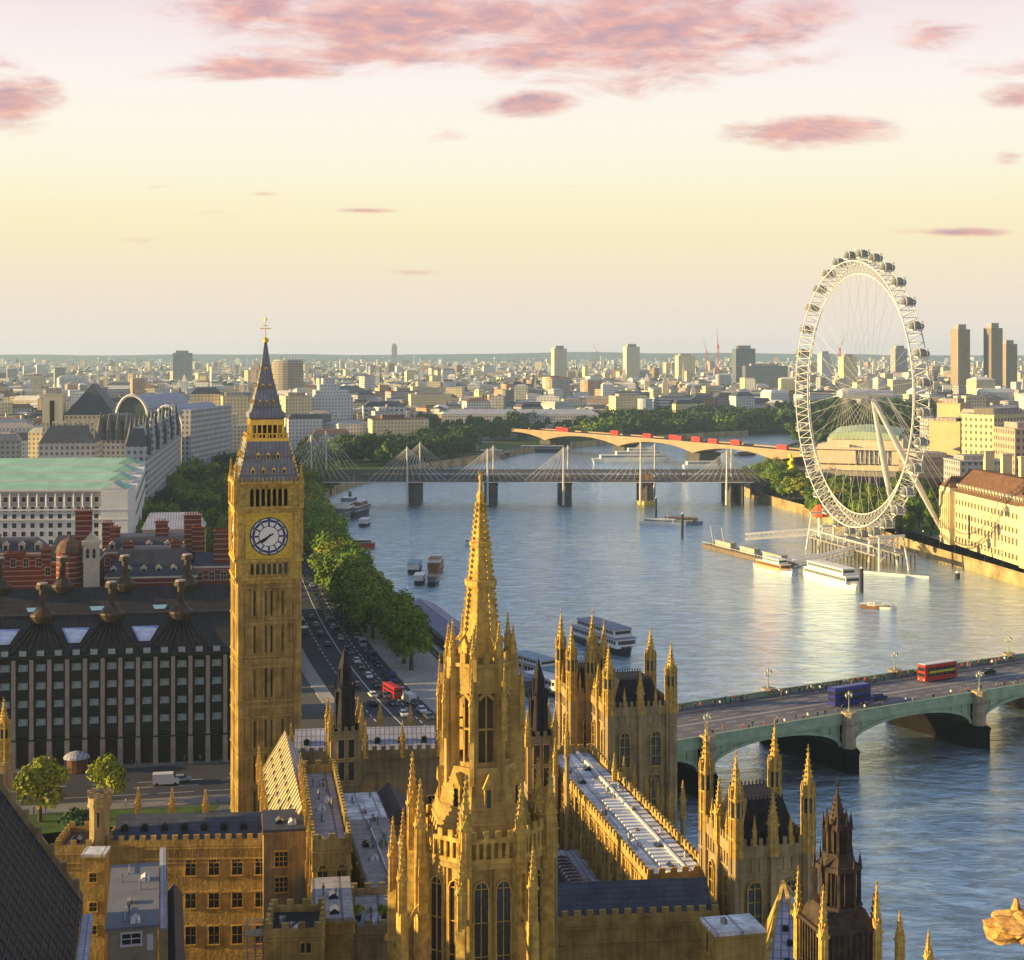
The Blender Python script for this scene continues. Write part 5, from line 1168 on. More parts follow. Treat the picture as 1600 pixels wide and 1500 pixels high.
kx = thing('round_kiosk', 'small round brown timber kiosk with domed roof by the dark office arcade', 'kiosk', (px(125, 328), 325.5, 0), 0); m = MB(); m.frus(0, 0, .14, 3.1, 2.0, 2.0, 12); m.build('wall', mat('brown_timber', (.12, .05, .03), .7, .3), kx); m = MB(); m.lathe(0, 0, [(2.8, 3.1), (2.7, 3.4), (1.9, 4.0), (.6, 4.4), (.05, 4.5)], 14); m.build('roof', LEAD, kx)
# ---------------- red brick banded buildings ----------------
BRK = mat('banded_red_brick', (.17, .042, .028), .85, .25, .4, pattern='bands', pw=.22, ph=1.35, pcol=(.36, .30, .25), pmix=.75)
BRK2 = mat('red_brick_plain', (.24, .07, .04), .85, .3, .4, pattern='blocks', pw=.9, ph=.4, pmix=.4); CREAM = mat('cream_stone_trim', (.55, .48, .36), .8, .12, .5)
SLP = mat('purple_slate', (.075, .075, .095), .6, .25, .4, pattern='seams', pw=1.1, ph=1.3, pmix=.35, gap=.07)
def bigchim(par, x, y, z0, h, w, d, mt_=None):
    m = MB(); m.cbox(x, y, z0, z0+h, w, d); m.cbox(x, y, z0+h, z0+h+.4, w+.5, d+.5); m.cbox(x, y, z0+h*.55, z0+h*.6, w+.2, d+.2)
    c = m.build('chimney', mt_ or BRK, par)
    for k in range(max(2, int(w/.7))): MB().frus(x-w/2+.35+k*.7, y, z0+h+.4, z0+h+1.1, .2, .16, 6).build('chimney_pot', BRK2, c)
def brick(label, u0, u1, y, ztop, zr, D=14, roof='mans', chs=(), rz=radians(9), nwin=8, dorm=0, z0w=None, mt_=None, rmt=None, hip=3):
    x = px(u0, y); Wd = (px(u1, y)-x)/cos(rz); t_ = thing('brick_building', label, 'building', (x, y, 0), rz)
    m = MB(); m.box(0, Wd, 0, D, 0, ztop); m.build('wall', mt_ or BRK, t_); m = MB(); m.box(-.3, Wd+.3, -.3, D+.3, ztop, ztop+.5); m.build('cornice', CREAM, t_)
    m = MB(); (m.mans(0, Wd, 0, D, ztop+.5, zr, 3.2) if roof == 'mans' else m.gable(0, Wd, 0, D, ztop+.5, zr, hip=hip, axis='x')); ro = m.build('roof', rmt or SLP, t_)
    for i in range(nwin):
        gwin(t_, Wd*(i+.5)/nwin, 0, ztop-3.2, 1.3, 2.1, 2, 1, 0, False, CREAM, .1)
    for i in range(dorm):
        d = MB(); d.box(-.8, .8, 0, 2.2, 0, 1.7); d.gable(-1.0, 1.0, -.15, 2.4, 1.7, 2.6, axis='y'); xx = Wd*(i+.5)/dorm; o = d.build('dormer', CREAM, ro, (xx, .7, ztop+.9)); MB().box(-.5, .5, -.04, 0, .3, 1.5).build('pane', PANE, o)
    for (u, w, vt, dd) in chs:
        xx = (px(u, y+dd)-x)/cos(rz); bigchim(t_, xx, dd, ztop, zz(vt, y+dd)-ztop, w, 1.7)
    return t_
brick('red and white banded block with slate mansard at the far left behind the dark office', -30, 66, 405, zz(868, 405), zz(846, 405), 12, chs=((-5, 3, 838, 5), (20, 5, 868, -.8)), nwin=5, dorm=4)
brick('banded brick block with turret gable, tallest striped chimney, behind the office chimneys', 66, 150, 400, zz(880, 400), zz(842, 400), 15, chs=((133, 4.2, 800, 5), (72, 2.4, 858, 0), (100, 2, 862, 8)), nwin=5, roof='hip')
brick('brick block with long grey-blue slate roof and four brick stacks left of the clock tower', 165, 302, 402, zz(905, 402), zz(862, 402), 15, chs=((205, 2.8, 850, 6), (277, 2.6, 850, 6), (242, 1.4, 878, 3)), nwin=0, dorm=6)
brick('higher rear brick block with dark slate roof and square stacks below the white stone offices', 160, 300, 428, zz(866, 428), zz(842, 428), 16, chs=((184, 2.6, 826, 5), (254, 3.4, 818, 5), (178, 3.0, 818, 11), (262, 2.2, 828, 9)), nwin=9, dorm=5)
brick('small brick block with stepped pale gable beside the clock tower', 303, 357, 408, zz(888, 408), zz(868, 408), 12, chs=((348, 4.6, 832, 2), (318, 3.4, 826, 9), (314, 4.6, 806, 14)), nwin=3, roof='hip', hip=0)
ga = thing('brick_building', 'house with cream gable end and pale roof behind the brick stacks', 'building', (px(222, 455), 455, 0), radians(9))
m = MB(); m.box(0, 18, 0, 14, 0, zz(828, 455)); m.build('wall', mat('pink_stucco', (.46, .34, .26), .85, .12), ga); m = MB(); m.gable(-.3, 18.3, -.3, 14.3, zz(828, 455), zz(805, 455), hip=2, axis='x'); m.build('roof', LEAD, ga)
for i in range(5): gwin(ga, 2+i*3.5, 0, zz(826, 455)-4, 1.2, 1.9, 2, 1, 0, False, CREAM, .1)
tu = thing('round_turret', 'brick corner turret with brown conical roof and stone gable window among the red brick blocks', 'turret', (px(108, 396), 396, 0), 0)
m = MB(); m.frus(0, 0, 0, zz(862, 396), 3.2, 3.2, 12); m.build('wall', BRK, tu); m = MB(); m.lathe(0, 0, [(3.6, zz(862, 396)), (3.0, zz(852, 396)), (2.0, zz(845, 396)), (.4, zz(840, 396)), (.1, zz(834, 396))], 12); m.build('roof', mat('brown_tile', (.13, .08, .06), .8, .3, .6), tu)
gb = thing('stone_gable', 'white stone dormer gable with two dark arched windows rising from the brick block', 'gable', (px(142, 394), 394, 0), radians(9))
m = MB(); m.box(-1.9, 1.9, 0, 3, 0, zz(852, 394)); m.box(-2.3, 2.3, -.3, 3.2, zz(852, 394), zz(846, 394)); m.gable(-2.0, 2.0, 0, 3, zz(846, 394), zz(832, 394), axis='y'); m.build('wall', CREAM, gb)
for x in (-.8, .8): gwin(gb, x, 0, zz(872, 394), .8, 2.6, 1, 1, 0, True, CREAM, .1)
brick('brick block mostly hidden behind the clock tower, beside the embankment road', 382, 440, 410, 24, 30, 120, nwin=0, rz=radians(6))
# ---------------- white stone ministry with four green copper roofs ----------------
PORT = mat('portland_stone', (.66, .65, .64), .85, .12, .2, pattern='blocks', pw=2.2, ph=.9, pmix=.25); PORTD = mat('recessed_grey_stone', (.36, .33, .32), .85, .15, .3)
COPP = mat('green_copper', (.28, .47, .36), .65, .2, .12, pattern='seams', pw=1.4, ph=60, pmix=.25, gap=.06, pcol=(.15, .36, .27))
mrz = radians(3.5); my = 600.0; mx0 = px(200, my)
mo = thing('ministry_building', 'long white stone government block with four parallel green copper roofs', 'government building', (mx0, my, 0), mrz)
ML = 70
ht = zz(767, my)
m = MB(); m.box(-ML, -10.5, .6, 16, 0, ht); m.box(-ML, -10.5, 0, .6, 0, zz(805, my)); m.box(-10.5, 0, -.6, 16, 0, ht); m.box(-ML, .3, -.5, 16.3, ht, ht+.9)
for z in (zz(812, my), zz(797, my)): m.box(-ML, .2, -.8, 0, z, z+.6)
m.add([(-9.5, -.62, ht+.9), (-1.5, -.62, ht+.9), (-5.5, -.62, ht+3.2), (-9.5, 3, ht+.9), (-1.5, 3, ht+.9), (-5.5, 3, ht+3.2)], [(0, 1, 2), (5, 4, 3), (0, 2, 5, 3), (1, 4, 5, 2)])
m.build('wall', PORT, mo)
m = MB(); m.box(-ML, -10.6, .55, .59, zz(795, my)+.7, ht-.5); m.build('recessed_panel', PORTD, mo)
cm_ = MB(); cm_.frus(0, .25, 0, ht-.6-zz(795, my)-.6, .42, .38, 10); cm_.cbox(0, .25, 0, .5, 1.1, .8); cmm = cm_.mesh('column', PORT)
wm1 = MB(); wm1.box(-.85, .85, -.05, .05, 0, 1.9); wm1 = wm1.mesh('window', PANE); wf1 = MB(); wf1.box(-1.1, -.85, -.1, .05, -.2, 2.1); wf1.box(.85, 1.1, -.1, .05, -.2, 2.1); wf1.box(-.85, .85, -.1, .05, 1.9, 2.1); wf1.box(-1.2, 1.2, -.2, .05, -.35, -.2); wf1 = wf1.mesh('frame', PORT)
for i in range(16):
    x = -12.3-i*3.52; put('column', cmm, mo, (x-1.76, 0, zz(795, my)+.6))
    for j, v in enumerate((778, 793)):
        o = put('window', wm1, mo, (x, .53, zz(v-2, my)-1.9)); put('frame', wf1, o)
    if i < 14:
        for v in (806, 820, 833, 846):
            o = put('window', wm1, mo, (x, -.03 if v > 806 else -.03, zz(v-4, my)-2.0)); put('frame', wf1, o)
rr0 = MB(); rr0.gable(-ML, -.5, .4, 16, ht+.9, ht+3.0, hip=0, axis='x', hip2=5); rr0.gable(-10.2, -.8, -.4, 10, ht+.95, ht+3.6, hip=0, axis='y') ; rr0.build('copper_roof', COPP, mo)
for k, (yo, dx) in enumerate(((46, -7), (92, -14), (140, -21))):
    m = MB(); m.box(-ML-20, dx, yo, yo+16, 0, ht-.5); m.box(-ML-20, dx+.3, yo-.4, yo+16.4, ht-.5, ht+.4); m.build('rear_wing', PORT, mo)
    m = MB(); m.gable(-ML-20, dx-.5, yo, yo+16, ht+.4, ht+2.9, hip=0, axis='x', hip2=5); m.gable(dx-10, dx-.6, yo-.8, yo+9, ht+.45, ht+3.4, axis='y'); m.build('copper_roof', COPP, mo)
m = MB(); m.add([(-12, 16, 0), (.0, 16, 0), (-20.5, 155, 0), (-32, 155, 0), (-12, 16, ht-1), (0, 16, ht-1), (-20.5, 155, ht-1), (-32, 155, ht-1)], [(0, 1, 5, 4), (4, 5, 6, 7), (1, 2, 6, 5)]); m.build('side_wall', PORT, mo)
for i in range(22):
    t_ = (i+.5)/22; [put('window', wm1, mo, (-20.5*t_+.05, 16+139*t_, ht-zq), pi-atan2(139, 20.5)) for zq in (6, 12)]
# ---------------- grey ornate hotel row with spires, left distance ----------------
GREYS = mat('grey_white_stone', (.42, .41, .43), .85, .15, .2, pattern='grid', pw=3.0, ph=3.4, pmix=.8); CRST = mat('cream_city_stone', (.60, .52, .36), .85, .15, .1, pattern='grid', pw=3.2, ph=3.4, pmix=.65)
def city(name, label, cat, u0, u1, y, vt, D=20, rz=0.0, wm_=None, roofm=None, rtype='flat', rv=0, extra=None):
    x = px(u0, y); Wd = (px(u1, y)-x)/cos(rz); H = zz(vt, y); t_ = thing(name, label, cat, (x, y, 0), rz)
    m = MB(); m.box(0, Wd, 0, D, 0, H); m.box(-.3, Wd+.3, -.3, D+.3, H, H+.6); m.build('wall', wm_ or CRST, t_)
    if rtype == 'flat':
        m = MB(); m.box(Wd*.15, Wd*.8, D*.2, D*.8, H+.6, H+.6+max(2.5, H*.07)); m.build('penthouse', roofm or LEADG, t_)
    elif rtype == 'mans': m = MB(); m.mans(0, Wd, 0, D, H+.6, H+.6+rv, min(Wd, D)*.2); m.build('roof', roofm or SLATE, t_)
    elif rtype == 'gable': m = MB(); m.gable(0, Wd, 0, D, H+.6, H+.6+rv, hip=min(Wd, D)*.3, axis='x' if Wd > D else 'y'); m.build('roof', roofm or SLATE, t_)
    return t_, Wd, D, H
def spirelet(par, x, y, z, h, r, mt_=None):
    m = MB(); m.frus(x, y, z-6, z, r, r, 8); m.frus(x, y, z, z+h, r*1.1, .05, 8); m.build('spired_turret', mt_ or SLATE, par)
t_, w, d, h = city('hotel_building', 'long grey-white ornate river hotel receding behind the dark trees, many small spires', 'building', 196, 228, 760, 700, 225, radians(8), GREYS, SLATE, 'mans', 9)
for i in range(26): m = MB(); m.box(-1.4, 1.4, 0, 4, 0, 5); m.gable(-1.8, 1.8, -.4, 4.4, 5, 10, axis='y'); m.build('dormer', GREYS, t_, (w-.5, 5+i*8.2, h), pi/2)
for i in range(9): spirelet(t_, w*.95, 6+i*23, h+2, 15, 2.4, GREYS if i % 2 else SLATE); spirelet(t_, 2, 6+i*23, h+2, 13, 2.4)
t_, w, d, h = city('club_building', 'grey stone club with steep dark pavilion roofs left of the arched station roof', 'building', 150, 205, 960, 680, 40, radians(4), GREYS, SLATE, 'mans', 12)
for i in range(4): spirelet(t_, w*(i+.5)/4, 1, h+3, 12, 3)
t_, w, d, h = city('club_building', 'dark slate roofed mansion block with many chimneys above the copper roofs', 'building', 60, 145, 900, 694, 30, radians(6), GREYS, SLATE, 'mans', 10)
for i in range(6):
    m = MB(); m.cbox(w*(i+.5)/6, 8, h, h+13, 3, 2); m.build('chimney', CRST, t_)
# arched station offices
st = thing('station_offices', 'grey office block with two huge arched glazed roofs behind the spired row', 'office building', (px(236, 1010), 1010, 0), radians(-6))
def archroof(x0, x1, D, zb_, zt, name, mt_):
    m = MB(); n = 14; cx = (x0+x1)/2; r = (x1-x0)/2; k = (zt-zb_)
    P_ = [(cx-r*cos(pi*i/n), zb_+k*sin(pi*i/n)) for i in range(n+1)]
    for i in range(n):
        (a, b_), (c, e) = P_[i], P_[i+1]; m.add([(a, 0, b_), (c, 0, e), (c, D, e), (a, D, b_)], [(0, 1, 2, 3)])
    m.build(name, mt_, st)
    m = MB(); m.add([(a, 1.0, b_) for a, b_ in P_], [tuple(range(n+1))]); m.build('glazed_end', mat('dark_arch_glazing', (.05, .07, .08), .2, .3, pattern='seams', pw=3, ph=3, pmix=.5) if 'dark_arch_glazing' not in MT else MT['dark_arch_glazing'], st)
    m = MB(); m.poly([(a, -.3, b_) for a, b_ in P_], 1.1, 6); m.build('arch_rim', WHITEP, st)
xx1 = px(288, 1010)-px(236, 1010); archroof(0, xx1, 90, zz(680, 1010), zz(634, 1010), 'arched_roof', LEAD)
archroof(-24, -2, 90, zz(655, 1010), zz(618, 1010), 'arched_roof', LEAD)
m = MB(); m.box(-24, xx1, .8, 90, 0, zz(682, 1010)); m.box(xx1, xx1+6, -3, 90, 0, zz(640, 1010)); m.build('wall', GREYS, st)
# large theatre-like block and landmark blocks of the north bank
def tower_block(label, u0, u1, y, vt, wm_, D=25, rz=0.0, name='tower_block', cat='tower block', cap=None):
    t_, w, d, h = city(name, label, cat, u0, u1, y, vt, D, rz, wm_, cap); return t_
t_, w, d, h = city('theatre_building', 'large block with blue-black sloping roof between two cream stair towers', 'building', 100, 178, 1080, 650, 40, radians(5), CRST, SLATE, 'gable', 22)
t_, w, d, h = city('stair_tower', 'tall cream twin tower with dark slot on the left of the blue-black roof', 'tower', 66, 96, 1075, 617, 14, radians(5), mat('plain_cream', (.62, .55, .38), .85, .1, .1), LEADG)
MB().box(w*.38, w*.62, -.1, 0, 5, h-4).build('dark_slot', BLACK, t_)
YEL = mat('yellow_cream_stone', (.72, .60, .36), .85, .12, .1, pattern='grid', pw=3.1, ph=3.3, pmix=.5); WHT = mat('white_city_stone', (.56, .57, .58), .85, .1, .1, pattern='grid', pw=3.2, ph=3.3, pmix=.6)
PINK = mat('pinkish_city_brick', (.42, .29, .22), .85, .2, .1, pattern='grid', pw=3.0, ph=3.2, pmix=.6); GREYC = mat('grey_city_concrete', (.33, .33, .34), .85, .2, .1, pattern='grid', pw=3.4, ph=3.4, pmix=.7); BROWN = mat('brown_city_brick', (.26, .17, .12), .85, .25, .1, pattern='grid', pw=3.0, ph=3.2, pmix=.5)
DARKC = mat('dark_glass_city', (.10, .12, .15), .3, .3, .1, pattern='bands', pw=.3, ph=3.6, pcol=(.20, .21, .23), pmix=.8); STRIPE = mat('white_striped_offices', (.55, .56, .58), .8, .1, .1, pattern='bands', pw=.45, ph=3.6, pcol=(.10, .12, .16), pmix=.85)
rzc = radians(18)
city('apartment_block', 'cream riverside block with yellow sunlit fins, nearest the left of the clock tower spire', 'building', 348, 386, 1390, 620, 30, rzc, YEL)
city('apartment_block', 'cream and brown balconied block left of the finned one beside the clock tower', 'building', 297, 345, 1400, 617, 34, radians(10), YEL, None, 'mans', 6)
city('apartment_block', 'yellow lit block just right of the clock tower spire', 'building', 446, 486, 1500, 620, 36, rzc, YEL, None, 'flat')
t_, w, d, h = city('riverside_offices', 'white stepped art deco block with tall central clock block, right of the clock tower', 'office building', 487, 550, 1520, 622, 34, radians(14), WHT)
for i, (a, b_, c) in enumerate(((.1, .9, 7), (.2, .7, 13), (.3, .6, 19))): m = MB(); m.box(w*a, w*b_, 4+i*2, 28-i*2, h+.6, h+.6+c); m.build('upper_tier', WHT, t_)
t_, w, d, h = city('riverside_offices', 'white office block with dark square window grid and grey attic behind the trees', 'office building', 568, 634, 1560, 636, 34, radians(8), mat('white_grid_block', (.62, .63, .62), .8, .05, .1, pattern='grid', pw=5.2, ph=4.4, pmix=.95), SLATE, 'mans', 5)
city('apartment_block', 'long yellow sunlit block with flat roof behind the white grid offices', 'building', 642, 706, 1900, 617, 30, radians(10), YEL)
t_, w, d, h = city('round_tower_block', 'broad drum-like brown tower block right behind the clock tower spire', 'tower block', 421, 421.5, 2400, 566, 1, 0, BROWN)
for ch_ in list(t_.children): bpy.data.objects.remove(ch_)
H_ = zz(566, 2400); m = MB(); m.frus(25, 25, 0, H_, 26, 25, 20); m.build('wall', mat('brown_banded_drum', (.30, .25, .21), .85, .15, .1, pattern='bands', pw=.4, ph=4, pcol=(.15, .14, .15), pmix=.6), t_); m = MB(); m.frus(25, 25, H_, H_+4, 23, 22, 20); [m.frus(25+12*cos(i), 25+12*sin(i), H_+4, H_+10, 1.2, .8, 6) for i in range(6)]; m.build('roof_plant', GREYC, t_)
# gallery of long classical building by the far bridge
t_, w, d, h = city('museum_building', 'very long low grey classical river front left of the wooded gardens', 'building', 690, 935, 1640, 648, 30, radians(-2), GREYS, LEAD, 'gable', 5)
t_, w, d, h = city('riverside_offices', 'grey striped office block behind the riverside trees, right of the cream drum', 'office building', 1030, 1082, 1850, 622, 30, radians(10), STRIPE, None)
city('riverside_offices', 'dark red-brown block with pale top storey right of the striped offices', 'office building', 1083, 1120, 1880, 624, 30, radians(10), BROWN, None, 'mans', 5)
city('riverside_offices', 'white pillared block at the right end of the riverside row', 'office building', 1150, 1180, 1860, 620, 30, radians(8), WHT, SLATE, 'mans', 5)
city('riverside_offices', 'grey pillared block between the red-brown and white ones', 'office building', 1121, 1149, 1900, 622, 30, radians(8), GREYC, SLATE, 'mans', 6)
t_, w, d, h = city('round_corner_building', 'cream building with pale glazed drum corner above the dark trees', 'building', 962, 1012, 1800, 620, 30, radians(12), YEL)
m = MB(); m.frus(w*.9, -4, 0, h-2, 9, 9, 16); m.build('drum_corner', mat('pale_blue_glass', (.38, .42, .50), .3, .15, .1), t_)
city('long_offices', 'long dark blue glassy block with yellow left end, right of centre', 'office building', 790, 850, 2100, 610, 40, radians(6), DARKC)
# skyline towers
tower_block('pale tower block standing on the horizon near the centre', 866, 886, 3600, 545, mat('pale_tower', (.55, .52, .42), .8, .1, .1, pattern='grid', pw=6, ph=6, pmix=.4), 26, radians(15))
tower_block('second pale tower block on the horizon, right of the central one', 979, 1000, 3900, 542, MT['pale_tower'], 28, radians(15))
tower_block('squat cream tower block on the horizon left of the red crane', 1060, 1087, 4200, 556, YEL, 30, radians(12))
tower_block('dark blue-grey stepped tower right of the red crane', 1150, 1181, 3300, 545, DARKC, 30, radians(8)); tower_block('broad dark block at the foot of the blue-grey tower right of the crane', 1165, 1232, 3000, 572, DARKC, 30, radians(4))
tower_block('slender brown tower on the right horizon, left of the pair', 1497, 1518, 2700, 515, mat('brown_tower', (.30, .24, .19), .8, .15, .05, pattern='seams', pw=3, ph=3, pmix=.5), 22, radians(20)); tower_block('slender dark brown tower on the right horizon, tallest', 1549, 1569, 2700, 513, MT['brown_tower'], 22, radians(20)); tower_block('lower dark tower on the right horizon beside the tallest', 1572, 1592, 2800, 538, MT['brown_tower'], 22, radians(20))
tower_block('small thin grey tower on the horizon left of centre', 612, 620, 6000, 540, GREYC, 20); tower_block('blue-grey slab block on the left horizon', 270, 299, 3600, 552, GREYC, 30, radians(10)); tower_block('tower block on the horizon seen through the wheel, right side', 1399, 1419, 3400, 545, GREYC, 25, radians(12)); tower_block('cream tower block seen through the wheel at centre', 1318, 1340, 3000, 558, YEL, 25, radians(12)); tower_block('narrow white tower at the left rim of the wheel', 1284, 1300, 3600, 553, WHT, 25, radians(12))
# cranes
def crane(label, u, v0, y, jib, lean=0):
    t_ = thing('tower_crane', label, 'crane', (px(u, y), y, 0), 0); red = MT.get('crane_red') or mat('crane_red', (.65, .14, .12), .6, .1)
    z = zz(v0, y); m = MB()
    for sx_ in (-1.6, 1.6):
        for sy_ in (-1.6, 1.6): m.tube((sx_, sy_, 0), (sx_, sy_, z*.72), .45, 4)
    k = int(z*.72/6)
    for i in range(k): m.tube((-1.6, -1.6, i*6), (1.6, -1.6, i*6+6), .3, 4); m.tube((1.6, -1.6, i*6), (-1.6, -1.6, i*6+6), .3, 4)
    m.build('mast', red, t_); m = MB(); m.tube((0, 0, z*.72), (jib, 0, z), .9, 4, .35); m.tube((0, 0, z*.72), (-jib*.25, 0, z*.76), .8, 4); m.tube((-jib*.25, 0, z*.76), (jib*.5, 0, z*.88), .2, 4); m.build('jib', red, t_); m = MB(); m.cbox(0, 0, z*.70, z*.745, 4, 4); m.build('cab', red, t_)
crane('tall red tower crane on the horizon left of the wheel', 1122, 512, 3000, -3); crane('red crane with raised jib beside the cream block, seen through the wheel', 1312, 520, 3200, 14); crane('small pale red crane on the horizon between two pale tower blocks', 932, 535, 5200, -12); crane('thin crane just left of the tall red one', 1104, 530, 3900, -8)
# ---------------- observation wheel ----------------
WS = mat('white_wheel_steel', (.62, .60, .57), .45, .08, .5); CBS = mat('wheel_cable', (.50, .48, .46), .4, .05); CAPG = mat('capsule_glass', (.20, .21, .20), .15, .3, .6)
we = thing('observation_wheel', 'giant white observation wheel with glass pods on the right bank', 'ferris wheel', (px(1339, 690), 690, 0), atan2(-.975, .223)+0)
# local x = along the wheel plane (towards the viewer), local y = axle direction (away from the river), z up
HZ = 70.5; RR = 58.5; seg = 96
def wp_(r, an, d): return (r*cos(an), d, HZ+r*sin(an))
rim = MB()
for i in range(seg):
    a0, a1 = 2*pi*i/seg, 2*pi*(i+1)/seg; am = (a0+a1)/2
    for d in (-3.6, 3.6):
        rim.tube(wp_(RR+1.6, a0, d), wp_(RR+1.6, a1, d), .30, 6)
        rim.tube(wp_(RR+1.6, a0, d), wp_(RR-4.2, am, 0), .13, 4); rim.tube(wp_(RR-4.2, am, 0), wp_(RR+1.6, a1, d), .13, 4)
    rim.tube(wp_(RR-4.2, a0-(a1-a0)/2, 0), wp_(RR-4.2, am, 0), .27, 6)
    rim.tube(wp_(RR+1.6, a0, -3.6), wp_(RR+1.6, a0, 3.6), .2, 4)
    rim.tube(wp_(RR+1.6, a0, -3.6), wp_(RR+1.6, a1, 3.6), .12, 4)
rim.build('rim', WS, we)
sp = MB()
for i in range(64):
    an = 2*pi*i/64; sp.tube(wp_(2, an, -6 if i % 2 else 6), wp_(RR-4.2, an+.02, 0), .055, 3)
sp.build('spoke_cables', CBS, we)
hb = MB(); ax = [(-8.5, .9), (-8, 1.9), (-5, 2.2), (5, 2.2), (5.4, 1.7), (17, 1.5), (17.5, .9)]
for (y0, r0), (y1, r1) in zip(ax, ax[1:]): hb.tube((0, y0, HZ), (0, y1, HZ), r0, 16, r1)
hb.build('hub_spindle', WS, we)
lw, lwl = Vector((px(1339, 690), 690, 0)), we.rotation_euler[2]
def tow(x, y, z):      # world -> wheel local
    dx, dy = x-lw.x, y-lw.y; return (dx*cos(lwl)+dy*sin(lwl), -dx*sin(lwl)+dy*cos(lwl), z)
for (x, y) in ((190, 752), (206, 721)):
    l = MB(); top = Vector((0, 7.5, HZ-1.5)); bot = Vector(tow(x, y, 0)); mid = top.lerp(bot, .5)
    l.tube(top, mid, .9, 12, 1.55); l.tube(mid, bot, 1.55, 12, .7); l.build('support_leg', WS, we)
cb = MB()
for (x, y) in ((222, 770), (226, 764), (230, 758), (232, 752)): cb.tube((0, 14, HZ), tow(x, y, 0), .18, 5)
cb.build('backstay_cables', WS, we)
cm_ = MB(); n = 10
pr = [(-3.6, .2), (-3.3, .9), (-2.5, 1.5), (-1.3, 1.8), (0, 1.9), (1.3, 1.8), (2.5, 1.5), (3.3, .9), (3.6, .2)]
for (y0, r0), (y1, r1) in zip(pr, pr[1:]): cm_.tube((0, y0, 0), (0, y1, 0), r0, 12, r1)
capm = cm_.mesh('capsule', CAPG); cm_ = MB()
for yy in (-2.2, 2.2):
    for i in range(16): a0, a1 = 2*pi*i/16, 2*pi*(i+1)/16; cm_.tube((2.05*cos(a0), yy*.72, 2.05*sin(a0)), (2.05*cos(a1), yy*.72, 2.05*sin(a1)), .17, 4)
cm_.box(-1.6, 1.6, -2.6, 2.6, -1.75, -1.2); cm_.box(-.35, .35, -3.4, 3.4, 1.75, 2.05); crm = cm_.mesh('capsule_frame', WS)
for i in range(32):
    an = 2*pi*(i+.5)/32; o = put('capsule', capm, we, wp_(RR+4.6, an, 0)); put('capsule_frame', crm, o)
bp_ = thing('boarding_platform', 'white steel boarding platform and restraint towers under the wheel', 'platform', (px(1339, 690), 690, 0), lwl)
m = MB(); m.box(-34, 34, -8, -3.8, 1.4, 2.0); m.box(-34, 34, 3.8, 12, 1.4, 2.0); m.build('deck', mat('grey_deck', (.26, .25, .24), .8, .2), bp_)
for x, zz_ in ((-40, 13), (36, 10), (-26, 8), (26, 8)):
    m = MB()
    for y in (-7, 7): m.tube((x, y, -5), (x*.92, y*.8, zz_), .5, 8, .4)
    m.tube((x*.92, -6.5, zz_), (x*.92, 6.5, zz_), .45, 6); m.tube((x, -7, -1), (x*.92, 5.6, zz_-1), .2, 5); m.build('restraint_tower', WS, bp_)
pm_ = MB().tube((0, 0, -5), (0, 0, 1.5), .32, 6).mesh('pile', mat('timber_piles', (.12, .075, .035), .9, .3))
for i in range(18):
    for y in (-7.5, 11.5): put('pile', pm_, bp_, (-32+i*3.8, y, 0))
m = MB()
for i in range(12):
    m.tube((-33+i*6, -8, 2), (-33+i*6, -8, 5.5), .18, 4)
m.box(-33, 33, -8.4, -7.6, 5.4, 5.7); m.build('canopy_frame', WS, bp_)
od = thing('ticket_canopy', 'small orange-red canopy at the upstream foot of the wheel', 'canopy', (px(1281, 735), 735, 0), .4); m = MB(); m.lathe(0, 0, [(4.4, 10), (3.8, 13), (1.8, 15.5), (.1, 16)], 10); m.build('canopy', mat('orange_red_canvas', (.60, .12, .05), .7, .3, .6), od); m = MB(); m.tube((0, 0, -4), (0, 0, 10.2), 1.0, 8); m.build('post', WS, od)
# floating pier, gangways
def wl_box(name, label, cat, pts, z0, z1, mt_):
    return tag(MB().prism(pts, z0, z1).build(name, mt_), label, cat)
def w3(u, v, z=-3.6): return at(u, v, z)
pa, pb_ = w3(1106, 852), w3(1232, 884)
fp = thing('floating_pier', 'long low floating pier with white railings left of the wheel', 'pier', (pa[0], pa[1], 0), atan2(pb_[1]-pa[1], pb_[0]-pa[0])); pl = hypot(pb_[0]-pa[0], pb_[1]-pa[1])
m = MB(); m.box(0, pl, -3, 5, -5.5, -2.8); m.build('pontoon', mat('rusty_pontoon', (.15, .11, .08), .8, .35, .4), fp)
m = MB()
for i in range(int(pl/2.5)+1): m.tube((i*2.5, -2.8, -2.8), (i*2.5, -2.8, -1.6), .08, 4); m.tube((i*2.5, 4.8, -2.8), (i*2.5, 4.8, -1.6), .08, 4)
m.box(0, pl, -2.86, -2.74, -1.7, -1.58); m.box(0, pl, 4.74, 4.86, -1.7, -1.58); m.build('railing', WHITEP, fp)
for i, (a, b_) in enumerate(((.1, .3), (.42, .6), (.7, .92))): m = MB(); m.box(pl*a, pl*b_, 0, 3, -2.8, -.2); m.box(pl*a-.4, pl*b_+.4, -.4, 3.4, -.2, .05); m.build('shelter', mat('shelter_grey', (.34, .33, .31), .7, .15) if i == 0 else MT['shelter_grey'], fp)
for x in (.05, .2): m = MB(); m.tube((pl*x, 1, -3), (pl*x-3, 1, 6), .15, 4); m.build('mast', WHITEP, fp)
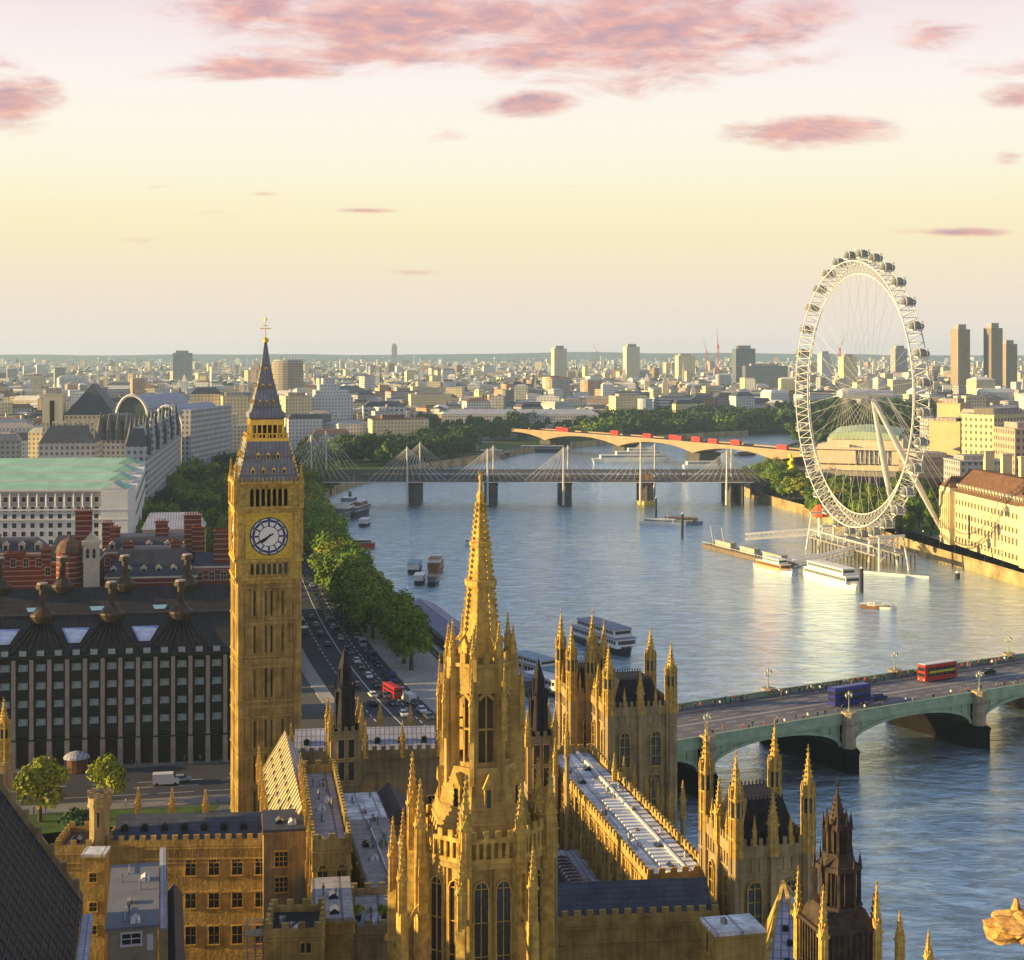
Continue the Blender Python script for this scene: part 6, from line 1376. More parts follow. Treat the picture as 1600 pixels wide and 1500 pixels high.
def gangway(label, p, q, zp, zq):
    g = thing('gangway', label, 'gangway', (p[0], p[1], 0), 0); d = Vector((q[0]-p[0], q[1]-p[1], zq-zp)); n = 18; m = MB(); sd = Vector((-d.y, d.x, 0)).normalized()*1.5
    b0 = Vector((0, 0, zp))
    for s in (-1, 1):
        o = sd*s; m.tube(b0+o, b0+d+o, .45, 4); m.tube(b0+o+Vector((0, 0, 2.6)), b0+d+o+Vector((0, 0, 2.6)), .45, 4)
        for i in range(n): m.tube(b0+d*(i/n)+o, b0+d*((i+1)/n)+o+Vector((0, 0, 2.2)), .12, 4); m.tube(b0+d*((i+1)/n)+o, b0+d*((i+1)/n)+o+Vector((0, 0, 2.2)), .12, 4)
    m.build('truss', mat('gangway_steel', (.70, .68, .65), .5) if 'gangway_steel' not in MT else MT['gangway_steel'], g)
    m = MB(); m.add([b0-sd, b0+sd, b0+d+sd, b0+d-sd], [(0, 1, 2, 3), (3, 2, 1, 0)]); m.build('walkway', MT['grey_deck'], g)
gangway('upper lattice gangway from the floating pier back to the wheel platform', w3(1165, 838, -1), (px(1300, 745), 745), -2.5, 1)
gangway('lower lattice gangway from the floating pier across to the wheel platform', w3(1245, 882, -1), (px(1400, 705), 705), -2.5, 1.5)
q = at(1345, 893, -4); r_ = at(1452, 902, -4)
bm_ = thing('floating_boom', 'long thin pale boom floating beside the white cruise boat', 'boom', (q[0], q[1], 0), atan2(r_[1]-q[1], r_[0]-q[0])); MB().box(0, hypot(r_[0]-q[0], r_[1]-q[1]), -.5, .5, -4.7, -3.6).build('boom', WHITEP, bm_)
# ---------------- county hall like riverside building ----------------
CHS = mat('cream_river_stone', (.66, .55, .34), .85, .15, .2, pattern='blocks', pw=2, ph=.8, pmix=.3); CHR = mat('brown_clay_tile', (.14, .075, .045), .8, .25, .4)
fx, fy = px(1478, 716), 716; gx_, gy_ = px(1606, 628), 628
cl = hypot(gx_-fx, gy_-fy); chz = atan2(gy_-fy, gx_-fx)      # local x from the far end towards the viewer; outward is local -y (river side)
cbh = thing('riverside_hall', 'long cream riverside hall with brown steep roof, tall chimneys and sunlit window rows', 'government building', (fx, fy, 0), chz)
HH = 24.5
m = MB(); m.box(0, cl+40, 0, 24, 0, HH); m.box(-1, 11, -2.5, 26, 0, HH+2); m.box(cl-4, cl+40, -2, 0, 0, HH+1)
for z in (6.2, 17.5, HH-.3): m.box(11, cl-4, -.5, 0, z, z+.6); m.box(-1.3, 11.3, -2.9, -2.5, z+.01, z+.61)
for i in range(5):
    m.frus(.4+i*2.4, -2.9, 6.8, HH, .55, .5, 10)
m.build('wall', CHS, cbh)
wmx = MB(); wmx.box(-.8, .8, -.08, .05, 0, 2.6); wmx = wmx.mesh('window', PANE); wfx = MB(); wfx.box(-1.05, -.8, -.2, .05, -.2, 2.8); wfx.box(.8, 1.05, -.2, .05, -.2, 2.8); wfx.box(-.8, .8, -.2, .05, 2.6, 2.9); wfx.box(-1.2, 1.2, -.3, .05, -.45, -.2); wfx.box(-.05, .05, -.14, .05, 0, 2.6); wfx = wfx.mesh('frame', CHS)
nw = int((cl-18)/3.6)
for i in range(nw):
    for z in (2.0, 8.2, 13.2, 19.2): o = put('window', wmx, cbh, (13+i*3.6, 0, z), 0, (1, 1, 1.15 if z == 8.2 else .9)); put('frame', wfx, o)
for i in range(4):
    for z in (8.2, 13.6): o = put('window', wmx, cbh, (1.6+i*2.4, -2.5, z)); 
rf = MB(); rf.mans(-.5, cl+40, .2, 24, HH+.6, HH+10.5, 8.5); rfo = rf.build('roof', CHR, cbh)
rf = MB(); rf.gable(-1, 11, -2.5, 26, HH+2.02, HH+7, hip=3, axis='y'); rf.build('roof', CHR, cbh)
for i in range(nw+1):
    d = MB(); d.box(-.9, .9, 0, 3.5, 0, 2.4); d.gable(-1.1, 1.1, -.2, 3.6, 2.4, 3.3, axis='y'); o = d.build('dormer', CHS, rfo, (11.2+i*3.6, 1.2, HH+.8)); MB().box(-.55, .55, -.06, 0, .3, 2.1).build('pane', PANE, o)
for i, (u, v) in enumerate(((1504, 722), (1528, 720), (1545, 728), (1566, 730), (1590, 738))):
    m = MB(); xx = 14+i*19; m.cbox(xx, 15, HH+6, HH+18.5, 2.6, 4.4); m.cbox(xx, 15, HH+18.5, HH+19.3, 3.2, 5.0); m.build('chimney', CHS, cbh)
for i, x in enumerate((30, 58)): m = MB(); m.box(x-.1, x+.1, -1.4, -.6, 5, 16); m.build('banner', mat('banner_%s' % ('navy', 'rose')[i], ((.06, .04, .12), (.55, .35, .38))[i], .8, .15), cbh)
# ---------------- concert hall, shell block and beige tower ----------------
FH = mat('concert_hall_stone', (.60, .50, .37), .85, .12, .1); CU2 = mat('pale_green_roof', (.34, .44, .30), .7, .2, .05, pattern='seams', pw=2.5, ph=50, pmix=.3)
ry = 1080.0; rx0 = px(1272, ry); fhz = radians(-20)
fhl = thing('concert_hall', 'wide pale concert hall with shallow green curved roof and dark foyer glazing', 'concert hall', (rx0, ry, 0), fhz); fw_ = (px(1425, ry)-rx0)*.97
def zf(v): return zz(v, ry)
m = MB(); m.box(0, fw_, 3, 60, 0, zf(725)); m.box(0, fw_*.43, 0, 3, zf(723), zf(700)); m.box(fw_*.8, fw_, 0, 3, zf(723), zf(700)); m.box(-2, fw_+2, -2, 3, zf(701), zf(698)); m.box(fw_*.12, fw_*.9, 8, 55, zf(725), zf(684)); m.box(fw_*.03, fw_*.36, 3, 30, zf(725), zf(694)); m.build('wall', FH, fhl)
m = MB(); n = 12
for i in range(n):
    a, b_ = i/n, (i+1)/n; za = zf(684)+(zf(674)-zf(684))*sin(pi*(.15+.7*a)); zb_ = zf(684)+(zf(674)-zf(684))*sin(pi*(.15+.7*b_)); X0 = fw_*(.14+.72*a); X1 = fw_*(.14+.72*b_); m.add([(X0, 7, za), (X1, 7, zb_), (X1, 56, zb_+3), (X0, 56, za+3), (X0, 7, zf(684)-1), (X1, 7, zf(684)-1)], [(0, 1, 2, 3), (4, 5, 1, 0)])
m.build('roof', CU2, fhl)
m = MB(); m.box(fw_*.43, fw_*.8, .9, 3, zf(723), zf(706)); fo = m.build('foyer_glazing', DARKC, fhl)
m = MB(); [m.box(fw_*.43+i*3.1, fw_*.43+i*3.1+.6, .4, .9, zf(723), zf(704)) for i in range(9)]; m.build('mullions', FH, fo)
m = MB(); m.box(-10, fw_+12, -12, 0, zf(740), zf(733)); m.build('terrace', mat('grey_brown_terrace', (.26, .23, .20), .9, .2, .1), fhl)
t_, w, d, h = city('concrete_hall', 'low brown brutalist block right of the concert hall', 'building', 1425, 1500, 1000, 716, 30, radians(2), mat('brown_concrete', (.24, .19, .16), .9, .25, .1, pattern='bands', pw=.25, ph=5, pcol=(.12, .10, .10), pmix=.6), LEADG)
BGE = mat('beige_windowless', (.60, .42, .24), .85, .12, .06)
t_, w, d, h = city('fly_tower', 'blank orange-beige fly tower block right of the wheel', 'tower', 1464, 1494, 1180, 631, 26, radians(-35), BGE, LEADG)
city('theatre_block', 'lower orange-beige block at the foot of the blank fly tower', 'building', 1452, 1492, 1150, 659, 20, radians(-35), BGE, LEADG)
SHL = mat('yellow_office_stone', (.68, .56, .32), .85, .1, .1, pattern='grid', pw=3.4, ph=3.9, pmix=.8)
city('office_block', 'yellow sunlit ten-storey office block at the right edge behind the riverside hall', 'office building', 1553, 1640, 900, 650, 22, radians(40), SHL, None, 'flat')
city('office_block', 'pinkish grey wing right of the yellow ten-storey block', 'office building', 1586, 1660, 850, 672, 30, radians(5), mat('pink_office_stone', (.46, .32, .25), .85, .1, .1, pattern='grid', pw=3.4, ph=4.2, pmix=.8), None)
city('office_block', 'low dark flat-roofed offices between the hall chimneys and the yellow block', 'office building', 1500, 1575, 820, 722, 25, radians(4), GREYC, LEADG)
rvi = thing('railway_viaduct', 'dark railway viaduct running right from the end of the lattice bridge', 'viaduct', (px(1180, 945), 945, 0), radians(4)); m = MB(); m.box(0, 150, 0, 14, 0, 9.5); m.box(0, 150, -.3, .2, 9.5, 10.6)
m.build('wall', mat('dark_viaduct_brick', (.10, .075, .07), .9, .25, .3), rvi); m = MB(); [m.frus(5+i*12, -.02, 0, 7, 4, 3, 12) for i in range(0)]
for i in range(10): m = MB(); m.add([(9+i*12+3.6*cos(pi*k/8), -.35, 4+3.6*sin(pi*k/8)) for k in range(9)]+[(5.4+i*12, -.35, 0), (12.6+i*12, -.35, 0)], [(10, 0, 1, 2, 3, 4, 5, 6, 7, 8, 9)]); m.build('arch_recess', BLACK, rvi)
pv_t = thing('purple_pavilion', 'lilac tent with four slim masts among the park trees under the concert hall', 'tent', (px(1352, 900), 900, 0), .2)
m = MB(); m.gable(-10, 10, -5, 5, 2, 7, hip=6, axis='x'); m.box(-9, 9, -4, 4, 0, 2); m.build('tent', mat('lilac_canvas', (.50, .34, .46), .8, .1), pv_t)
for x in (-9, 3, 6, 9): MB().tube((x, 0, 3), (x, 0, 15), .35, 5, .25).build('mast', MT['lilac_canvas'], pv_t)
ya_ = thing('yellow_sculpture', 'bright yellow figure-like sculpture on the terrace left of the concert hall', 'sculpture', (px(1236, 1010), 1010, 0), 0); m = MB(); [m.frus((i % 2)*1.2-.6, 0, 10+i*2.3, 12.4+i*2.3, 2.2-.2*i, 1.8-.2*i, 6) for i in range(5)]; m.frus(0, 0, 0, 10, 1, 1, 6); m.build('figure', mat('bright_yellow_paint', (.85, .65, .02), .6, .1), ya_)
# street lamps / banner posts along the right embankment
lp = thing('embankment_lamp', 'x', 'street lamp', group='lamp posts along the right river wall'); m = MB(); m.frus(0, 0, 1.1, 2.0, .35, .2, 6); m.frus(0, 0, 2.0, 6.5, .12, .08, 6); m.build('post', BLACK, lp); m = MB(); m.frus(0, 0, 6.5, 7.2, .3, .35, 8); m.build('lantern', GLS, lp)
li = 0; ol = offset(SBK, -.5)
for i in range(10, 36):
    p = ol[i]
    lab = '%s lamp post along the right river wall, counted from the near end' % ordn(li); 
    if li == 0: lp.location = (p[0], p[1], 0); lp['label'] = lab
    else: tree_copy(lp, (p[0], p[1], 0), 0, lab)
    li += 1
pv3 = MB(); sa, sb = offset(SBK[:34], -1.2), offset(SBK[:34], -16)
for i in range(33): pv3.add([(*sa[i], .12), (*sb[i], .12), (*sb[i+1], .12), (*sa[i+1], .12)], [(0, 1, 2, 3), (3, 2, 1, 0)])
tag(pv3.build('pavement', PAVE), kind='structure')
# ---------------- boats ----------------
HUW = mat('white_hull', (.70, .68, .64), .4, .08); HUD = mat('dark_navy_hull', (.03, .035, .05), .45, .2); HUR = mat('red_hull', (.32, .035, .03), .5, .2); BWN = mat('boat_window', (.03, .04, .05), .1, .2); GRH = mat('grey_hull', (.15, .17, .22), .5, .2); ORG = mat('orange_stripe', (.62, .22, .05), .6, .1); BROWNW = mat('brown_varnish', (.20, .09, .05), .5, .2); TEAL = mat('teal_roof', (.18, .30, .36), .5, .1)
def boat(name, label, cat, p, hd, Ln, B_, fb_, hull, decks, roofm=None, mast=0, funnel=None, stripe=None, group=None, barge=False, rails=True):
    """decks: list of (x0frac, x1frac, height, material)"""
    t_ = thing(name, label, cat, (p[0], p[1], -4.5), hd, group); m = MB(); n = 12; up = []; lo = []
    for i in range(n+1):
        s = i/n; w = B_/2*(1 if barge else min(1, .72+.9*s if s < .3 else 1, ((1-s)/.28)**.6 if s > .72 else 1)); w = max(w, .02 if not barge else B_/2*.6); sh = fb_*(1+.25*max(0, s-.7)/.3 if not barge else 1); up.append((Ln*(s-.5), w, sh)); lo.append((Ln*(s-.5)*.95, w*.8, -.6))
    vs = []
    for (x, w, z), (xl, wl2, zl) in zip(up, lo): vs += [(x, -w, z), (x, w, z), (xl, -wl2, zl), (xl, wl2, zl)]
    fs = []
    for i in range(n): a = i*4; b_ = a+4; fs += [(a, b_, b_+1, a+1)[::-1], (a+2, b_+2, b_, a)[::-1], (a+1, b_+1, b_+3, a+3)[::-1]]
    fs += [(0, 1, 3, 2)[::-1], (n*4, n*4+1, n*4+3, n*4+2)]
    m.add(vs, fs); 
    m.build('hull', hull, t_)
    if rails:
        m = MB(); m.poly([(x, -w*.95, z+.7) for x, w, z in up], .07, 4); m.poly([(x, w*.95, z+.7) for x, w, z in up], .07, 4)
        for x, w, z in up: m.tube((x, -w*.95, z), (x, -w*.95, z+.7), .05, 4); m.tube((x, w*.95, z), (x, w*.95, z+.7), .05, 4)
        m.build('railing', HUW, t_)
    z = fb_
    for k, (a, b_, h, mm_) in enumerate(decks):
        x0, x1 = Ln*(a-.5), Ln*(b_-.5); hw_ = B_/2*(.84-.08*k); m = MB(); m.mans(x0, x1, -hw_, hw_, z, z+h, .18); c = m.build('cabin', mm_, t_)
        m = MB(); nn = max(2, int((x1-x0)/1.5))
        for i in range(nn):
            xx = x0+.5+(x1-x0-1)*(i+.5)/nn; w0 = (x1-x0-1)/nn*.36
            m.box(xx-w0, xx+w0, -hw_-.03+.06, hw_+.03-.06, z+h*.4, z+h*.8)
        m.box(x1-.3, x1+.02, -hw_*.8, hw_*.8, z+h*.4, z+h*.8); m.build('window_band', BWN, c)
        z += h
        m = MB(); m.box(x0-.4, x1+.3, -hw_-.15, hw_+.15, z, z+.14); m.build('roof', roofm or HUW, t_); z += .14
    if funnel: m = MB(); m.frus(funnel*Ln, 0, z-.2, z+3, 1.0, .8, 10); m.build('funnel', BWN if hull != HUR else HUR, t_)
    if mast: m = MB(); m.tube((Ln*.1, 0, z-.3), (Ln*.1, 0, z+mast), .12, 5, .06); m.tube((Ln*.1, -1.2, z+mast*.6), (Ln*.1, 1.2, z+mast*.6), .06, 4); m.build('mast', HUW, t_)
    if stripe: m = MB(); m.box(-Ln*.4, Ln*.3, -B_/2-.05, B_/2+.05, fb_*.55, fb_*.8); m.build('stripe', stripe, t_)
    return t_
def wp2(u, v): return at(u, v, -4.5)
HD = radians(-62)       # moored along the right bank, bow towards the viewer
boat('cruise_boat', 'orange and white river cruise boat moored at the end of the floating pier', 'boat', wp2(1210, 893), radians(-68), 28, 6.2, 1.6, HUW, [(.12, .82, 2.3, ORG), (.3, .75, 1.8, HUW)], mast=2, stripe=ORG)
boat('cruise_boat', 'long white double-deck cruise boat with large windows beside the dark mooring post', 'boat', wp2(1300, 912), radians(-70), 36, 8.0, 2.0, HUW, [(.04, .93, 2.9, HUW), (.1, .85, 2.6, HUW)], mast=1.5)
boat('small_launch', 'small flat brown launch right below the white cruise boat', 'boat', wp2(1364, 950), radians(-22), 9, 3, .9, BROWNW, [(.3, .6, 1.1, HUW)]); boat('small_launch', 'flat pale work raft next to the small brown launch', 'boat', wp2(1384, 951), radians(-16), 8, 3, .8, HUW, [(.4, .7, 1.0, BWN)])
boat('tour_boat', 'long slim white tour boat in mid river near the railway bridge', 'boat', wp2(1036, 820), radians(-20), 26, 5.5, 1.3, HUW, [(.1, .75, 1.8, HUW)], roofm=HUW, mast=3)
boat('tour_boat', 'darker glass-roofed boat right behind the slim white tour boat', 'boat', wp2(1066, 818), radians(-25), 24, 5.5, 1.4, GRH, [(.1, .85, 2.0, BWN)], roofm=BROWNW)
boat('party_ship', 'big white party ship seen between the two bridges', 'ship', wp2(987, 722), radians(6), 68, 11, 3.2, HUW, [(.1, .92, 3, HUW), (.3, .85, 2.8, HUW), (.45, .75, 2.5, HUW)], mast=8)
boat('tour_boat', 'white boat beside the right pier of the far stone bridge', 'boat', wp2(1095, 730), radians(10), 30, 7, 2, HUW, [(.1, .9, 2.8, HUW)]); boat('tour_boat', 'dark small boat near the right bank beyond the railway bridge', 'boat', wp2(1165, 712), radians(30), 24, 6, 2, HUD, [(.2, .8, 2.2, BWN)])
boat('barge', 'small dark red barge moored by the left bank', 'boat', wp2(566, 856), radians(2), 12.5, 5, 2.3, HUR, [(.15, .85, 1.6, GRH)], barge=True)
boat('moored_ship', 'grey historic ship with mast moored below the left end of the railway bridge', 'ship', wp2(549, 806), radians(80), 52, 10, 3.6, GRH, [(.12, .8, 2.6, GRH), (.2, .6, 2.5, HUW), (.3, .5, 2.2, GRH)], mast=11, funnel=-.05)
boat('moored_ship', 'dark navy ship in front of the grey one near the left bank', 'ship', wp2(560, 806), radians(78), 34, 9, 3.6, HUD, [(.1, .85, 2.6, GRH), (.3, .7, 2.2, BROWNW)], mast=4); boat('tour_boat', 'white-topped boat left of the pair moored under the navy ship', 'boat', wp2(537, 822), radians(82), 15, 5.5, 1.6, HUW, [(.1, .8, 2, HUW)]); boat('tour_boat', 'white-topped boat right of the pair moored under the navy ship', 'boat', wp2(570, 821), radians(84), 14, 5.5, 1.6, HUD, [(.1, .8, 2.2, HUW)])
boat('cruise_boat', 'blue-white cabin boat, left of the four moored together', 'boat', wp2(648, 892), radians(88), 18, 6, 1.6, HUD, [(.08, .85, 2.4, HUW)], roofm=TEAL); boat('cruise_boat', 'brown round-stern boat, right of the four moored together', 'boat', wp2(681, 892), radians(86), 20, 6.4, 1.8, BROWNW, [(.08, .85, 2.4, BROWNW), (.2, .6, 1.6, HUW)], roofm=BROWNW)
boat('cruise_boat', 'small white boat, front left of the four moored together', 'boat', wp2(656, 911), radians(88), 12, 4.6, 1.6, HUD, [(.1, .8, 2.2, HUW)]); boat('cruise_boat', 'small grey and brown boat, front right of the four moored together', 'boat', wp2(677, 913), radians(86), 12, 4.8, 1.6, HUD, [(.1, .8, 2, GRH)], roofm=BROWNW)
boat('small_launch', 'small white launch half hidden by the stone spire', 'boat', wp2(734, 852), radians(110), 12, 3.4, 1.2, HUW, [(.2, .7, 1.6, HUW)]); 
boat('cruise_boat', 'large white cruise boat with grey roof moored behind the twin-windowed tower', 'boat', wp2(945, 1012), radians(-63), 32, 9, 2.2, HUD, [(.04, .92, 2.8, HUW), (.12, .85, 2.5, HUW)], roofm=mat('blue_grey_deck', (.20, .23, .30), .6, .2), mast=2)
boat('cruise_boat', 'white and teal cruise boat behind the thin dark lantern spire, nearer the pier', 'boat', wp2(838, 1062), radians(-55), 30, 8, 2.2, HUD, [(.04, .92, 2.6, HUW), (.2, .7, 1.6, HUW)], roofm=TEAL); boat('cruise_boat', 'white river bus tied outside the white and teal cruise boat', 'boat', wp2(872, 1085), radians(-55), 26, 7, 1.8, HUD, [(.04, .9, 2.6, HUW)])
boat('moored_ship', 'long dark restaurant ship at the left bank below the far stone bridge', 'ship', wp2(735, 716), radians(2), 70, 11, 4, HUD, [(.05, .9, 3, GRH), (.3, .6, 2.6, HUW)], mast=8); boat('tour_boat', 'grey barge under the left arches of the far stone bridge', 'boat', wp2(850, 706), radians(-5), 52, 9, 3, HUD, [(.1, .85, 2.6, GRH)])
def mpost(label, u, v0, v1, r=.8):
    p = wp2(u, v1); t_ = thing('mooring_post', label, 'mooring post', (p[0], p[1], -6), 0); z = zz(v0, p[1]); m = MB(); m.frus(0, 0, 0, z+6, r, r, 10); m.build('pile', mat('dark_pile', (.03, .03, .045), .6, .2) if 'dark_pile' not in MT else MT['dark_pile'], t_); m = MB(); m.frus(0, 0, z+6, z+6.8, r*1.05, .1, 10); m.build('cap', WHITEP, t_)
mpost('dark mooring post at the stern of the long white cruise boat', 1346, 888, 925); mpost('dark mooring post beside the slim white tour boat', 1025, 778, 810, .6); mpost('dark mooring post in front of the glass-roofed boat', 1066, 803, 842, .7); mpost('tall dark mooring post above the near plane trees', 613, 928, 965, 1.1); mpost('small timber dolphin in front of the right river wall', 1496, 895, 905, 1.0)
# covered pier at the left bank
a_, c_ = at(655, 955, -3), at(812, 1080, -3)
cp = thing('covered_pier', 'covered river pier with long lilac-grey roof, partly behind the octagonal spire', 'pier', (a_[0], a_[1], 0), atan2(c_[1]-a_[1], c_[0]-a_[0])); cl_ = hypot(c_[0]-a_[0], c_[1]-a_[1])
m = MB(); m.box(-4, cl_, -6, 6, -6, -3.6); m.build('pontoon', HUD, cp); m = MB(); m.gable(0, cl_, -5.5, 5.5, -.4, 1.5, axis='x'); m.build('roof', mat('lilac_grey_roof', (.20, .20, .31), .6, .15, .2, pattern='seams', pw=3, ph=30, pmix=.3), cp); m = MB(); m.box(0, cl_, -.12, .12, 1.5, 1.65); m.build('ridge_strip', WHITEP, cp)
m = MB(); m.box(.5, cl_-.5, -4.6, 4.6, -3.6, -.5); m.build('cabin', BWN, cp)
# ---------------- trees ----------------
LEAF = [mat('plane_leaves_%s' % n_, c, .8, .5, .5, rnd=.35, tint=tt_, bump=0) for n_, c, tt_ in (('green', (.15, .22, .02), (.04, .08, .012)), ('yellowish', (.25, .25, .02), (.07, .10, .012)), ('dark', (.04, .075, .022), (.018, .036, .014)))]
BARK = mat('bark', (.08, .06, .045), .9, .3, 1)
def crown_mesh(seed, nl, leaf, lobes=13, squash=.85, mt_=0):
    r = random.Random(seed); L_ = []
    for i in range(lobes):
        a = r.uniform(0, 2*pi); rad = r.uniform(.12, .62); z = r.uniform(-.45, .55); L_.append((rad*cos(a), rad*sin(a), z*squash, r.uniform(.26, .44)))
    L_.append((0, 0, .1, .5)); m = MB()
    for i in range(nl):
        cx, cy, cz, cr_ = r.choice(L_)
        u = r.uniform(-1, 1); t = r.uniform(0, 2*pi); q = sqrt(1-u*u); k = cr_*(r.random()**.28)*r.uniform(.85, 1.14)
        nx, ny, nz_ = q*cos(t), q*sin(t), u
        c = Vector((cx+nx*k, cy+ny*k, cz+nz_*k*.85)); nrm = Vector((nx+r.uniform(-.7, .7), ny+r.uniform(-.7, .7), nz_+r.uniform(-.5, .9))).normalized()
        a = nrm.orthogonal().normalized(); b_ = nrm.cross(a); s = leaf*r.uniform(.6, 1.35); an = r.uniform(0, pi); a2 = a*cos(an)+b_*sin(an); b2 = b_*cos(an)-a*sin(an)
        m.add([c-a2*s-b2*s*.5, c+a2*s*.2-b2*s*.8, c+a2*s*1.1+b2*s*.1, c+b2*s*.75], [(0, 1, 2, 3)])
    return m
CROWNS = [[crown_mesh(10+i, 2600, .055).mesh('crown', LEAF[k]) for i in range(3)] for k in range(3)]
CRFAR = [[crown_mesh(30+i, 700, .105).mesh('crown', LEAF[k]) for i in range(3)] for k in range(3)]
def trunk_mesh(seed):
    r = random.Random(seed); m = MB(); m.tube((0, 0, 0), (0, 0, .34), .035, 7, .026)
    for i in range(6):
        a = i*1.05+r.uniform(-.3, .3); e = Vector((cos(a)*.2, sin(a)*.2, .34+r.uniform(.15, .3))); m.tube((0, 0, .30), e, .018, 5, .01); m.tube(e, e+Vector((cos(a)*.1, sin(a)*.1, .14)), .01, 4, .004)
    m.tube((0, 0, .33), (.02, .01, .75), .022, 5, .006); return m.mesh('trunk', BARK)
TRK = [trunk_mesh(i) for i in range(3)]
TCOUNT = 0; G3 = 'riverside trees beyond the left bank between the two far bridges'
def tree(label, x, y, h, w=None, kind=0, group=None, far=False, z=0.0):
    global TCOUNT
    if group == G3 and 735 < 800+F*x/y < 900 and y < 1640: return
    w = w or h*.42; s = R.randrange(3); TCOUNT += 1
    t_ = thing('plane_tree' if not far else 'tree', label, 'tree', (x, y, z), R.uniform(0, 6.28), group)
    put('trunk', TRK[s], t_, sc=(h, h, h)); put('crown', (CRFAR if far else CROWNS)[kind][s], t_, (0, 0, h*(.55 if not far else .5)), R.uniform(0, 6), (w*(1.12 if not far else 1.3), w*(1.12 if not far else 1.3), h*(.54 if not far else .62))); return t_
# riverside plane trees (between the road and the river wall)
G1 = 'plane trees along the left river wall'
i = 0; ln = offset(NBK[13:48], 11.5); acc_ = 0; last = ln[0]; pts = []
for p, q in zip(ln, ln[1:]):
    d = hypot(q[0]-p[0], q[1]-p[1]); 
    while acc_ <= d: pts.append((p[0]+(q[0]-p[0])*acc_/d, p[1]+(q[1]-p[1])*acc_/d)); acc_ += 9.5
    acc_ -= d
for k, (x, y) in enumerate(pts):
    if y < 424: continue
    tree('%s plane tree from the near end of the row along the left river wall' % ordn(i), x+R.uniform(-1, 1), y+R.uniform(-1, 1), R.uniform(15.5, 20.5), R.uniform(7, 8.8), R.choice((0, 0, 1, 0)), G1); i += 1
i2 = 0
for off2, ymin in ((16.5, 470), (40.5, 585)):
    ln = offset(NBK[13:48], off2); acc_ = 4; 
    for p, q in zip(ln, ln[1:]):
        d = hypot(q[0]-p[0], q[1]-p[1])
        while acc_ <= d:
            xx, yy = p[0]+(q[0]-p[0])*acc_/d, p[1]+(q[1]-p[1])*acc_/d; acc_ += 11
            if yy > ymin: tree('%s plane tree from the near end in the row %s the embankment road' % (ordn(i2), 'beside' if off2 < 30 else 'across'), xx+R.uniform(-1.5, 1.5), yy, R.uniform(17, 21), R.uniform(8.5, 10.5), R.choice((0, 0, 1, 0)), 'plane trees lining the embankment road'); i2 += 1
        acc_ -= d
    i2 = 0
G2 = 'trees of the left embankment gardens behind the clock tower'
i = 0
for k in range(74):
    y = R.uniform(620, 1330); 
    bx = [p for p in offset(NBK, 42) if abs(p[1]-y) < 40]
    if not bx: continue
    x = bx[0][0]-R.uniform(0, 62)*(1 if y < 1100 else .8)
    if y < 840 and x < -165+(.10*(y-600)): pass
    tree('%s tree of the left embankment gardens, counted into the distance' % '%s', x, y, R.uniform(16, 23), None, R.choice((0, 0, 1, 2)), G2, far=y > 900)
    i += 1
gt = sorted([o for o in COL.objects if o.get('group') == G2], key=lambda o: o.location.y)
for k, o in enumerate(gt): o['label'] = '%s tree of the left embankment gardens, counted into the distance' % ordn(k)
for k in range(46): y = R.uniform(612, 960); tree('x', R.uniform(-205, -112), y, R.uniform(17, 24), R.uniform(7, 10), R.choice((0, 0, 1, 2)), G2, far=y > 850)
gt = sorted([o for o in COL.objects if o.get('group') == G2], key=lambda o: o.location.y)
for k, o in enumerate(gt): o['label'] = '%s tree of the left embankment gardens, counted into the distance' % ordn(k)
G3 = 'riverside trees beyond the left bank between the two far bridges'
i = 0
for k in range(64):
    f_ = k/64; s_ = 54+int(f_*32); p = offset(NBK, 10)[min(len(NBK)-1, s_)]; q = offset(NBK, 10)[min(len(NBK)-1, s_+1)]; t_ = f_*32-int(f_*32)
    x = p[0]+(q[0]-p[0])*t_; y = p[1]+(q[1]-p[1])*t_
    tree('%s tree from the left in the far riverside row beyond the railway bridge' % ordn(i), x+R.uniform(-12, 4), y+R.uniform(0, 26), R.uniform(17, 24), R.uniform(9, 13), R.choice((0, 2, 2)), G3, far=True); i += 1
    tree('%s tree from the left in the second far row behind the riverside trees' % ordn(i-1), x+R.uniform(-40, -14), y+R.uniform(20, 60), R.uniform(18, 25), R.uniform(10, 14), 2, G3, far=True)
G4 = 'trees on the right bank between wheel and railway bridge'; i = 0
for k in range(44):
    s_ = offset(SBK, -R.choice((9, 19, 29)))[27+int(k*.34)]
    tree('%s tree from the near end on the right bank left of the wheel' % ordn(i), s_[0]+R.uniform(-2, 3), s_[1]+R.uniform(-6, 6), R.uniform(14, 18), R.uniform(7.5, 9), R.choice((0, 0, 0, 1)), G4); i += 1
G5 = 'trees of the park behind the wheel'; i = 0
for k in range(66):
    y = R.uniform(735, 985); u = R.uniform(1262, 1462) if y > 800 else R.uniform(1330, 1462)
    tree('x', px(u, y), y, R.uniform(10, 15), None, R.choice((0, 0, 2)), G5); i += 1
gt = sorted([o for o in COL.objects if o.get('group') == G5], key=lambda o: o.location.x/o.location.y)
for k, o in enumerate(gt): o['label'] = '%s tree from the left in the park behind the wheel' % ordn(k)
G6 = 'wooded gardens seen through the wheel'; i = 0
for k in range(70):
    y = R.uniform(1420, 2150); u = R.uniform(1236, 1452); tree('x', px(u, y), y+ (0 if px(u, y) > 0 else 0), R.uniform(20, 32), R.uniform(13, 19), 2, G6, far=True)
gt = sorted([o for o in COL.objects if o.get('group') == G6], key=lambda o: o.location.x/o.location.y)
for k, o in enumerate(gt): o['label'] = '%s tree from the left in the dark woods seen through the wheel' % ordn(k)
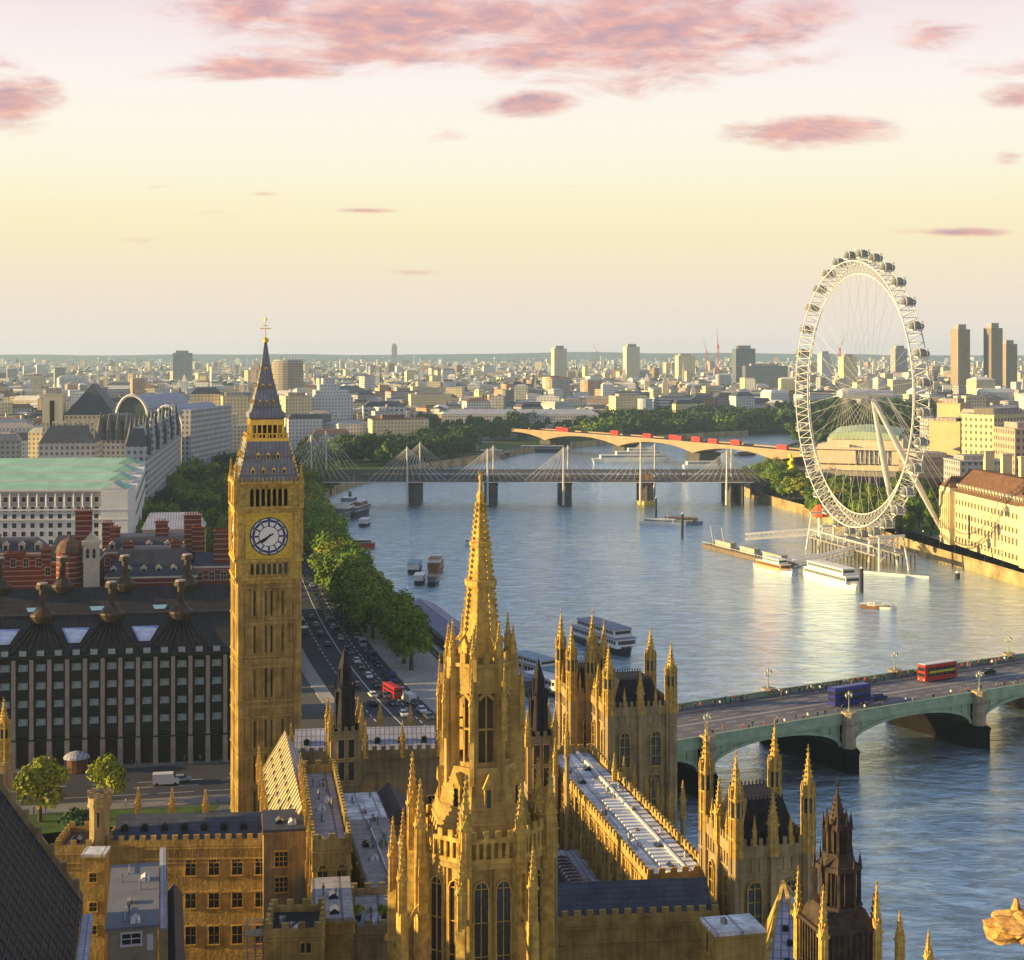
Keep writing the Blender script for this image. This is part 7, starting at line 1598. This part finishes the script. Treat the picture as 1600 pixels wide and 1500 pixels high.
G7 = 'far riverside trees right of the stone bridge'
for k in range(58):
    u = 800+k*7.6; y = 1650+(u-800)*.42+R.uniform(-20, 60); tree('%s tree from the left in the dark far tree line above the stone bridge' % ordn(k), px(u, y), y, R.uniform(17, 27), R.uniform(11, 16), 2, G7, far=True)
tree('round leafy tree at the lower left beside the street', px(72, 295), 291, 13.5, 6.6, 1); tree('smaller yellow-green tree in front of the office arcade', px(160, 300), 303, 11, 4.6, 1)
tree('dark low tree in the garden behind the octagonal turret', px(112, 268), 272, 9, 5, 2); tree('small green tree rising above the brick roofs at left', px(92, 470), 470, 20, 8, 1); tree('second green treetop above the brick roofs, nearer the tall striped chimney', px(112, 474), 474, 19, 7, 1)
for k, u in enumerate((560, 600)):
    q = thing('potted_bush', '%s round yellow-green bush on the blue-grey flat roof' % ('left', 'right')[k], 'bush', (px(u, 184), 184, zz(1462, 180)+.3), 0); put('crown', CROWNS[1][k], q, (0, 0, 1.3), 0, (1.0, 1.0, 1.0)); MB().frus(0, 0, 0, .7, .3, .4, 8).build('pot', BLACK, q)
# garden hedge
# ---------------- vehicles ----------------
TYRE = mat('tyre_rubber', (.015, .015, .015), .8, .1); CGL = mat('car_glass', (.02, .025, .03), .08, .2); LGT = mat('headlamp_glass', (.6, .6, .55), .2); 
def carpaint(n_, c): return mat('car_paint_'+n_, c, .3, .05)
CP = [('white', carpaint('white', (.62, .62, .62))), ('black', carpaint('black', (.015, .015, .018))), ('silver', carpaint('silver', (.32, .33, .35))), ('dark blue', carpaint('blue', (.02, .04, .14))), ('dark grey', carpaint('grey', (.07, .075, .085))), ('red', carpaint('red', (.35, .03, .02)))]
def car_proto(n_, mt_, kind='car'):
    L_, Wc, Hc = (4.4, 1.8, 1.45) if kind == 'car' else (5.4, 2.1, 2.4)
    b_ = MB(); pr = [(-L_/2, .35), (-L_/2, .85), (-L_/2+.3, .95), (L_/2-.9, .95), (L_/2-.1, .75), (L_/2, .35)] if kind == 'car' else [(-L_/2, .35), (-L_/2, Hc), (L_/2-1.3, Hc), (L_/2-.7, 1.2), (L_/2-.05, 1.0), (L_/2, .35)]
    n = len(pr); vs = [(x, -Wc/2, z) for x, z in pr]+[(x, Wc/2, z) for x, z in pr]; b_.add(vs, [(i, (i+1) % n, n+(i+1) % n, n+i)[::-1] for i in range(n)]+[tuple(range(n))[::-1], tuple(range(n, 2*n))])
    if kind == 'car':
        b_.mans(-1.3, .65, -.72, .72, 1.32, Hc, .12)
    me = {'body': b_.mesh('body', mt_)}
    g = MB()
    if kind == 'car': g.mans(-1.85, 1.15, -.84, .84, .93, 1.34, .35)
    else: g.box(L_/2-1.25, L_/2-.75, -.9, .9, 1.25, 2.1)
    me['windows'] = g.mesh('windows', CGL); w = MB(); w.tube((0, -.11, 0), (0, .11, 0), .33, 12); me['wheel'] = w.mesh('wheel', TYRE); h = MB(); h.box(-.04, .03, -.2, .2, -.08, .08); me['headlight'] = h.mesh('headlight', LGT)
    return me, L_, Wc
PROT = {}
def vehicle(label, x, y, rz, col, kind='car', group=None, z=0.03):
    k = (col, kind)
    if k not in PROT: PROT[k] = car_proto(CP[col][0], CP[col][1], kind)
    me, L_, Wc = PROT[k]; t_ = thing('parked_car' if kind == 'car' else 'van', label, kind, (x, y, z), rz, group)
    put('body', me['body'], t_); put('windows', me['windows'], t_)
    for sx_ in (-1, 1):
        for sy_ in (-1, 1): put('wheel', me['wheel'], t_, (sx_*(L_/2-.85), sy_*(Wc/2-.1), .33))
    for sy_ in (-1, 1): put('headlight', me['headlight'], t_, (L_/2-.04, sy_*.62, .66))
    return t_
G8 = 'traffic on the left embankment road'
lanes = [offset(NBK[10:50], o_) for o_ in (20, 25.2, 30.3, 35.4)]
vi = 0; cnt = {}
vlist = []
for li_, ln in enumerate(lanes):
    s = R.uniform(0, 8); tot = 0; 
    for p, q in zip(ln, ln[1:]):
        d = hypot(q[0]-p[0], q[1]-p[1])
        while s <= tot+d:
            t = (s-tot)/d; x, y = p[0]+(q[0]-p[0])*t, p[1]+(q[1]-p[1])*t
            if 372 < y < 760 and (li_ != 3 or R.random() < .25) and (li_ != 2 or R.random() < .6): vlist.append((x, y, atan2(q[1]-p[1], q[0]-p[0])+(pi if li_ < 2 else 0), R.choice((0, 1, 1, 2, 3, 4, 4, 1)), 'van' if R.random() < .16 else 'car', li_))
            s += R.uniform(7, 14) if li_ < 2 else R.uniform(12, 30)
        tot += d
LN = ['river-side lane', 'inner river-side lane', 'middle far lane', 'outermost lane']
ctr = {}
for (x, y, a, c, kd, l_) in sorted(vlist, key=lambda v: v[1]):
    ctr[(c, kd, l_)] = ctr.get((c, kd, l_), 0)+1
    vehicle('%s %s %s from the near end, %s, embankment road' % (ordn(ctr[(c, kd, l_)]-1), CP[c][0], kd, LN[l_]), x, y, a, c, kd, G8)
def bus(label, loc, rz, body, roof, name='double_decker_bus', parts=True, stripe=None, group=None, grp=None):
    t_ = thing(name, label, 'bus', loc, rz, group); L_, w, h = 11.2, 2.55, 4.35
    m = MB(); m.mans(-L_/2, L_/2, -w/2, w/2, .35, h, .06); m.build('body', body, t_); m = MB(); m.mans(-L_/2+.1, L_/2-.1, -w/2+.08, w/2-.08, h, h+.12, .2); m.build('roof', roof, t_)
    if parts:
        for nm_, z0, z1 in (('lower_windows', 1.35, 2.15), ('upper_windows', 2.75, 3.6)):
            m = MB()
            for sgn in (-1, 1):
                for i in range(7): x = -L_/2+.7+i*1.42; m.box(x, x+1.2, sgn*w/2-.03, sgn*w/2+.03, z0, z1)
            m.box(L_/2-.1, L_/2+.02, -w/2+.2, w/2-.2, z0, z1+.1); m.box(-L_/2-.02, -L_/2+.1, -w/2+.3, w/2-.3, z0, z1); m.build(nm_, CGL, t_)
        if stripe: m = MB(); [m.box(-L_/2+.8, L_/2-1.6, s*(w/2+.02)-.02, s*(w/2+.02)+.02, 2.2, 2.72) for s in (-1, 1)]; m.build('advert_panel', stripe, t_)
        for x in (-3.3, 3.5):
            for s in (-1, 1): m = MB(); m.tube((x, s*(w/2-.28), .48), (x, s*(w/2+.02), .48), .48, 14); wh = m.build('wheel', TYRE, t_); m = MB(); m.tube((x, s*(w/2), .48), (x, s*(w/2+.035), .48), .25, 12); m.build('rim', CP[2][1], wh)
        for s in (-1, 1): m = MB(); m.box(L_/2-.02, L_/2+.04, s*.9-.18, s*.9+.18, .6, .85); m.build('headlight', LGT, t_)
    return t_
RED = mat('bus_red_paint', (.42, .012, .010), .35, .08); BLU = mat('bus_blue_paint', (.010, .012, .20), .35, .1); YG = mat('yellow_green_advert', (.45, .50, .04), .5, .2, 1.5)
def onbr(s, t_): w = BP0+BD*s+BN*t_; return (w.x, w.y, dz(s)+.02)
bus('red double decker bus with yellow-green advert band crossing the green bridge', onbr(94, 18.2), brz+pi, RED, WHITEP, stripe=YG); bus('dark blue double decker bus on the green bridge left of the red one', onbr(56.5, 9.6), brz, BLU, BLU)
vehicle('black taxi ahead of the red bus at the right end of the green bridge', *onbr(110, 16.5)[:2], brz+pi, 1, 'car', None, onbr(101, 12)[2]); vehicle('dark blue car just right of the dark blue bus on the green bridge', *onbr(66, 9.9)[:2], brz, 3, 'car', None, onbr(61, 9)[2])
G9 = 'red buses on the far stone bridge'
for k, u in enumerate((856, 874, 942, 1002, 1034, 1049, 1068, 1104, 1129, 1212)):
    best = min(range(0, 420), key=lambda s: abs(800+F*((wa.x+(wb.x-wa.x)*s/wl))/(wa.y+(wb.y-wa.y)*s/wl)-u)); x = wa.x+(wb.x-wa.x)*best/wl; y = wa.y+(wb.y-wa.y)*best/wl
    bus('%s red bus from the left on the far stone bridge' % ordn(k), (x-sin(wr)*(7 if k % 2 else 14), y+cos(wr)*(7 if k % 2 else 14), wz(best)+.02), wr, RED, RED, name='city_bus', parts=False, group=G9)
# street furniture and vehicles on the street in front of the office block
vehicle('white van on the street between the office block and the clock tower', px(263, 318), 316, radians(10), 0, 'van'); vehicle('silver car beside the white van near the clock tower', px(283, 318), 318, radians(10), 2, 'car')
lb_ = bus('low red bus on the embankment road behind the thin pinnacles', (px(611, 392), 397, .03), radians(115), RED, RED, name='city_bus'); lb_.scale = (.75, .95, .66) 
vehicle('white van near the gridded lead roof at the near end of the embankment road', px(640, 392), 390, radians(115), 0, 'van'); vehicle('bright white car alone in the near lane above the gridded lead roof', px(582, 395), 396, radians(108), 0, 'car')
# ---------------- people ----------------
def person_mesh(seed, stride, top, leg, hair):
    r = random.Random(seed); me = bpy.data.meshes.new('person'); 
    J = [((0, 0, .95), .13), ((0, 0, 1.15), .12), ((0, 0, 1.38), .15), ((0, 0, 1.50), .06), ((.01, 0, 1.62), .095), ((.01, 0, 1.72), .085),
         ((0, .10, .90), .09), ((stride*.5, .10, .5), .062), ((stride, .10, .08), .042), ((stride+.14, .10, .04), .035),
         ((0, -.10, .90), .09), ((-stride*.3, -.10, .5), .062), ((-stride, -.10, .09), .042), ((-stride+.13, -.10, .04), .035),
         ((0, .20, 1.40), .06), ((-stride*.4, .25, 1.12), .045), ((-stride*.2+.1, .24, .86), .034), ((-stride*.2+.14, .23, .78), .03),
         ((0, -.20, 1.40), .06), ((stride*.4, -.25, 1.12), .045), ((stride*.3+.12, -.24, .86), .034), ((stride*.3+.16, -.23, .78), .03)]
    Ed = [(0, 1), (1, 2), (2, 3), (3, 4), (4, 5), (0, 6), (6, 7), (7, 8), (8, 9), (0, 10), (10, 11), (11, 12), (12, 13), (2, 14), (14, 15), (15, 16), (16, 17), (2, 18), (18, 19), (19, 20), (20, 21)]
    me.from_pydata([j[0] for j in J], Ed, []); o = bpy.data.objects.new('tmp', me); COL.objects.link(o); sk = o.modifiers.new('s', 'SKIN'); 
    for v, j in zip(me.skin_vertices[0].data, J): v.radius = (j[1], j[1])
    me.skin_vertices[0].data[0].use_root = True
    ss = o.modifiers.new('ss', 'SUBSURF'); ss.levels = 1
    dg_ = bpy.context.evaluated_depsgraph_get(); dg_.update(); ev = bpy.data.meshes.new_from_object(o.evaluated_get(dg_)); bpy.data.objects.remove(o)
    ev.materials.clear()
    for mm_ in (top, leg, SKIN, hair): ev.materials.append(mm_)
    for p in ev.polygons:
        z = p.center.z; k = 0
        if z < .93: k = 1
        if z > 1.49 or (z < .86 and abs(p.center.y) > .19): k = 2
        if z > 1.66 or (z > 1.56 and p.center.x < -.03): k = 3
        p.material_index = k; p.use_smooth = True
    ev.name = 'person'; return ev
SKIN = mat('skin', (.45, .28, .19), .6, .1)
CL = [(n_, mat('cloth_'+n_.replace(' ', '_'), c, .9, .15)) for n_, c in (('black', (.015, .015, .018)), ('dark blue', (.02, .03, .08)), ('grey', (.14, .14, .15)), ('white', (.6, .6, .58)), ('red', (.35, .03, .03)), ('brown', (.14, .08, .05)))]
HAIR = mat('dark_hair', (.03, .02, .015), .7)
PM = []
for i, (t0, l0) in enumerate(((0, 0), (1, 0), (2, 1), (3, 1), (4, 0), (5, 2))): PM.append((CL[t0][0], person_mesh(i, .22 if i % 2 else .1, CL[t0][1], CL[l0][1], HAIR)))
pc = {}
pl_ = []
for k in range(150):
    side = 0 if R.random() < .28 else 1; s = R.uniform(2, 128); tt = R.uniform(1.0, 4.0) if side == 0 else WD-R.uniform(.9, 4.0); pl_.append((side, s, tt, R.choice((0, 0, 0, 1, 2, 3, 4, 5, 1))))
pl_.sort(key=lambda q: (q[0], q[1]))
for side, s, tt, c in pl_:
    w = BP0+BD*s+BN*tt; key = (side, c); pc[key] = pc.get(key, 0)+1
    o = put('person', PM[c][1], None, (w.x, w.y, dz(s)+.17), brz+R.choice((0, pi))+R.uniform(-.3, .3)); tag(o, '%s person in %s from the left, %s walkway of green bridge' % (ordn(pc[key]-1), PM[c][0], ('near', 'far')[side]), 'person', 'people walking on the green bridge')
pc2 = 0
for k in range(26):
    x = R.uniform(-120, -45); y = 327+(x+60)*.17+R.uniform(.5, 4) if k % 3 else 300+(x+60)*.17-R.uniform(0, 4); pl_.append((x, y))
    c = R.choice((0, 1, 2, 4, 5)); o = put('person', PM[c][1], None, (x, y+4, .16), R.uniform(0, 6)); tag(o, 'x', 'person', 'people in front of the office block')
gt = sorted([o for o in COL.objects if o.get('group') == 'people in front of the office block'], key=lambda o: o.location.x/o.location.y)
for k, o in enumerate(gt): o['label'] = '%s person from the left on the pavement before the dark office block' % ordn(k)
# ---------------- the city beyond ----------------
CR_ = random.Random(21)
WMS = [('yellow-cream', YEL), ('white', WHT), ('pinkish', PINK), ('grey', GREYC), ('brown brick', BROWN), ('cream', CRST), ('dark glassy', DARKC), ('white striped', STRIPE)]
RMS = [SLATE, LEADG, SLP, mat('pale_city_roof', (.38, .37, .35), .85, .2, .1), mat('white_city_roof', (.62, .60, .56), .8, .15, .1), mat('red_brown_city_roof', (.17, .10, .08), .85, .25, .1)]
def river_clear(x, y):
    for i in range(0, len(NBK)-1, 1):
        pass
    return True
import bisect
def inwater(x, y):
    if y > 3000: return False
    # x-range of the river at this y, from both bank lines
    def cross(line):
        xs_ = []
        for (x0, y0), (x1, y1) in zip(line, line[1:]):
            if (y0-y)*(y1-y) <= 0 and y0 != y1: xs_.append(x0+(x1-x0)*(y-y0)/(y1-y0))
        return xs_
    a, b_ = cross(NBK), cross(SBK)
    if y < 1500: return bool(a and b_ and a[0]-58 < x < b_[0]+25)
    return bool(a and b_ and a[-1]-30 < x < b_[-1]+45) or (bool(a) and not b_ and x > a[-1]-30 and y < 3000)
occ = [(o.location.x, o.location.y) for o in COL.objects if o.get('category') in ('building', 'office building', 'tower block', 'government building', 'tower', 'concert hall', 'tree') and o.location.y > 700]
def free(x, y, r): return all((x-a)**2+(y-b_)**2 > r*r for a, b_ in occ)
blds = []
def shape(m_w, m_r, x, y, rz, w, d, h, kind, rr):
    c, s = cos(rz), sin(rz)
    def T(mb, n0):
        for i in range(n0, len(mb.v)): a, b_, z = mb.v[i]; mb.v[i] = (x+a*c-b_*s, y+a*s+b_*c, z)
    n0 = len(m_w.v); m_w.box(-w/2, w/2, 0, d, 0, h)
    if kind == 2: m_w.box(-w*.25, w*.2, d*.2, d*.8, h, h+rr.uniform(4, 14))
    T(m_w, n0); n0 = len(m_r.v)
    if kind == 0: m_r.mans(-w/2-.3, w/2+.3, -.3, d+.3, h, h+rr.uniform(3, 6), 3)
    elif kind == 1: m_r.gable(-w/2-.3, w/2+.3, -.3, d+.3, h, h+rr.uniform(3, 6), hip=d*.3)
    elif kind == 2: m_r.box(-w/2-.2, w/2+.2, -.2, d+.2, h, h+.8)
    else: m_r.box(-w/2-.2, w/2+.2, -.2, d+.2, h, h+.6); m_r.box(-w*.3, w*.1, d*.3, d*.7, h+.6, h+4)
    if CR_.random() < .6: m_r.cbox(w*.3, d*.5, h, h+7, 2.2, 3)
    T(m_r, n0)
tries = 0
while len(blds) < 292 and tries < 6000:
    tries += 1; y = 900+1650*CR_.random()**.9; u = CR_.uniform(-25, 1625); x = px(u, y)
    if inwater(x, y): continue
    if 236 < u < 520 and y < 1330: continue
    if y < 1010 and u < 240: continue
    if u > 1150 and y < 1120: continue
    if u > 1225 and u < 1455 and y < 2150: continue
    if 640 < u < 1240 and y < 1760: continue
    if any(abs(x-a)/(14+w_/2) < 1 and abs(y-b_) < 40 for a, b_, w_ in [(q[0], q[1], q[3]) for q in blds]): continue
    if not free(x, y, 24): continue
    ht_ = CR_.uniform(15, 30)*(1 if CR_.random() < .9 else 1.5)
    blds.append([x, y, radians(CR_.choice((8, 14, -6, 24, 35))), CR_.uniform(20, 52), CR_.uniform(16, 30), ht_, CR_.randrange(4), CR_.choice((0, 1, 1, 1, 2, 3, 3, 5, 5, 5, 6, 7)), u])
zone = lambda q: ('left of the clock tower' if q[8] < 400 else 'between clock tower and stone spire' if q[8] < 750 else 'between stone spire and wheel' if q[8] < 1240 else 'behind the wheel' if q[8] < 1460 else 'right of the wheel')
KN = ['mansard-roofed', 'pitched-roof', 'stepped-top', 'flat-roofed']
blds.sort(key=lambda q: q[8]); cc = {}
for q in blds:
    key = (q[7], q[6], zone(q)); cc[key] = cc.get(key, 0)+1
    t_ = thing('city_building', '%s %s %s block %s, counted from the left' % (ordn(cc[key]-1), WMS[q[7]][0], KN[q[6]], zone(q)), 'building', (q[0], q[1], 0), 0, 'city blocks in the middle distance')
    a, b_ = MB(), MB(); shape(a, b_, 0, 0, 0, q[3], q[4], q[5], q[6], CR_); a.build('wall', WMS[q[7]][1], t_); b_.build('roof', CR_.choice(RMS), t_); t_.rotation_euler = (0, 0, q[2])
# the mass of the far city, thousands of roofs fading into haze
fw = [MB() for _ in range(6)]; fr = [MB() for _ in range(3)]
FM = [YEL, WHT, PINK, GREYC, BROWN, CRST]
allm = MB()
cells = {}
for k in range(17000):
    y = 1750+9500*CR_.random()**1.35; u = CR_.uniform(-30, 1630); x = px(u, y)
    if inwater(x, y) or (1225 < u < 1455 and y < 2150): continue
    if y < 2560 and not free(x, y, 22): continue
    g = (int(x/24), int(y/36))
    if g in cells: continue
    cells[g] = 1; wj = CR_.choice((0, 1, 1, 1, 2, 3, 4, 5, 5)); h = CR_.uniform(9, 24)+(CR_.random() < .05)*CR_.uniform(8, 30)
    allm.cur = wj; rc = CR_.choice((6, 7, 7, 9, 9, 8))
    c, s = cos(radians(CR_.choice((5, 14, -8, 26, 40)))), 0; rz = CR_.choice((.1, .25, -.15, .45, .7)); c, s = cos(rz), sin(rz); w = CR_.uniform(10, 30); d = CR_.uniform(9, 18)
    vs = [(a*w/2, b_*d, z) for z in (0, h) for a, b_ in ((-1, 0), (1, 0), (1, 1), (-1, 1))]; vs = [(x+a*c-b_*s, y+a*s+b_*c, z) for a, b_, z in vs]; allm.add(vs, [(0, 1, 5, 4), (1, 2, 6, 5), (2, 3, 7, 6), (3, 0, 4, 7)])
    allm.cur = rc; k2 = CR_.uniform(0, .9); vs2 = [(x+a*c-b_*s, y+a*s+b_*c, z) for a, b_, z in [(-w/2, 0, h), (w/2, 0, h), (w/2, d, h), (-w/2, d, h), (-w*.4*k2, d/2, h+4*k2), (w*.4*k2, d/2, h+4*k2)]]; allm.add(vs2, [(0, 1, 5, 4), (1, 2, 5), (2, 3, 4, 5), (3, 0, 4)])
for k in range(150):
    y = 1900+6500*CR_.random(); u = CR_.uniform(-20, 1620); x = px(u, y)
    if inwater(x, y) or (1225 < u < 1455 and y < 2200): continue
    allm.cur = CR_.choice((0, 1, 5)); hh = CR_.uniform(26, 44); r = CR_.uniform(2.5, 5)
    allm.cbox(x, y, 0, hh, r*2, r*2); allm.cur = CR_.choice((6, 7, 9)); allm.frus(x, y, hh, hh+CR_.uniform(8, 26), r, .2, 4)
tag(allm.build('distant_city', FM+[SLATE, RMS[3], RMS[5], RMS[4]]), kind='stuff')
# far woods and street trees between the roofs
ft = MB()
for k in range(4200):
    y = 1500+9000*CR_.random()**1.2; u = CR_.uniform(-30, 1630); x = px(u, y)
    if inwater(x, y): continue
    r = CR_.uniform(8, 20); hh = CR_.uniform(12, 20)
    for j in range(9):
        a = CR_.uniform(0, 6.28); q = CR_.uniform(0, r); s = CR_.uniform(3, 6); cx, cy, cz = x+cos(a)*q*1.6, y+sin(a)*q, hh*CR_.uniform(.5, 1.0)
        ft.add([(cx-s, cy-s*.3, cz-s), (cx+s, cy, cz-s*.6), (cx+s*.4, cy+s*.6, cz+s*.7), (cx-s*.5, cy-s*.2, cz+s*.5)], [(0, 1, 2, 3)]); ft.add([(cx-s, cy+s, cz), (cx, cy-s, cz), (cx+s, cy, cz+s*.2), (cx, cy+s, cz+s*.4)], [(0, 1, 2, 3)])
tag(ft.build('distant_trees', LEAF[2]), kind='stuff')
HAZE = 0.00006
# ---------------- haze ----------------
hzm = bpy.data.materials.new('haze_air'); hzm.use_nodes = True; t = hzm.node_tree
for n_ in list(t.nodes):
    if n_.type == 'BSDF_PRINCIPLED': t.nodes.remove(n_)
pv_ = t.nodes.new('ShaderNodeVolumePrincipled'); pv_.inputs['Color'].default_value = (.55, .78, 1.0, 1); pv_.inputs['Density'].default_value = HAZE
pv_.inputs['Anisotropy'].default_value = 0.1
t.links.new(pv_.outputs[0], t.nodes['Material Output'].inputs['Volume'])
hz_ = MB().box(-9000, 9000, -300, 10800, -12, 150).build('haze', hzm); tag(hz_, 'pale blue evening haze over the city', 'haze', kind='stuff')
